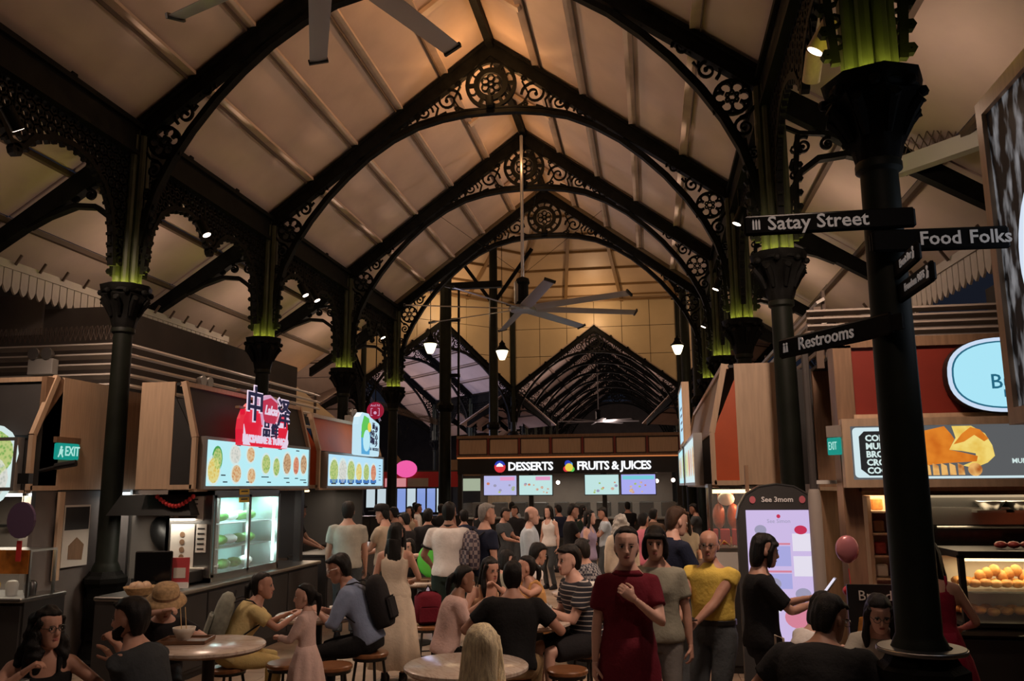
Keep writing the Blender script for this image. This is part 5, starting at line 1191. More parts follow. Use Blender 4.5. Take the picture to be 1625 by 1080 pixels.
def tray(x, y, z, rz, label, w=.36, d=.27):
    s = thing('serving_tray', label, 'tray', (x, y, z), rz, 'brown serving trays'); MB().bbox((0, 0, .006), (w, d, .012), .004).build('base', 'tray_brown', s)
    mb = MB(); mb.bx(-w/2, w/2, -d/2, -d/2+.012, .01, .028); mb.bx(-w/2, w/2, d/2-.012, d/2, .01, .028); mb.bx(-w/2, -w/2+.012, -d/2, d/2, .01, .028); mb.bx(w/2-.012, w/2, -d/2, d/2, .01, .028); mb.build('rim', 'tray_brown', s); return s
def cup(x, y, z, label, r=.032, h=.11, m='glass_cup', fill='drink'):
    s = thing('drinking_glass', label, 'glass', (x, y, z), 0, 'glasses on the tables'); MB().lathe([(r*.8, 0), (r, h), (r*.93, h), (r*.74, .008)], 16, cap=False).build('glass', m, s, True); MB().lathe([(r*.74, .008), (r*.86, h*.7), (.001, h*.7)], 14).build('drink', fill, s, True); return s
tray(-3.55, 6.20, .751, .2, 'brown tray under the noodle bowl at lower left'); bowl(-3.55, 6.16, .78, 'cream noodle bowl with chopsticks at lower left', .085, sticks=True)
cup(-3.50, 4.42, .751, 'drink glass at the left picture edge')
for (x, y, l, m) in ((-1.28, 7.78, 'white plate bowl by the person in peach', 'white'), (-1.02, 7.62, 'soup bowl beside the striped T-shirt', 'ceramic'), (-1.30, 7.35, 'small bowl before the pale pink top', 'white')): bowl(x, y, .751, l, .07, m)
tray(-1.36, 7.52, .751, .5, 'brown tray before the pale pink top', .3, .22)
cup(-.92, 7.45, .751, 'tall clear glass by the striped T-shirt', .035, .14, fill='white'); cup(-.98, 7.70, .751, 'iced drink glass at the middle table', .035, .12)
tray(-2.95, 10.45, .751, 0, 'orange-brown tray on the table behind the long cream dress', .42, .3); bowl(-3.0, 7.85, .751, 'small white bowl on the table by the pale pink dress', .05, 'white'); cup(-2.9, 7.6, .751, 'short glass on the table by the pale pink dress', .03, .08)
bowl(-.7, 9.5, .751, 'heaped green salad bowl behind the striped T-shirt', .11, 'white', 'veg'); bowl(1.2, 5.45, .751, 'white bowl among the seated people by the sign column', .07, 'white')
# free stools
for (x, y, l) in ((-2.66, 6.95, 'round wooden stool before the light blue shirt'), (-.72, 7.02, 'round wooden stool in front of the striped T-shirt'), (-2.40, 9.0, 'empty round stool left of the pale pink top'), (-3.08, 6.98, 'small stool behind the pale pink dress'), (-3.7, 5.55, 'dark stool at the lower left table')): stool(x, y, l)

s = thing('column_shelf', 'round standing shelf fixed around the near sign column', 'shelf', (1.365, 4.9, 0), 0)
MB().lathe([(.15, 1.025), (.212, 1.03), (.22, 1.04), (.215, 1.055), (.15, 1.055)], 40, cap=False).build('shelf_top', 'steel_dark', s, 40); MB().lathe([(.220, 1.032), (.223, 1.035), (.223, 1.05), (.220, 1.053)], 40, cap=False).build('metal_edge', 'steel', s, 40)
# ================================================================ PEOPLE
for n, c in dict(skin_a=(.47, .26, .19), skin_b=(.40, .21, .15), skin_c=(.55, .33, .26), skin_d=(.29, .15, .10)).items(): mat(n, c, .5, var=.06, vs=20, spec=.35)
mat('eye_white', (.55, .52, .50), .3); mat('eye_dark', (.015, .01, .008), .25); mat('lip', (.34, .09, .08), .45)
for n, c in dict(hair_black=(.005, .004, .0035), hair_dark=(.010, .007, .005), hair_brown=(.045, .022, .012), hair_grey=(.20, .19, .18), hair_silver=(.42, .40, .37), hair_blonde=(.80, .64, .42), hair_buzz=(.05, .04, .035)).items(): mat(n, c, .5, var=.35, vs=30, stretch=(4, 4, .6), spec=.25, bump=.35, bs=90)
def cloth(n, c, bump=.25, bs=40, var=.10): return mat(n, c, .85, var=var, vs=9, bump=bump, bs=bs, spec=.2)
for n, c in dict(c_black=(.010, .010, .011), c_black2=(.016, .015, .017), c_charcoal=(.035, .040, .045), c_yellow=(.58, .47, .22), c_mustard=(.62, .48, .20), c_pinkdress=(.60, .44, .40), c_blue=(.22, .28, .42), c_cream=(.58, .50, .40), c_white=(.68, .65, .63), c_greytee=(.36, .34, .29), c_beige=(.45, .37, .28), c_navy=(.012, .016, .035), c_lightblue=(.40, .46, .52), c_pinktop=(.66, .47, .43), c_peach=(.56, .35, .22), c_orange=(.50, .27, .10), c_maroon=(.12, .008, .018), c_olive=(.28, .27, .21), c_polo=(.62, .45, .09), c_slate=(.055, .062, .068), c_green=(.02, .035, .03), c_red=(.22, .008, .028), c_khaki=(.30, .22, .12), c_greyp=(.16, .15, .14), c_pink2=(.55, .16, .22), c_violet=(.30, .24, .34), c_brownp=(.10, .06, .04)).items(): cloth(n, c)
def pattern(name, fn):
    m = bpy.data.materials.new(name); m.use_nodes = True; nt = m.node_tree; b = nt.nodes['Principled BSDF']; b.inputs['Roughness'].default_value = .85
    tc = nt.nodes.new('ShaderNodeTexCoord'); fn(nt, tc.outputs['Object'], b); _MATS[name] = m
def _stripes(nt, src, b):
    s = nt.nodes.new('ShaderNodeSeparateXYZ'); nt.links.new(src, s.inputs[0]); m = nt.nodes.new('ShaderNodeMath'); m.operation = 'MULTIPLY'; m.inputs[1].default_value = 24; nt.links.new(s.outputs[2], m.inputs[0])
    f = nt.nodes.new('ShaderNodeMath'); f.operation = 'FRACT'; nt.links.new(m.outputs[0], f.inputs[0]); r = nt.nodes.new('ShaderNodeValToRGB'); r.color_ramp.interpolation = 'CONSTANT'
    r.color_ramp.elements[0].color = (.014, .016, .026, 1); r.color_ramp.elements[1].position = .80; r.color_ramp.elements[1].color = (.46, .42, .39, 1); nt.links.new(f.outputs[0], r.inputs[0]); nt.links.new(r.outputs[0], b.inputs['Base Color'])
pattern('c_stripes', _stripes)
def _check(nt, src, b):
    c = nt.nodes.new('ShaderNodeTexChecker'); c.inputs['Scale'].default_value = 34; c.inputs[1].default_value = (.03, .035, .06, 1); c.inputs[2].default_value = (.30, .30, .32, 1); nt.links.new(src, c.inputs[0]); nt.links.new(c.outputs[0], b.inputs['Base Color'])
pattern('c_check', _check)
def V(*a): return Vector(a)
def ik(a, c, l1, l2, pole):
    a, c = Vector(a), Vector(c); d = c-a; L = d.length
    if L > (l1+l2)*.995: c = a+d*((l1+l2)*.995/L); d = c-a; L = d.length
    if L < abs(l1-l2)+.02: L = abs(l1-l2)+.02
    x = (l1*l1-l2*l2+L*L)/(2*L); h = math.sqrt(max(l1*l1-x*x, 0)); n = d.normalized(); p = Vector(pole); p = p-n*p.dot(n)
    if p.length < 1e-5: p = Vector((0, 0, -1))-n*(-n.z)
    return a+n*x+p.normalized()*h, c
def voxel(mb, size, smooth=3, disp=0, freq=8, seed=0, aniso=None):
    me = mb.mesh('v'); r = evaluate(me, [('REMESH', dict(mode='VOXEL', voxel_size=size, adaptivity=0)), ('SMOOTH', dict(factor=.5, iterations=smooth))]); bpy.data.meshes.remove(me)
    if disp:
        n = len(r.vertices); co = np.empty(n*3, 'f'); nr = np.empty(n*3, 'f'); r.vertices.foreach_get('co', co); r.vertex_normals.foreach_get('vector', nr); co = co.reshape(-1, 3); nr = nr.reshape(-1, 3)
        a = aniso or (1, 1, 1); d = np.array([mnoise.noise((p[0]*freq*a[0]+seed, p[1]*freq*a[1], p[2]*freq*a[2])) for p in co]); co = co+nr*(d*disp)[:, None]; r.vertices.foreach_set('co', co.ravel()); r.update()
    return r
def join(parts, mats, name):
    """parts: list of (mesh, material index) -> one mesh"""
    vs, fs, mi = [], [], []
    for me, k in parts:
        n = len(vs); co = np.empty(len(me.vertices)*3, 'f'); me.vertices.foreach_get('co', co); vs.extend(co.reshape(-1, 3).tolist())
        fs.extend([tuple(n+i for i in p.vertices) for p in me.polygons]); mi.extend([k]*len(me.polygons)); bpy.data.meshes.remove(me)
    r = bpy.data.meshes.new(name); r.from_pydata(vs, [], fs)
    for m in mats: r.materials.append(MAT(m))
    r.polygons.foreach_set('material_index', mi); shade(r); return r
def oval(c, X, Y, rx, ryf, ryb=None, n=14):
    """ring around c spanned by X (side) and Y (front); separate front and back depth"""
    ryb = ryf if ryb is None else ryb
    return [c+X*(rx*math.cos(2*PI*j/n))+Y*((ryf if math.sin(2*PI*j/n) > 0 else ryb)*math.sin(2*PI*j/n)) for j in range(n)]
HEAD = [(-.120, .018, .066, .036), (-.110, .036, .084, .004), (-.088, .049, .090, -.030), (-.062, .057, .089, -.056), (-.030, .066, .087, -.076), (0, .071, .083, -.089), (.030, .074, .087, -.096), (.060, .073, .081, -.095), (.085, .065, .062, -.083), (.105, .047, .034, -.060), (.118, .016, -.002, -.028)]
HCAP = [(-.088, .048, -.052, -.080), (-.055, .068, -.034, -.096), (-.025, .077, -.022, -.104), (.005, .080, -.010, -.109), (.032, .081, .006, -.111), (.055, .080, .036, -.111), (.070, .078, .068, -.108), (.086, .073, .074, -.103), (.105, .060, .058, -.088), (.122, .040, .028, -.062), (.131, .010, -.006, -.03)]
def headrings(mb, M, rows, sc, n=16, grow=0):
    rg = []
    for z, w, f, b in rows:
        c = (f+b)/2; d = (f-b)/2; rg.append([M @ (Vector(((w+grow)*math.cos(2*PI*j/n), c+(d+grow)*math.sin(2*PI*j/n), z))*sc) for j in range(n)])
    mb.loft(rg)
def hand_geo(mb, w, d, up, s, curl, side, thumb=.7, spread=.12):
    """w wrist, d pointing direction, up = back of the hand, side = +1 right / -1 left"""
    d = d.normalized(); up = (up-d*up.dot(d)).normalized(); x = d.cross(up)*side   # x towards the little finger side
    rg = []
    for t, hw, th in ((-.02, .026, .022), (.0, .029, .021), (.03, .036, .017), (.06, .041, .015), (.085, .040, .013)):
        rg.append(oval(w+d*(t*s), x, up, hw*s, th*s, n=12))
    mb.loft(rg)
    for k, (o, L, r) in enumerate(((-.030, .072, .0088), (-.010, .080, .0092), (.010, .074, .0088), (.029, .058, .0078))):
        p = w+d*(.072*s)+x*(o*s); a = 0; pts = [p]; dd = (d+x*(o*spread*8)).normalized()
        for j, f in enumerate((.45, .32, .25)):
            a += curl*(.9, 1.1, .8)[j]; pts.append(pts[-1]+(dd*math.cos(a)-up*math.sin(a))*(L*f*s))
        mb.tube(pts, [r*s*1.05, r*s, r*s*.92, r*s*.78], 8)
    p = w+d*(.022*s)-x*(.024*s); q = p+(d*.55-x*.75-up*.35).normalized()*(.042*s); e = q+(d*.85-x*.25*(1-thumb)-up*(.5+.5*curl)).normalized()*(.034*s); f = e+(d*.8+x*.35*thumb-up*.5).normalized()*(.024*s)
    mb.tube([p, q, e, f], [.015*s, .0115*s, .010*s, .0075*s], 8)
PEOPLE = {}
def person(label, x, y, face, h=1.7, skin='skin_a', hair=('short', 'hair_black'), top=('tee', 'c_black'), bottom=('trousers', 'c_charcoal'), sit=None, lean=0, twist=0, hy=0, hp=0, roll=0, la=None, ra=None, lc=.5, rc=.5, lup=None, rup=None, feet=None, shoes='c_black2', vox=.017, hv=.0062, build=1.0, fem=False, glasses=False, extra=None, legs=True, eyes=True, group='people in the hall', lpole=None, rpole=None, side=0):
    s = h/1.70; b = build
    t = thing('person', label, 'person', (x, y, 0), R(face), group)
    zp = (.90*s if sit is None else sit+.095*b)
    Mp = Matrix.Translation((0, 0, zp)) @ Matrix.Rotation(R(side), 4, 'Y') @ Matrix.Rotation(-R(lean), 4, 'X') @ Matrix.Rotation(R(twist), 4, 'Z')
    Mp2 = Mp @ Matrix.Translation((0, 0, .22*s)) @ Matrix.Rotation(-R(lean*.35), 4, 'X') @ Matrix.Translation((0, 0, -.22*s))
    X = Mp2.to_3x3() @ V(1, 0, 0); Y = Mp2.to_3x3() @ V(0, 1, 0)
    sw = (.158 if fem else .178)*s*(.5+.5*b)
    def tp(u, yo=0, w=0):                      # point of the torso, u above the pelvis
        return (Mp if u < .2*s else Mp2) @ V(w, yo, u)
    hipx = (.170 if fem else .160)*b
    rows = [(-.10, .10*b, .09*b), (-.03, hipx*.94, .11*b), (.03, hipx, .115*b), (.10, hipx*.93, .108*b), (.17, (.125 if fem else .142)*b, .096*b), (.25, (.135 if fem else .152)*b, .104*b), (.34, (.15 if fem else .168)*b, .114*b), (.42, (.155 if fem else .176)*b, .108*b), (.475, (.140 if fem else .160)*b, .092*b), (.515, .108*b, .076), (.545, .078, .066), (.575, .058, .058)]
    def torso(mb, lo, hi, ease, flare=0, box=0):
        rg = []
        for u, rx, ry in rows:
            if u < .42: rx = rx*(1-box)+max(rx, .150*b)*box; ry = ry*(1-box)+max(ry, .105*b)*box
            if lo <= u <= hi:
                k = max(0, (.12-u))*flare; e = ease if u < .5 else ease*.6
                c = tp(u*s); bust = .018 if (fem and .30 < u < .40) else 0; belly = .02*(b-1)*4 if .05 < u < .3 else 0
                rg.append(oval(c, X, Y, (rx+e+k)*s, (ry+e+k+bust+belly)*s, (ry+e+k)*s, 20))
        mb.loft(rg)
    neck = tp(.545*s); SH = {}
    nk = Mp2 @ Matrix.Translation((0, .012, .60*s)) @ Matrix.Rotation(-R(hp), 4, 'X') @ Matrix.Rotation(R(hy), 4, 'Z') @ Matrix.Rotation(R(roll), 4, 'Y')
    # keep the head roughly upright whatever the torso does
    up = Matrix.Rotation(R(lean*1.0), 4, 'X')
    nk = Matrix.Translation(tp(.578*s, .012)) @ Matrix.Rotation(R(twist*.6+hy), 4, 'Z') @ Matrix.Rotation(-R(hp), 4, 'X') @ Matrix.Rotation(R(roll), 4, 'Y')
    hs = s*(1.0 if h > 1.4 else 1.18)*1.02; Mh = nk @ Matrix.Translation((0, .022*s, .108*hs))
    body = MB(); torso(body, -.2, .6, 0)
    body.tube([tp(.50*s), tp(.55*s, .004), Mh @ V(0, -.018, -.07)*1], [.068*s, .058*s, .054*s], 12)
    arms = {}
    for sd, tgt, pole in ((-1, la, lpole), (1, ra, rpole)):
        sh = tp(.458*s, -.005, sd*sw); tgt = Vector(tgt) if tgt is not None else V(sd*(sw+.075*b), .03, zp-.10*s) if sit is None else V(sd*.16, .26, zp+.07)
        el, wr = ik(sh, tgt, .285*s, .245*s, pole or (sd*.55, -.75, -.35)); arms[sd] = (sh, el, wr)
        body.tube([sh-V(sd*.03, 0, -.01), sh, sh.lerp(el, .35), sh.lerp(el, .75), el, el.lerp(wr, .25), el.lerp(wr, .65), wr], [k*s*(.75+.25*b)*(.86 if fem else 1) for k in (.050, .056, .050, .044, .041, .042, .034, .027)], 10)
    LG = {}
    for sd in (-1, 1):
        hp_ = V(sd*.088*s*b, 0, zp-.02*s)
        if sit is None: an = V(sd*.10*s, -.01, .085*s); kp = (0, 1, .05)
        else: an = V(sd*.12*s, .40*s, .085*s); kp = (sd*.15, .8, 1)
        if feet: an = Vector(feet[0 if sd < 0 else 1])
        kn, an = ik(hp_, an, .425*s, .40*s, kp); LG[sd] = (hp_, kn, an)
        fk = (.82 if fem else .92)*(.6+.4*b)
        body.tube([hp_+V(0, 0, .02), hp_.lerp(kn, .25), hp_.lerp(kn, .7), kn, kn.lerp(an, .28), kn.lerp(an, .7), an], [k*s*fk for k in (.095, .092, .068, .056, .058, .042, .036)], 12)
        body.tube([an+V(0, -.045*s, -.045*s), an+V(0, .04*s, -.045*s), an+V(0, .13*s, -.058*s), an+V(0, .165*s, -.062*s)], [.036*s, .040*s, .032*s, .02*s], 10)
    parts = [(voxel(body, vox, 3), 0)]
    hd = MB(); headrings(hd, Mh, HEAD, hs)
    hd.loft([oval(Mh @ (V(0, yy, z)*hs), Mh.to_3x3() @ V(1, 0, 0), Mh.to_3x3() @ V(0, 1, 0), w*hs, d*hs, n=8) for z, w, yy, d in ((.022, .006, .080, .010), (.0, .0085, .084, .014), (-.018, .0105, .088, .018), (-.034, .0165, .090, .0215), (-.043, .0150, .086, .018), (-.050, .006, .082, .008))])
    for a in (-1, 1): hd.ball(Mh @ (V(a*.073, -.008, -.012)*hs), .030*hs, 8, 6, sc=(.34, .62, 1.05))
    parts.append((voxel(hd, hv, 2), 0))
    hm = MB()
    for sd, cu, upv in ((-1, lc, lup), (1, rc, rup)):
        sh, el, wr = arms[sd]; dv = (wr-el).normalized(); u0 = Vector(upv) if upv is not None else (V(sd*.9, .2, .15) if abs(dv.z) > .75 else V(sd*.15, 0, 1))
        hand_geo(hm, wr, dv, u0, s*(1 if not fem else .92), cu, sd)
    parts.append((voxel(hm, .0052, 1), 0))
    if eyes:
        e = MB(); d_ = MB(); l_ = MB(); Rm = Mh
        def put(mb, c, r, sc): 
            q = MB(); q.ball((0, 0, 0), r*hs, 8, 5, sc=sc); mb._add([Rm @ (V(*c)*hs+Vector(p)) for p in q.v], q.f)
        for a in (-1, 1):
            put(e, (a*.030, .0795, .001), .0125, (1.1, .55, .55)); put(d_, (a*.030, .0845, .001), .0062, (1, .6, 1))
            put(d_, (a*.031, .086, .018), .017, (1.1, .30, .20)); put(d_, (a*.031, .0835, .0075), .014, (1.05, .45, .18))
        put(l_, (0, .0885, -.060), .021, (1, .30, .16)); put(l_, (0, .0885, -.068), .018, (1, .32, .22))
        parts += [(e.mesh('e'), 1), (d_.mesh('d'), 2), (l_.mesh('l'), 3)]
    link('body', join(parts, [skin, 'eye_white', 'eye_dark', 'lip'], 'body'), t)
    # ---- hair
    if hair:
        st, hm_ = hair; mb = MB(); ball = lambda c, r, sc=(1, 1, 1): mb.ball(Mh @ (V(*c)*hs), r*hs, 10, 8, sc=sc)
        if st == 'bald':
            headrings(mb, Mh, [(-.06, .066, -.04, -.094), (-.03, .0745, -.03, -.099), (.0, .077, -.02, -.101), (.03, .0775, -.03, -.102), (.05, .070, -.05, -.098)], hs)
        elif st == 'buzz': headrings(mb, Mh, HCAP, hs, grow=-.004)
        elif st in ('bun', 'pony'): headrings(mb, Mh, [(z, w, f-(.018 if .04 < z < .1 else 0), b_) for z, w, f, b_ in HCAP], hs, grow=.002)
        else: headrings(mb, Mh, HCAP, hs, grow=.001 if st != 'full' else .009)
        if st in ('long', 'curly', 'longfront'):
            L = .30 if st != 'curly' else .26; wv = .0 if st != 'curly' else .02
            headrings(mb, Mh, [(.04, .084, .004, -.108), (-.01, .089+wv, .004, -.11), (-.06, .089+wv, -.016, -.112), (-.12, .088+wv*2, -.030, -.118-wv), (-.20, .095+wv*2, -.035, -.125-wv), (-L, .075, -.05, -.12)], hs)
            for a in (-1, 1):
                if st != 'long' or True: mb.tube([Mh @ (V(*p)*hs) for p in ((a*.066, .035, .06), (a*.082, .012, 0), (a*.086, .008, -.08), (a*.092, .03 if st != 'long' else -.01, -.16), (a*.085, .045 if st != 'long' else -.02, -.25))], [.022, .022, .024+wv, .028+wv, .012], 8)
        if st == 'bob':
            headrings(mb, Mh, [(.05, .084, .012, -.11), (.0, .091, .018, -.112), (-.05, .092, .012, -.112), (-.10, .086, -.002, -.105), (-.135, .06, -.03, -.09)], hs)
            for a in (-1, 1): mb.tube([Mh @ (V(*p)*hs) for p in ((a*.062, .045, .06), (a*.080, .028, 0), (a*.080, .030, -.07), (a*.07, .03, -.12))], [.018, .020, .022, .010], 8)
            mb.tube([Mh @ (V(*p)*hs) for p in ((-.062, .052, .054), (-.022, .076, .058), (.03, .075, .058), (.063, .05, .053))], [.016, .022, .022, .016], 8)
        if st == 'bun': ball((0, -.115, -.015), .042); 
        if st == 'pony': ball((0, -.112, .02), .028); mb.tube([Mh @ (V(*p)*hs) for p in ((0, -.11, .02), (0, -.145, -.01), (0, -.15, -.09), (0, -.13, -.20))], [.020, .030, .026, .008], 8)
        if st in ('short', 'full'): mb.tube([Mh @ (V(*p)*hs) for p in ((-.060, .048, .072), (-.025, .074, .086), (.02, .076, .088), (.060, .048, .074))], [.012, .017, .018, .012], 8)
        me = voxel(mb, max(hv, .0075), 2, .006 if st not in ('curly',) else .018, 34 if st != 'curly' else 22, x*7, (1, 1, .25) if st != 'curly' else None); me.materials.append(MAT(hm_)); shade(me); link('hair', me, t)
    # ---- clothes
    cv = max(vox*.92, .0145)
    def garment(name, mb, m, disp=.013, fr=7):
        me = voxel(mb, cv, 4, disp, fr, x*3+y, (1, 1, .8)); me.materials.append(MAT(m)); shade(me); return link(name, me, t)
    kind, tm = top
    if kind:
        mb = MB(); lo = -.04 if kind not in ('long_tee',) else -.10
        if kind == 'dress': lo = -.03
        if extra and extra.get('tuck'):
            lo = .09; q_ = MB(); q_.loft([oval(tp(u*s), X, Y, (hipx*.96+.026)*s, (.112*b+.026)*s, n=24) for u in (.066, .070, .100, .104)]); q_.build('belt', 'black', t, True)
        hi = .535 if kind not in ('tank', 'strap') else .47
        torso(mb, lo-.001, hi+.001, .022 if kind != 'strap' else .012, .08, 0 if kind in ('strap', 'tank') else .8)
        fr = {'tee': .62, 'polo': .60, 'long': 1.9, 'rolled': 1.15, 'tank': 0, 'strap': 0, 'dress': .62, 'long_tee': .75, 'wide': .8}[kind]
        for sd in (-1, 1):
            sh, el, wr = arms[sd]
            if fr:
                p = [sh-V(sd*.05, 0, -.015), sh+V(0, 0, .004)]; q = [.056, .070]
                for f in (.3, .62, 1.0):
                    if f <= fr+.001: p.append(sh.lerp(el, f)); q.append({.3: .070, .62: .068, 1.0: .054}[f])
                if .62 < fr < 1: p.append(sh.lerp(el, fr)); q.append(.07)
                if fr >= 1.15:
                    for f in (.2, .5, .88):
                        if f <= fr-1+.06: p.append(el.lerp(wr, f)); q.append({.2: .056, .5: .050, .88: .040}[f])
                mb.tube(p, [k*s*(.75+.25*b)*(.92 if fem else 1) for k in q], 12)
            elif kind in ('tank', 'strap'):
                w_ = .022 if kind == 'tank' else .012
                mb.tube([tp(.44*s, .085*s, sd*.085*s), tp(.53*s, .04*s, sd*.095*s), tp(.535*s, -.03*s, sd*.095*s), tp(.44*s, -.085*s, sd*.085*s)], max(w_, .016), 8)
        if kind in ('polo', 'rolled', 'long'):
            mb.loft([oval(tp(.505*s), X, Y, .100*s, .086*s, n=16), oval(tp(.552*s), X, Y, .076*s, .074*s, n=16)])
        o = garment('shirt' if kind != 'dress' else 'dress', mb, tm)
        if kind in ('tee', 'dress', 'polo') and extra and 'trim' in extra:
            m2 = MB(); m2.loft([oval(tp(.528*s), X, Y, .078*s, .072*s, n=18), oval(tp(.553*s), X, Y, .072*s, .068*s, n=18)])
            for sd in (-1, 1):
                sh, el, wr = arms[sd]; a_, b_ = sh.lerp(el, .60), sh.lerp(el, .66); m2.tube([a_, b_], .073*s*(.75+.25*b), 14)
            m2.build('trim', extra['trim'], t, True)
    kind, bm = bottom
    if kind == 'trousers' or kind == 'shorts':
        mb = MB(); torso(mb, -.12, .105, .016)
        for sd in (-1, 1):
            a, k, n_ = LG[sd]; fk = (.86 if fem else .94)*(.6+.4*b)
            if kind == 'trousers': mb.tube([a+V(0, 0, .03), a.lerp(k, .25), a.lerp(k, .7), k, k.lerp(n_, .3), k.lerp(n_, .7), k.lerp(n_, .98)], [q*s*fk for q in (.108, .106, .088, .078, .076, .068, .066)], 12)
            else: mb.tube([a+V(0, 0, .03), a.lerp(k, .25), a.lerp(k, .7), a.lerp(k, .88)], [q*s*fk for q in (.112, .112, .098, .096)], 12)
        garment(kind, mb, bm, .010)
    elif kind == 'skirt':
        mb = MB(); z1 = (extra or {}).get('hem', .12); n = 36; rg = []
        if sit is None:
            for f in (0, .12, .3, .6, 1.0):
                zz = zp+.14*s+(z1-zp-.14*s)*f; r0 = ((.135+.10*min(f*3, 1)*.55+.11*f) if top[0] != 'dress' else (.150+.045*min(f*4, 1)+.03*f))*s; amp = .022*f*(1 if top[0] != 'dress' else .4)
                rg.append([V((r0+amp*math.cos(9*a+x))*math.cos(a), (r0*.82+amp*math.cos(9*a+x))*math.sin(a), zz) for a in [2*PI*j/n for j in range(n)]])
            me = MB().loft(rg).mesh('skirt', bm, True); link('skirt', me, t)
        else:
            torso(mb, -.12, .105, .016)
            a0, a1 = LG[-1], LG[1]
            for a, k, n_ in (a0, a1): mb.tube([a+V(0, 0, .03), a.lerp(k, .5), k+V(0, .03, 0)], [.11*s, .105*s, .095*s], 12)
            mb.tube([V(0, .03, zp), (a0[1]+a1[1])/2], .10*s, 12); garment('skirt', mb, bm)
    if legs and shoes:
        for sd in (-1, 1):
            an = LG[sd][2]; mb = MB(); c = V(an.x, an.y, 0)
            mb.loft([[c+V(w*math.cos(2*PI*j/12)*s, (yo+l*math.sin(2*PI*j/12))*s, z*s+an.z-.085*s) for j in range(12)] for z, w, l, yo in ((.0, .044, .135, .05), (.02, .047, .138, .05), (.045, .042, .125, .045), (.075, .038, .075, .01), (.095, .036, .05, -.005))]); mb.build('shoe', shoes, t, True)
    if glasses:
        g = MB()
        for a in (-1, 1):
            g.tube([Mh @ (V(a*.031+.023*math.cos(2*PI*j/14), .098-.004*abs(math.cos(2*PI*j/14)), .001+.019*math.sin(2*PI*j/14))*hs) for j in range(15)], .0022*hs, 5, cap=False)
            g.tube([Mh @ (V(a*.054, .094, .006)*hs), Mh @ (V(a*.076, .05, .008)*hs), Mh @ (V(a*.078, -.01, .004)*hs)], .002*hs, 5)
        g.tube([Mh @ (V(-.009, .099, .004)*hs), Mh @ (V(.009, .099, .004)*hs)], .002*hs, 5); g.build('glasses', 'steel_dark' if glasses is True else glasses, t)
    info = dict(lean=lean, o=t, Mh=Mh, hs=hs, arms=arms, legs=LG, tp=tp, s=s, zp=zp, M=t.matrix_basis.copy())
    t.matrix_world = Matrix.Translation((x, y, 0)) @ Matrix.Rotation(R(face), 4, 'Z')
    return info
def wpt(p, q):
    """person-local point -> world"""
    o = p['o']; return Matrix.Translation(o.location) @ Matrix.Rotation(o.rotation_euler.z, 4, 'Z') @ Vector(q)
# ---- people at the tables and in the aisle
def backpack(label, p, m, w=.30, h=.42, d=.15, strap='c_black2', yo=-.14, zo=.28, rz=0):
    c = wpt(p, p['tp'](zo*p['s'], yo)); s = thing('backpack', label, 'backpack', c, p['o'].rotation_euler.z+rz, 'bags'); s.rotation_euler = (-R(p['lean']*.8), 0, p['o'].rotation_euler.z+rz)
    rg = []
    for z, k in ((-h/2, .80), (-h*.42, .95), (-h*.1, 1.0), (h*.25, .95), (h*.42, .75), (h/2, .35)):
        rg.append([V(w/2*k*math.copysign(abs(math.cos(a))**.6, math.cos(a)), -d*.35+d/2*k*math.copysign(abs(math.sin(a))**.6, math.sin(a)), z) for a in [2*PI*j/20 for j in range(20)]])
    MB().loft(rg).build('bag_body', m, s, True); MB().bbox((0, -d*.9, -h*.18), (w*.75, d*.25, h*.42), .02).build('front_pocket', m, s)
    MB().tube([(-.04, -d*.1, h*.46), (0, -d*.1, h*.56), (.04, -d*.1, h*.46)], .010, 6).build('grab_handle', strap, s)
    for a in (-1, 1): MB().tube([(a*.10, 0, h*.36), (a*.11, d*.40, h*.46), (a*.115, d*.95, h*.47), (a*.12, d*1.55, h*.36), (a*.125, d*1.75, h*.08), (a*.16, d*.9, -h*.25)], .014, 6, sq=.5).build('strap', strap, s)
    return s
p = person('person in black sleeveless top and glasses seated at lower left, facing right', -3.63, 4.72, -138, 1.60, 'skin_a', ('curly', 'hair_black'), ('tank', 'c_black'), ('trousers', 'c_black2'), sit=.37, lean=8, hy=30, fem=True, glasses=True, ra=(.10, .30, .90), rc=.7, la=(-.22, .34, .80), vox=.015)
p = person('person in dark grey T-shirt leaning forward at lower left, facing left', -2.95, 4.86, 84, 1.72, 'skin_a', ('full', 'hair_black'), ('tee', 'c_charcoal'), ('trousers', 'c_black2'), sit=.37, lean=16, hy=12, la=(.10, .40, .96), ra=(.02, .34, .86), lc=.9, rc=.25, rup=(0, 0, 1), vox=.015)
_b = MB(); headrings(_b, p['Mh'], [(-.122, .020, .070, .03), (-.112, .040, .090, .0), (-.085, .055, .096, -.02), (-.062, .0615, .093, -.03), (-.035, .069, .05, -.035), (.0, .0745, .0, -.03)], p['hs'])
_me = voxel(_b, .008, 2, .004, 40, 1); _me.materials.append(MAT('hair_black')); shade(_me); link('beard', _me, p['o'])
s = thing('wrist_watch', 'dark watch on the wrist of the person in the dark grey T-shirt', 'watch', wpt(p, p['arms'][1][2].lerp(p['arms'][1][1], .08)), R(82)); MB().lathe([(.034, -.012), (.036, 0), (.034, .012)], 14, cap=False).build('strap', 'black', s, True); MB().bbox((0, 0, .036), (.03, .03, .012), .004).build('face', 'black_gloss', s)
p = person('person in a tan straw hat bent over a noodle bowl', -3.98, 6.58, -150, 1.46, 'skin_c', ('short', 'hair_dark'), ('tee', 'c_black2'), ('trousers', 'c_black2'), sit=.38, lean=20, hp=26, hy=12, fem=True, ra=(-.02, .46, .98), rc=.8, la=(-.2, .34, .80))
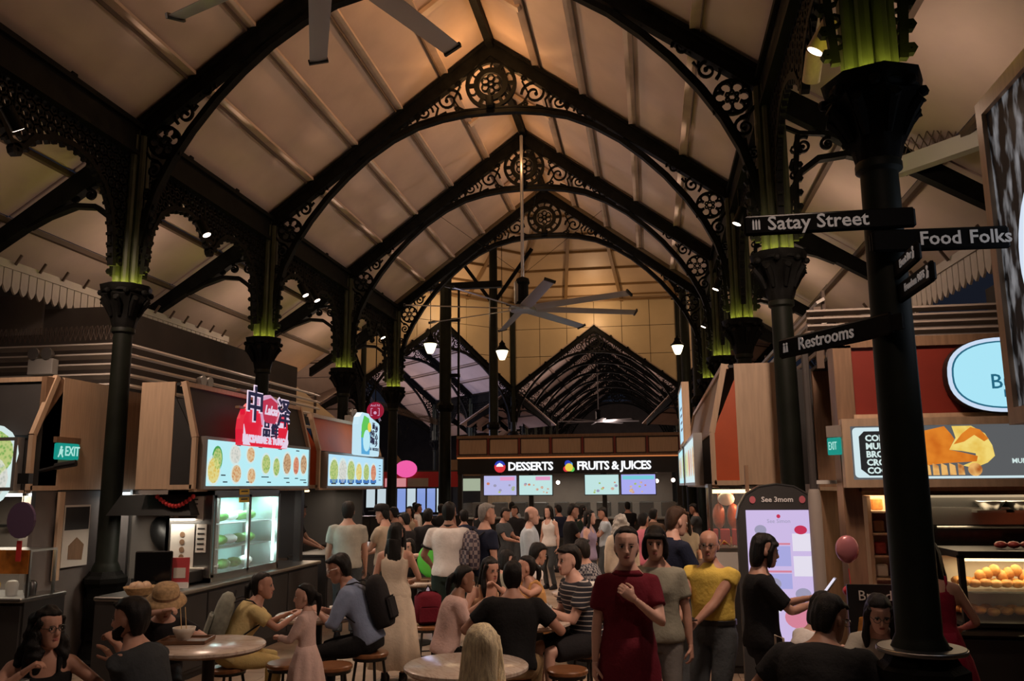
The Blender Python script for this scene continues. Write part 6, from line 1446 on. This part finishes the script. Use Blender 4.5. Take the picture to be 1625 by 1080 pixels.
s = thing('straw_hat', 'tan straw hat with a dark band on the diner eating noodles', 'hat', wpt(p, p['Mh'] @ V(0, -.02, .055)), p['o'].rotation_euler.z); s.rotation_euler = (-.35, 0, p['o'].rotation_euler.z)
MB().lathe([(.155, -.035), (.160, -.03), (.135, .0), (.103, .012), (.100, .06), (.090, .092), (.055, .11), (.001, .112)], 28, sy=1.12).build('crown_and_brim', 'wicker', s, True); MB().lathe([(.1035, .013), (.1035, .035)], 28, cap=False, sy=1.12).build('band', 'wood_brown', s)
p = person('person in yellow outfit seated with both arms stretched over the table', -3.64, 7.05, -60, 1.54, 'skin_b', ('pony', 'hair_black'), ('tee', 'c_yellow'), ('trousers', 'c_mustard'), sit=.40, lean=22, hy=-18, fem=True, la=(-.10, .52, .80), ra=(.08, .54, .80), lc=.4, rc=.4)
mat('bag_grey', (.20, .21, .17), .8, var=.25, vs=20)
backpack('grey-green backpack on the back of the person in yellow', p, 'bag_grey')
p = person('small person in a pale pink dress standing at the table', -2.74, 6.58, 84, 1.11, 'skin_c', ('pony', 'hair_black'), ('long', 'c_pinkdress'), ('skirt', 'c_pinkdress'), hy=28, hp=4, fem=True, la=(-.05, .22, .74), ra=(.06, .22, .72), lc=.8, rc=.8, build=.78, vox=.014, extra=dict(hem=.22))
p = person('person in light blue shirt and glasses seated, elbows on the table', -2.52, 7.48, 94, 1.70, 'skin_b', ('full', 'hair_black'), ('rolled', 'c_blue'), ('trousers', 'c_black'), sit=.47, lean=20, hp=18, hy=6, la=(-.08, .46, .82), ra=(.06, .46, .82), lc=.7, rc=.7, glasses='steel')
backpack('black backpack on the back of the person in the light blue shirt', p, 'c_black2', .32, .46, .17)
p = person('person in a long cream strap dress standing with back to the camera', -2.61, 8.49, 8, 1.53, 'skin_a', ('long', 'hair_black'), ('strap', 'c_cream'), ('skirt', 'c_cream'), fem=True, la=(-.20, .10, .78), ra=(.16, .24, .95), eyes=False, hy=-15, extra=dict(hem=.14), vox=.015)
_b = MB(); headrings(_b, p['Mh'], [(-.05, .088, -.03, -.12), (-.2, .10, -.05, -.14), (-.34, .105, -.06, -.15), (-.48, .06, -.07, -.14)], p['hs']); _me = voxel(_b, .010, 2, .010, 30, 1, (1, 1, .2)); _me.materials.append(MAT('hair_black')); shade(_me); link('hair_length', _me, p['o'])
p = person('person in white T-shirt with dark trim and dark green shorts, back turned', -2.40, 9.93, 2, 1.71, 'skin_d', ('buzz', 'hair_black'), ('tee', 'c_white'), ('shorts', 'c_green'), la=(-.26, .22, .98), ra=(.26, .22, .98), build=1.12, eyes=False, extra=dict(trim='c_black2'))
p = person('person in grey T-shirt standing by the orange stall, back turned', -3.94, 10.7, 20, 1.71, 'skin_a', ('short', 'hair_dark'), ('tee', 'c_greytee'), ('trousers', 'c_slate'), eyes=False, la=(-.24, .12, .86), ra=(.24, .1, .84), build=1.05)
p = person('person in beige shirt and dark cap standing, facing left', -3.62, 11.3, 78, 1.66, 'skin_a', ('short', 'hair_black'), ('tee', 'c_beige'), ('trousers', 'c_slate'), la=(-.06, .34, 1.02), ra=(.06, .32, 1.0), hp=15)
s = thing('flat_cap', 'dark cap on the person in the beige shirt', 'cap', wpt(p, p['Mh'] @ V(0, -.01, .06)), p['o'].rotation_euler.z); MB().lathe([(.094, -.02), (.098, .02), (.085, .06), (.04, .082), (.001, .085)], 20, sy=1.15).build('crown', 'c_black2', s, True); MB().prism([(-.07, -.02), (.07, -.02), (.06, .1), (0, .125), (-.06, .1)], .01, Matrix.Translation((0, .08, -.02)) @ Matrix.Rotation(-PI/2, 4, 'X') @ Matrix.Scale(1, 4)).build('visor', 'c_black2', s)
p = person('person in navy T-shirt carrying a plaid backpack', -1.98, 10.0, -48, 1.69, 'skin_a', ('short', 'hair_grey'), ('tee', 'c_navy'), ('trousers', 'c_slate'), hy=-20)
pattern('plaid_bag', lambda nt, src, b: (lambda c: (setattr(c.inputs['Scale'], 'default_value', 22), setattr(c.inputs[1], 'default_value', (.05, .04, .06, 1)), setattr(c.inputs[2], 'default_value', (.22, .18, .18, 1)), nt.links.new(src, c.inputs[0]), nt.links.new(c.outputs[0], b.inputs['Base Color'])))(nt.nodes.new('ShaderNodeTexChecker')))
backpack('grey plaid backpack on the person in the navy T-shirt', p, 'plaid_bag', .30, .44, .16)
p = person('person in pale blue long-sleeved shirt walking right', -1.60, 11.1, -84, 1.63, 'skin_c', ('bald', 'hair_buzz'), ('long', 'c_lightblue'), ('trousers', 'c_slate'))
p = person('person in black T-shirt seated at the middle table, back to the camera', -1.13, 6.78, 3, 1.68, 'skin_b', ('buzz', 'hair_black'), ('tee', 'c_black'), ('trousers', 'c_khaki'), sit=.41, lean=10, eyes=False, build=1.12, la=(-.30, .32, .80), ra=(.30, .32, .80), vox=.015)
p = person('person in pale pink top seated at the middle table, in profile', -1.78, 7.22, -66, 1.50, 'skin_d', ('pony', 'hair_black'), ('tee', 'c_pinktop'), ('trousers', 'c_black'), sit=.44, lean=12, hp=10, fem=True, la=(-.10, .38, .82), ra=(.04, .36, .80))
p = person('person in peach top eating at the middle table, facing the camera', -1.62, 8.12, -152, 1.57, 'skin_a', ('longfront', 'hair_black'), ('tank', 'c_peach'), ('trousers', 'c_black'), sit=.43, lean=14, hp=6, hy=18, fem=True, la=(-.02, .36, 1.0), ra=(.12, .32, .86), lc=.8)
p = person('person in navy and white striped T-shirt seated on a stool', -.60, 7.78, 118, 1.76, 'skin_c', ('full', 'hair_black'), ('tee', 'c_stripes'), ('shorts', 'c_black2'), sit=.46, lean=12, hp=4, hy=14, la=(-.04, .42, .84), ra=(.12, .36, .82), build=1.08, lc=.7, rc=.7)
p = person('person in orange top with a raised hand behind the middle table', -1.14, 8.45, 128, 1.50, 'skin_a', ('pony', 'hair_black'), ('tank', 'c_orange'), ('trousers', 'c_black'), sit=.43, lean=10, fem=True, hy=-20, la=(-.10, .30, .98), lc=.9)
p = person('person in white collared shirt seated behind the middle group', -1.52, 9.72, -55, 1.64, 'skin_a', ('full', 'hair_black'), ('polo', 'c_white'), ('trousers', 'c_slate'), sit=.42, lean=16, hp=16, vox=.02)
p = person('person in grey-green shirt seated behind the middle group, in profile', -1.80, 9.35, -50, 1.52, 'skin_c', ('bob', 'hair_black'), ('tee', 'c_olive'), ('trousers', 'c_slate'), sit=.42, lean=16, hp=14, vox=.02)
p = person('person in checked shirt seated behind the striped T-shirt', -.66, 10.05, 70, 1.58, 'skin_a', ('full', 'hair_dark'), ('tee', 'c_check'), ('trousers', 'c_slate'), sit=.44, lean=14, hp=8, vox=.02, la=(-.1, .36, .9), ra=(.1, .36, .9))
p = person('person in charcoal T-shirt seated opposite the checked shirt', -1.02, 10.6, -60, 1.58, 'skin_a', ('short', 'hair_dark'), ('tee', 'c_charcoal'), ('trousers', 'c_slate'), sit=.43, lean=12, vox=.02)
p = person('person in maroon polo dress standing with one hand at the chest', -.18, 5.57, 186, 1.63, 'skin_c', ('bun', 'hair_black'), ('dress', 'c_maroon'), ('skirt', 'c_maroon'), fem=True, la=(-.02, .20, 1.22), lc=.6, lpole=(-.8, -.1, -.8), lup=(0, 1, .2), build=.96, vox=.014, hv=.0062, extra=dict(hem=.30), lean=3, hy=-4)
_m = MB(); _m.loft([oval(p['tp'](.498*p['s']), V(1, 0, 0), V(0, 1, 0), .118*p['s'], .096*p['s'], n=18), oval(p['tp'](.535*p['s']), V(1, 0, 0), V(0, 1, 0), .082*p['s'], .080*p['s'], n=18)]); _m.build('collar', 'c_maroon', p['o'], True)
p = person('person in grey-green T-shirt standing behind the maroon dress', .01, 6.28, 176, 1.60, 'skin_a', ('bob', 'hair_black'), ('tee', 'c_olive'), ('trousers', 'c_greyp'), fem=True, vox=.015, hp=4, hv=.0065)
p = person('person in yellow polo shirt and glasses holding a phone', .42, 6.72, 146, 1.55, 'skin_b', ('bald', 'hair_buzz'), ('polo', 'c_polo'), ('trousers', 'c_slate'), hy=22, la=(-.02, .36, .88), ra=(.12, .32, .88), lc=.6, build=1.12, vox=.015, glasses=True, extra=dict(tuck=1))
s = thing('mobile_phone', 'black phone in the hand of the person in the yellow polo', 'phone', wpt(p, p['arms'][-1][2]+V(.0, .09, .03)), p['o'].rotation_euler.z); MB().bbox((0, 0, 0), (.075, .15, .009), .003).build('case', 'black_gloss', s); MB().bx(-.034, .034, -.07, .07, .0046, .0055).build('screen', 'black', s)
p = person('person in loose black top holding a phone before the kiosk, in profile', .72, 6.28, -88, 1.55, 'skin_a', ('bob', 'hair_black'), ('wide', 'c_black'), ('trousers', 'c_black2'), fem=True, hp=10, la=(-.05, .36, 1.12), ra=(.05, .36, 1.10), lc=.7, rc=.7, vox=.015)
s = thing('mobile_phone', 'silver phone held up before the lilac kiosk screen', 'phone', wpt(p, (0, .47, 1.20)), p['o'].rotation_euler.z); s.rotation_euler = (.9, 0, p['o'].rotation_euler.z); MB().bbox((0, 0, 0), (.072, .15, .009), .003).build('case', 'steel', s); MB().bx(-.03, .03, -.065, .065, .0046, .0055).build('screen', 'k_white', s)
s = thing('tote_bag', 'cream tote bag hanging beside the person at the kiosk', 'bag', (.80, 6.05, .42), .3); MB().bbox((0, 0, .13), (.06, .24, .30), .02).build('bag_body', 'c_cream', s); MB().tube([(0, -.08, .27), (0, -.06, .48), (0, .06, .48), (0, .08, .27)], .008, 6).build('strap', 'c_cream', s)
p = person('person in black T-shirt seated at lower right, back to the camera', .83, 4.95, -24, 1.74, 'skin_d', ('short', 'hair_black'), ('tee', 'c_black'), ('trousers', 'c_black2'), sit=.39, lean=20, hp=18, hy=-30, build=1.28, la=(-.26, .36, .82), ra=(.28, .36, .82), vox=.015, glasses=True)
p = person('person in white top seated at lower right, behind the black T-shirt', .86, 5.82, -70, 1.52, 'skin_c', ('bob', 'hair_black'), ('tee', 'c_white'), ('trousers', 'c_slate'), sit=.43, lean=16, hp=16, fem=True, ra=(.1, .34, .82), la=(-.1, .34, .82))
p = person('person in grey T-shirt and glasses seated beside the sign column', 1.42, 5.98, 166, 1.52, 'skin_c', ('longfront', 'hair_black'), ('tee', 'c_greytee'), ('trousers', 'c_slate'), sit=.43, lean=14, hp=22, hy=10, fem=True, glasses=True, la=(-.1, .34, .82), ra=(.1, .34, .82))
p = person('person in crimson dress bending at the bakery counter', 1.87, 6.30, -8, 1.50, 'skin_a', ('long', 'hair_black'), ('strap', 'c_red'), ('skirt', 'c_red'), fem=True, lean=10, eyes=False, la=(-.2, .24, .9), ra=(.2, .28, .9), extra=dict(hem=.34))
p = person('person in front of the marble table, only the back of the head in view', -.82, 4.0, 4, 1.60, 'skin_c', ('long', 'hair_blonde'), ('tee', 'c_cream'), ('trousers', 'c_slate'), sit=.40, lean=6, eyes=False, fem=True)
p = person('person in dark navy long-sleeved shirt standing by the right stall', .16, 7.85, -62, 1.70, 'skin_c', ('short', 'hair_brown'), ('long', 'c_navy'), ('trousers', 'c_slate'), hp=14, la=(-.05, .36, 1.05), ra=(.1, .34, 1.02))
p = person('stall worker in dark apron behind the orange stall counter', -5.55, 12.75, -78, 1.66, 'skin_b', ('short', 'hair_black'), ('tee', 'c_black2'), ('trousers', 'c_slate'), vox=.02, hp=14, la=(-.12, .36, 1.0), ra=(.1, .36, 1.0))
p = person('stall worker in orange gloves at the back of the noodle stall', -5.6, 10.9, -60, 1.6, 'skin_b', ('short', 'hair_black'), ('long', 'c_orange'), ('trousers', 'c_slate'), vox=.02, la=(-.1, .42, 1.08), ra=(.1, .42, 1.08))
for (x, y, l, h) in ((-3.63, 4.72, 'stool under the person in the black sleeveless top', .37), (-2.95, 4.86, 'stool under the person in the dark grey T-shirt', .37), (-3.98, 6.58, 'stool under the straw-hat diner', .38), (-3.64, 7.05, 'stool under the person in yellow', .40), (-2.52, 7.48, 'tall stool under the person in the light blue shirt', .47), (-1.13, 6.78, 'stool under the black T-shirt at the middle table', .41), (-1.78, 7.22, 'stool under the person in the pale pink top', .44), (-1.62, 8.12, 'stool under the person eating in peach', .43), (-.60, 7.78, 'stool under the striped T-shirt', .46), (-1.14, 8.45, 'stool under the person in orange', .43), (.83, 4.95, 'stool under the black T-shirt at lower right', .39), (.86, 5.82, 'stool under the person in white at lower right', .43), (1.42, 5.98, 'stool under the person beside the sign column', .43), (-1.52, 9.72, 'stool under the white collared shirt', .42), (-1.80, 9.35, 'stool under the grey-green shirt behind the group', .42), (-.66, 10.05, 'stool under the checked shirt', .44), (-1.02, 10.6, 'stool under the charcoal T-shirt', .43), (-.82, 4.0, 'stool under the person before the front marble table', .40)): stool(x, y, l, h-.005)

s = thing('backpack', 'maroon bag resting on the empty stool behind the cream dress', 'backpack', (-2.40, 9.0, .465), .4, 'bags'); MB().bbox((0, 0, .17), (.28, .16, .34), .05).build('bag_body', 'c_maroon', s, True); MB().tube([(-.05, 0, .33), (0, 0, .40), (.05, 0, .33)], .01, 6).build('grab_handle', 'c_black2', s); MB().bbox((0, -.09, .11), (.2, .03, .16), .015).build('front_pocket', 'c_maroon', s)

# ---- the crowd behind: a few builds, re-dressed copies
_proto = [
 person('person in black T-shirt in the crowd, under the fruit lettering', -1.36, 14.2, -75, 1.60, 'skin_b', ('short', 'hair_black'), ('tee', 'c_black'), ('trousers', 'c_slate'), vox=.024, hv=.010, la=(-.05, .34, 1.05), ra=(.08, .34, 1.0), eyes=False, hp=12, group='crowd in the octagon'),
 person('person in lilac sleeveless top in the crowd', -1.0, 13.3, -100, 1.52, 'skin_c', ('long', 'hair_black'), ('tank', 'c_violet'), ('trousers', 'c_slate'), vox=.024, hv=.010, fem=True, eyes=False, group='crowd in the octagon'),
 person('person in cream jacket in the crowd, back turned', -.42, 11.35, 12, 1.52, 'skin_c', ('curly', 'hair_silver'), ('long', 'c_cream'), ('trousers', 'c_greyp'), vox=.022, hv=.010, fem=True, eyes=False, group='crowd in the octagon'),
 person('person with white face mask beside the right stall row', .40, 11.6, 168, 1.54, 'skin_c', ('longfront', 'hair_dark'), ('tee', 'c_greytee'), ('trousers', 'c_slate'), vox=.024, hv=.009, fem=True, group='crowd in the octagon'),
 person('person in black eating at a table behind the long cream dress', -3.22, 11.3, 172, 1.52, 'skin_c', ('longfront', 'hair_black'), ('tee', 'c_black2'), ('trousers', 'c_slate'), sit=.42, lean=12, vox=.022, hv=.009, fem=True, la=(-.02, .28, 1.0), ra=(.14, .32, .84), lc=.8, group='crowd in the octagon'),
 person('person in dark long-sleeved jacket in the crowd, back turned', -3.45, 12.9, 10, 1.56, 'skin_b', ('short', 'hair_black'), ('long', 'c_black2'), ('trousers', 'c_slate'), vox=.024, hv=.010, eyes=False, group='crowd in the octagon'),
]
_mk = _proto[3]; _b = MB(); headrings(_b, _mk['Mh'], [(-.112, .036, .088, .05), (-.088, .052, .097, .04), (-.062, .060, .097, .03), (-.035, .066, .096, .03)], _mk['hs']); _b.build('face_mask', 'white', _mk['o'], True)
mat('balloon_green', (.10, .55, .06), .4); s = thing('green_chair_back', 'bright green rounded chair behind the white T-shirt', 'chair', (-2.88, 11.0, 0), .2); MB().ball((0, 0, .95), .20, 14, 8, sc=(1, .25, 1.1)).build('backrest', 'balloon_green', s, True); MB().bbox((0, -.2, .46), (.4, .4, .04), .015).build('seat', 'balloon_green', s); mb = MB()
for a in (-1, 1):
    for b_ in (-.36, -.03): MB().tube([(a*.17, b_, .45), (a*.19, b_, 0)], .014, 6).build('leg', 'steel', s)
MB().tube([(0, -.02, .45), (0, .01, .9)], .03, 6).build('spine', 'steel', s)
_cl = ['c_black', 'c_black2', 'c_navy', 'c_charcoal', 'c_white', 'c_pink2', 'c_greytee', 'c_beige', 'c_slate', 'c_lightblue', 'c_green', 'c_brownp']
_cn = dict(c_black='black', c_black2='black', c_navy='navy', c_charcoal='charcoal', c_white='white', c_pink2='pink', c_greytee='grey', c_beige='beige', c_slate='slate', c_lightblue='pale blue', c_green='dark green', c_brownp='brown')
_spots = [(0, -3.65, 12.4, 70, .95, 'c_black2', 'left of the white T-shirt'), (5, -3.1, 13.9, 20, .97, 'c_navy', 'behind the plaid backpack'), (0, -4.5, 14.6, 60, .97, 'c_charcoal', 'near the orange stall end'), (5, -.15, 12.6, -30, .96, 'c_pink2', 'behind the maroon dress'), (1, -1.95, 16.2, 150, 1.0, 'c_white', 'below the DESSERTS lettering'), (0, -2.65, 15.1, -110, .95, 'c_slate', 'right of the plaid backpack'), (5, -4.5, 17.9, 10, .98, 'c_black', 'below the pink peach sign'), (1, -5.1, 17.6, 170, .98, 'c_beige', 'by the octagon column'), (0, -.9, 16.3, 100, .93, 'c_lightblue', 'below the fruit logo'), (5, 0.0, 15.5, -20, .95, 'c_brownp', 'below the violet screen'), (1, .45, 14.4, 200, 1.02, 'c_greytee', 'at the far end of the right stalls'), (5, -6.1, 21.5, 30, .96, 'c_green', 'far left in the octagon'), (0, -2.1, 19.3, 40, .92, 'c_navy', 'in the middle of the octagon'), (1, -3.9, 19.0, -40, .98, 'c_charcoal', 'in front of the lilac screen'), (5, -3.4, 20.6, 0, .97, 'c_lightblue', 'at the central counter, second screen'), (0, -.6, 20.8, 10, .94, 'c_black', 'at the central counter, right half'), (1, -4.9, 20.2, 20, .97, 'c_pink2', 'left of the central counter'), (5, -5.4, 19.2, -60, .97, 'c_white', 'beside the front lantern post'), (0, .9, 18.6, 80, .94, 'c_slate', 'by the right octagon column'), (5, -2.9, 18.0, 160, .95, 'c_black2', 'in the thick of the crowd'), (1, -1.5, 18.2, -60, .98, 'c_green', 'walking through the crowd')]
for (k, x, y, f, sc, m, d) in _spots:
    src = _proto[k]['o']; c = copy_tree(src); c.location = (x, y, 0); c.rotation_euler = (0, 0, R(f)); c.scale = (sc, sc, sc)
    c['label'] = f'person in {_cn[m]} top standing {d}'
    for ch in c.children:
        if ch.name.startswith('shirt'): ch.material_slots[0].link = 'OBJECT'; ch.material_slots[0].material = MAT(m)
bpy.data.scenes.remove(_TMP)
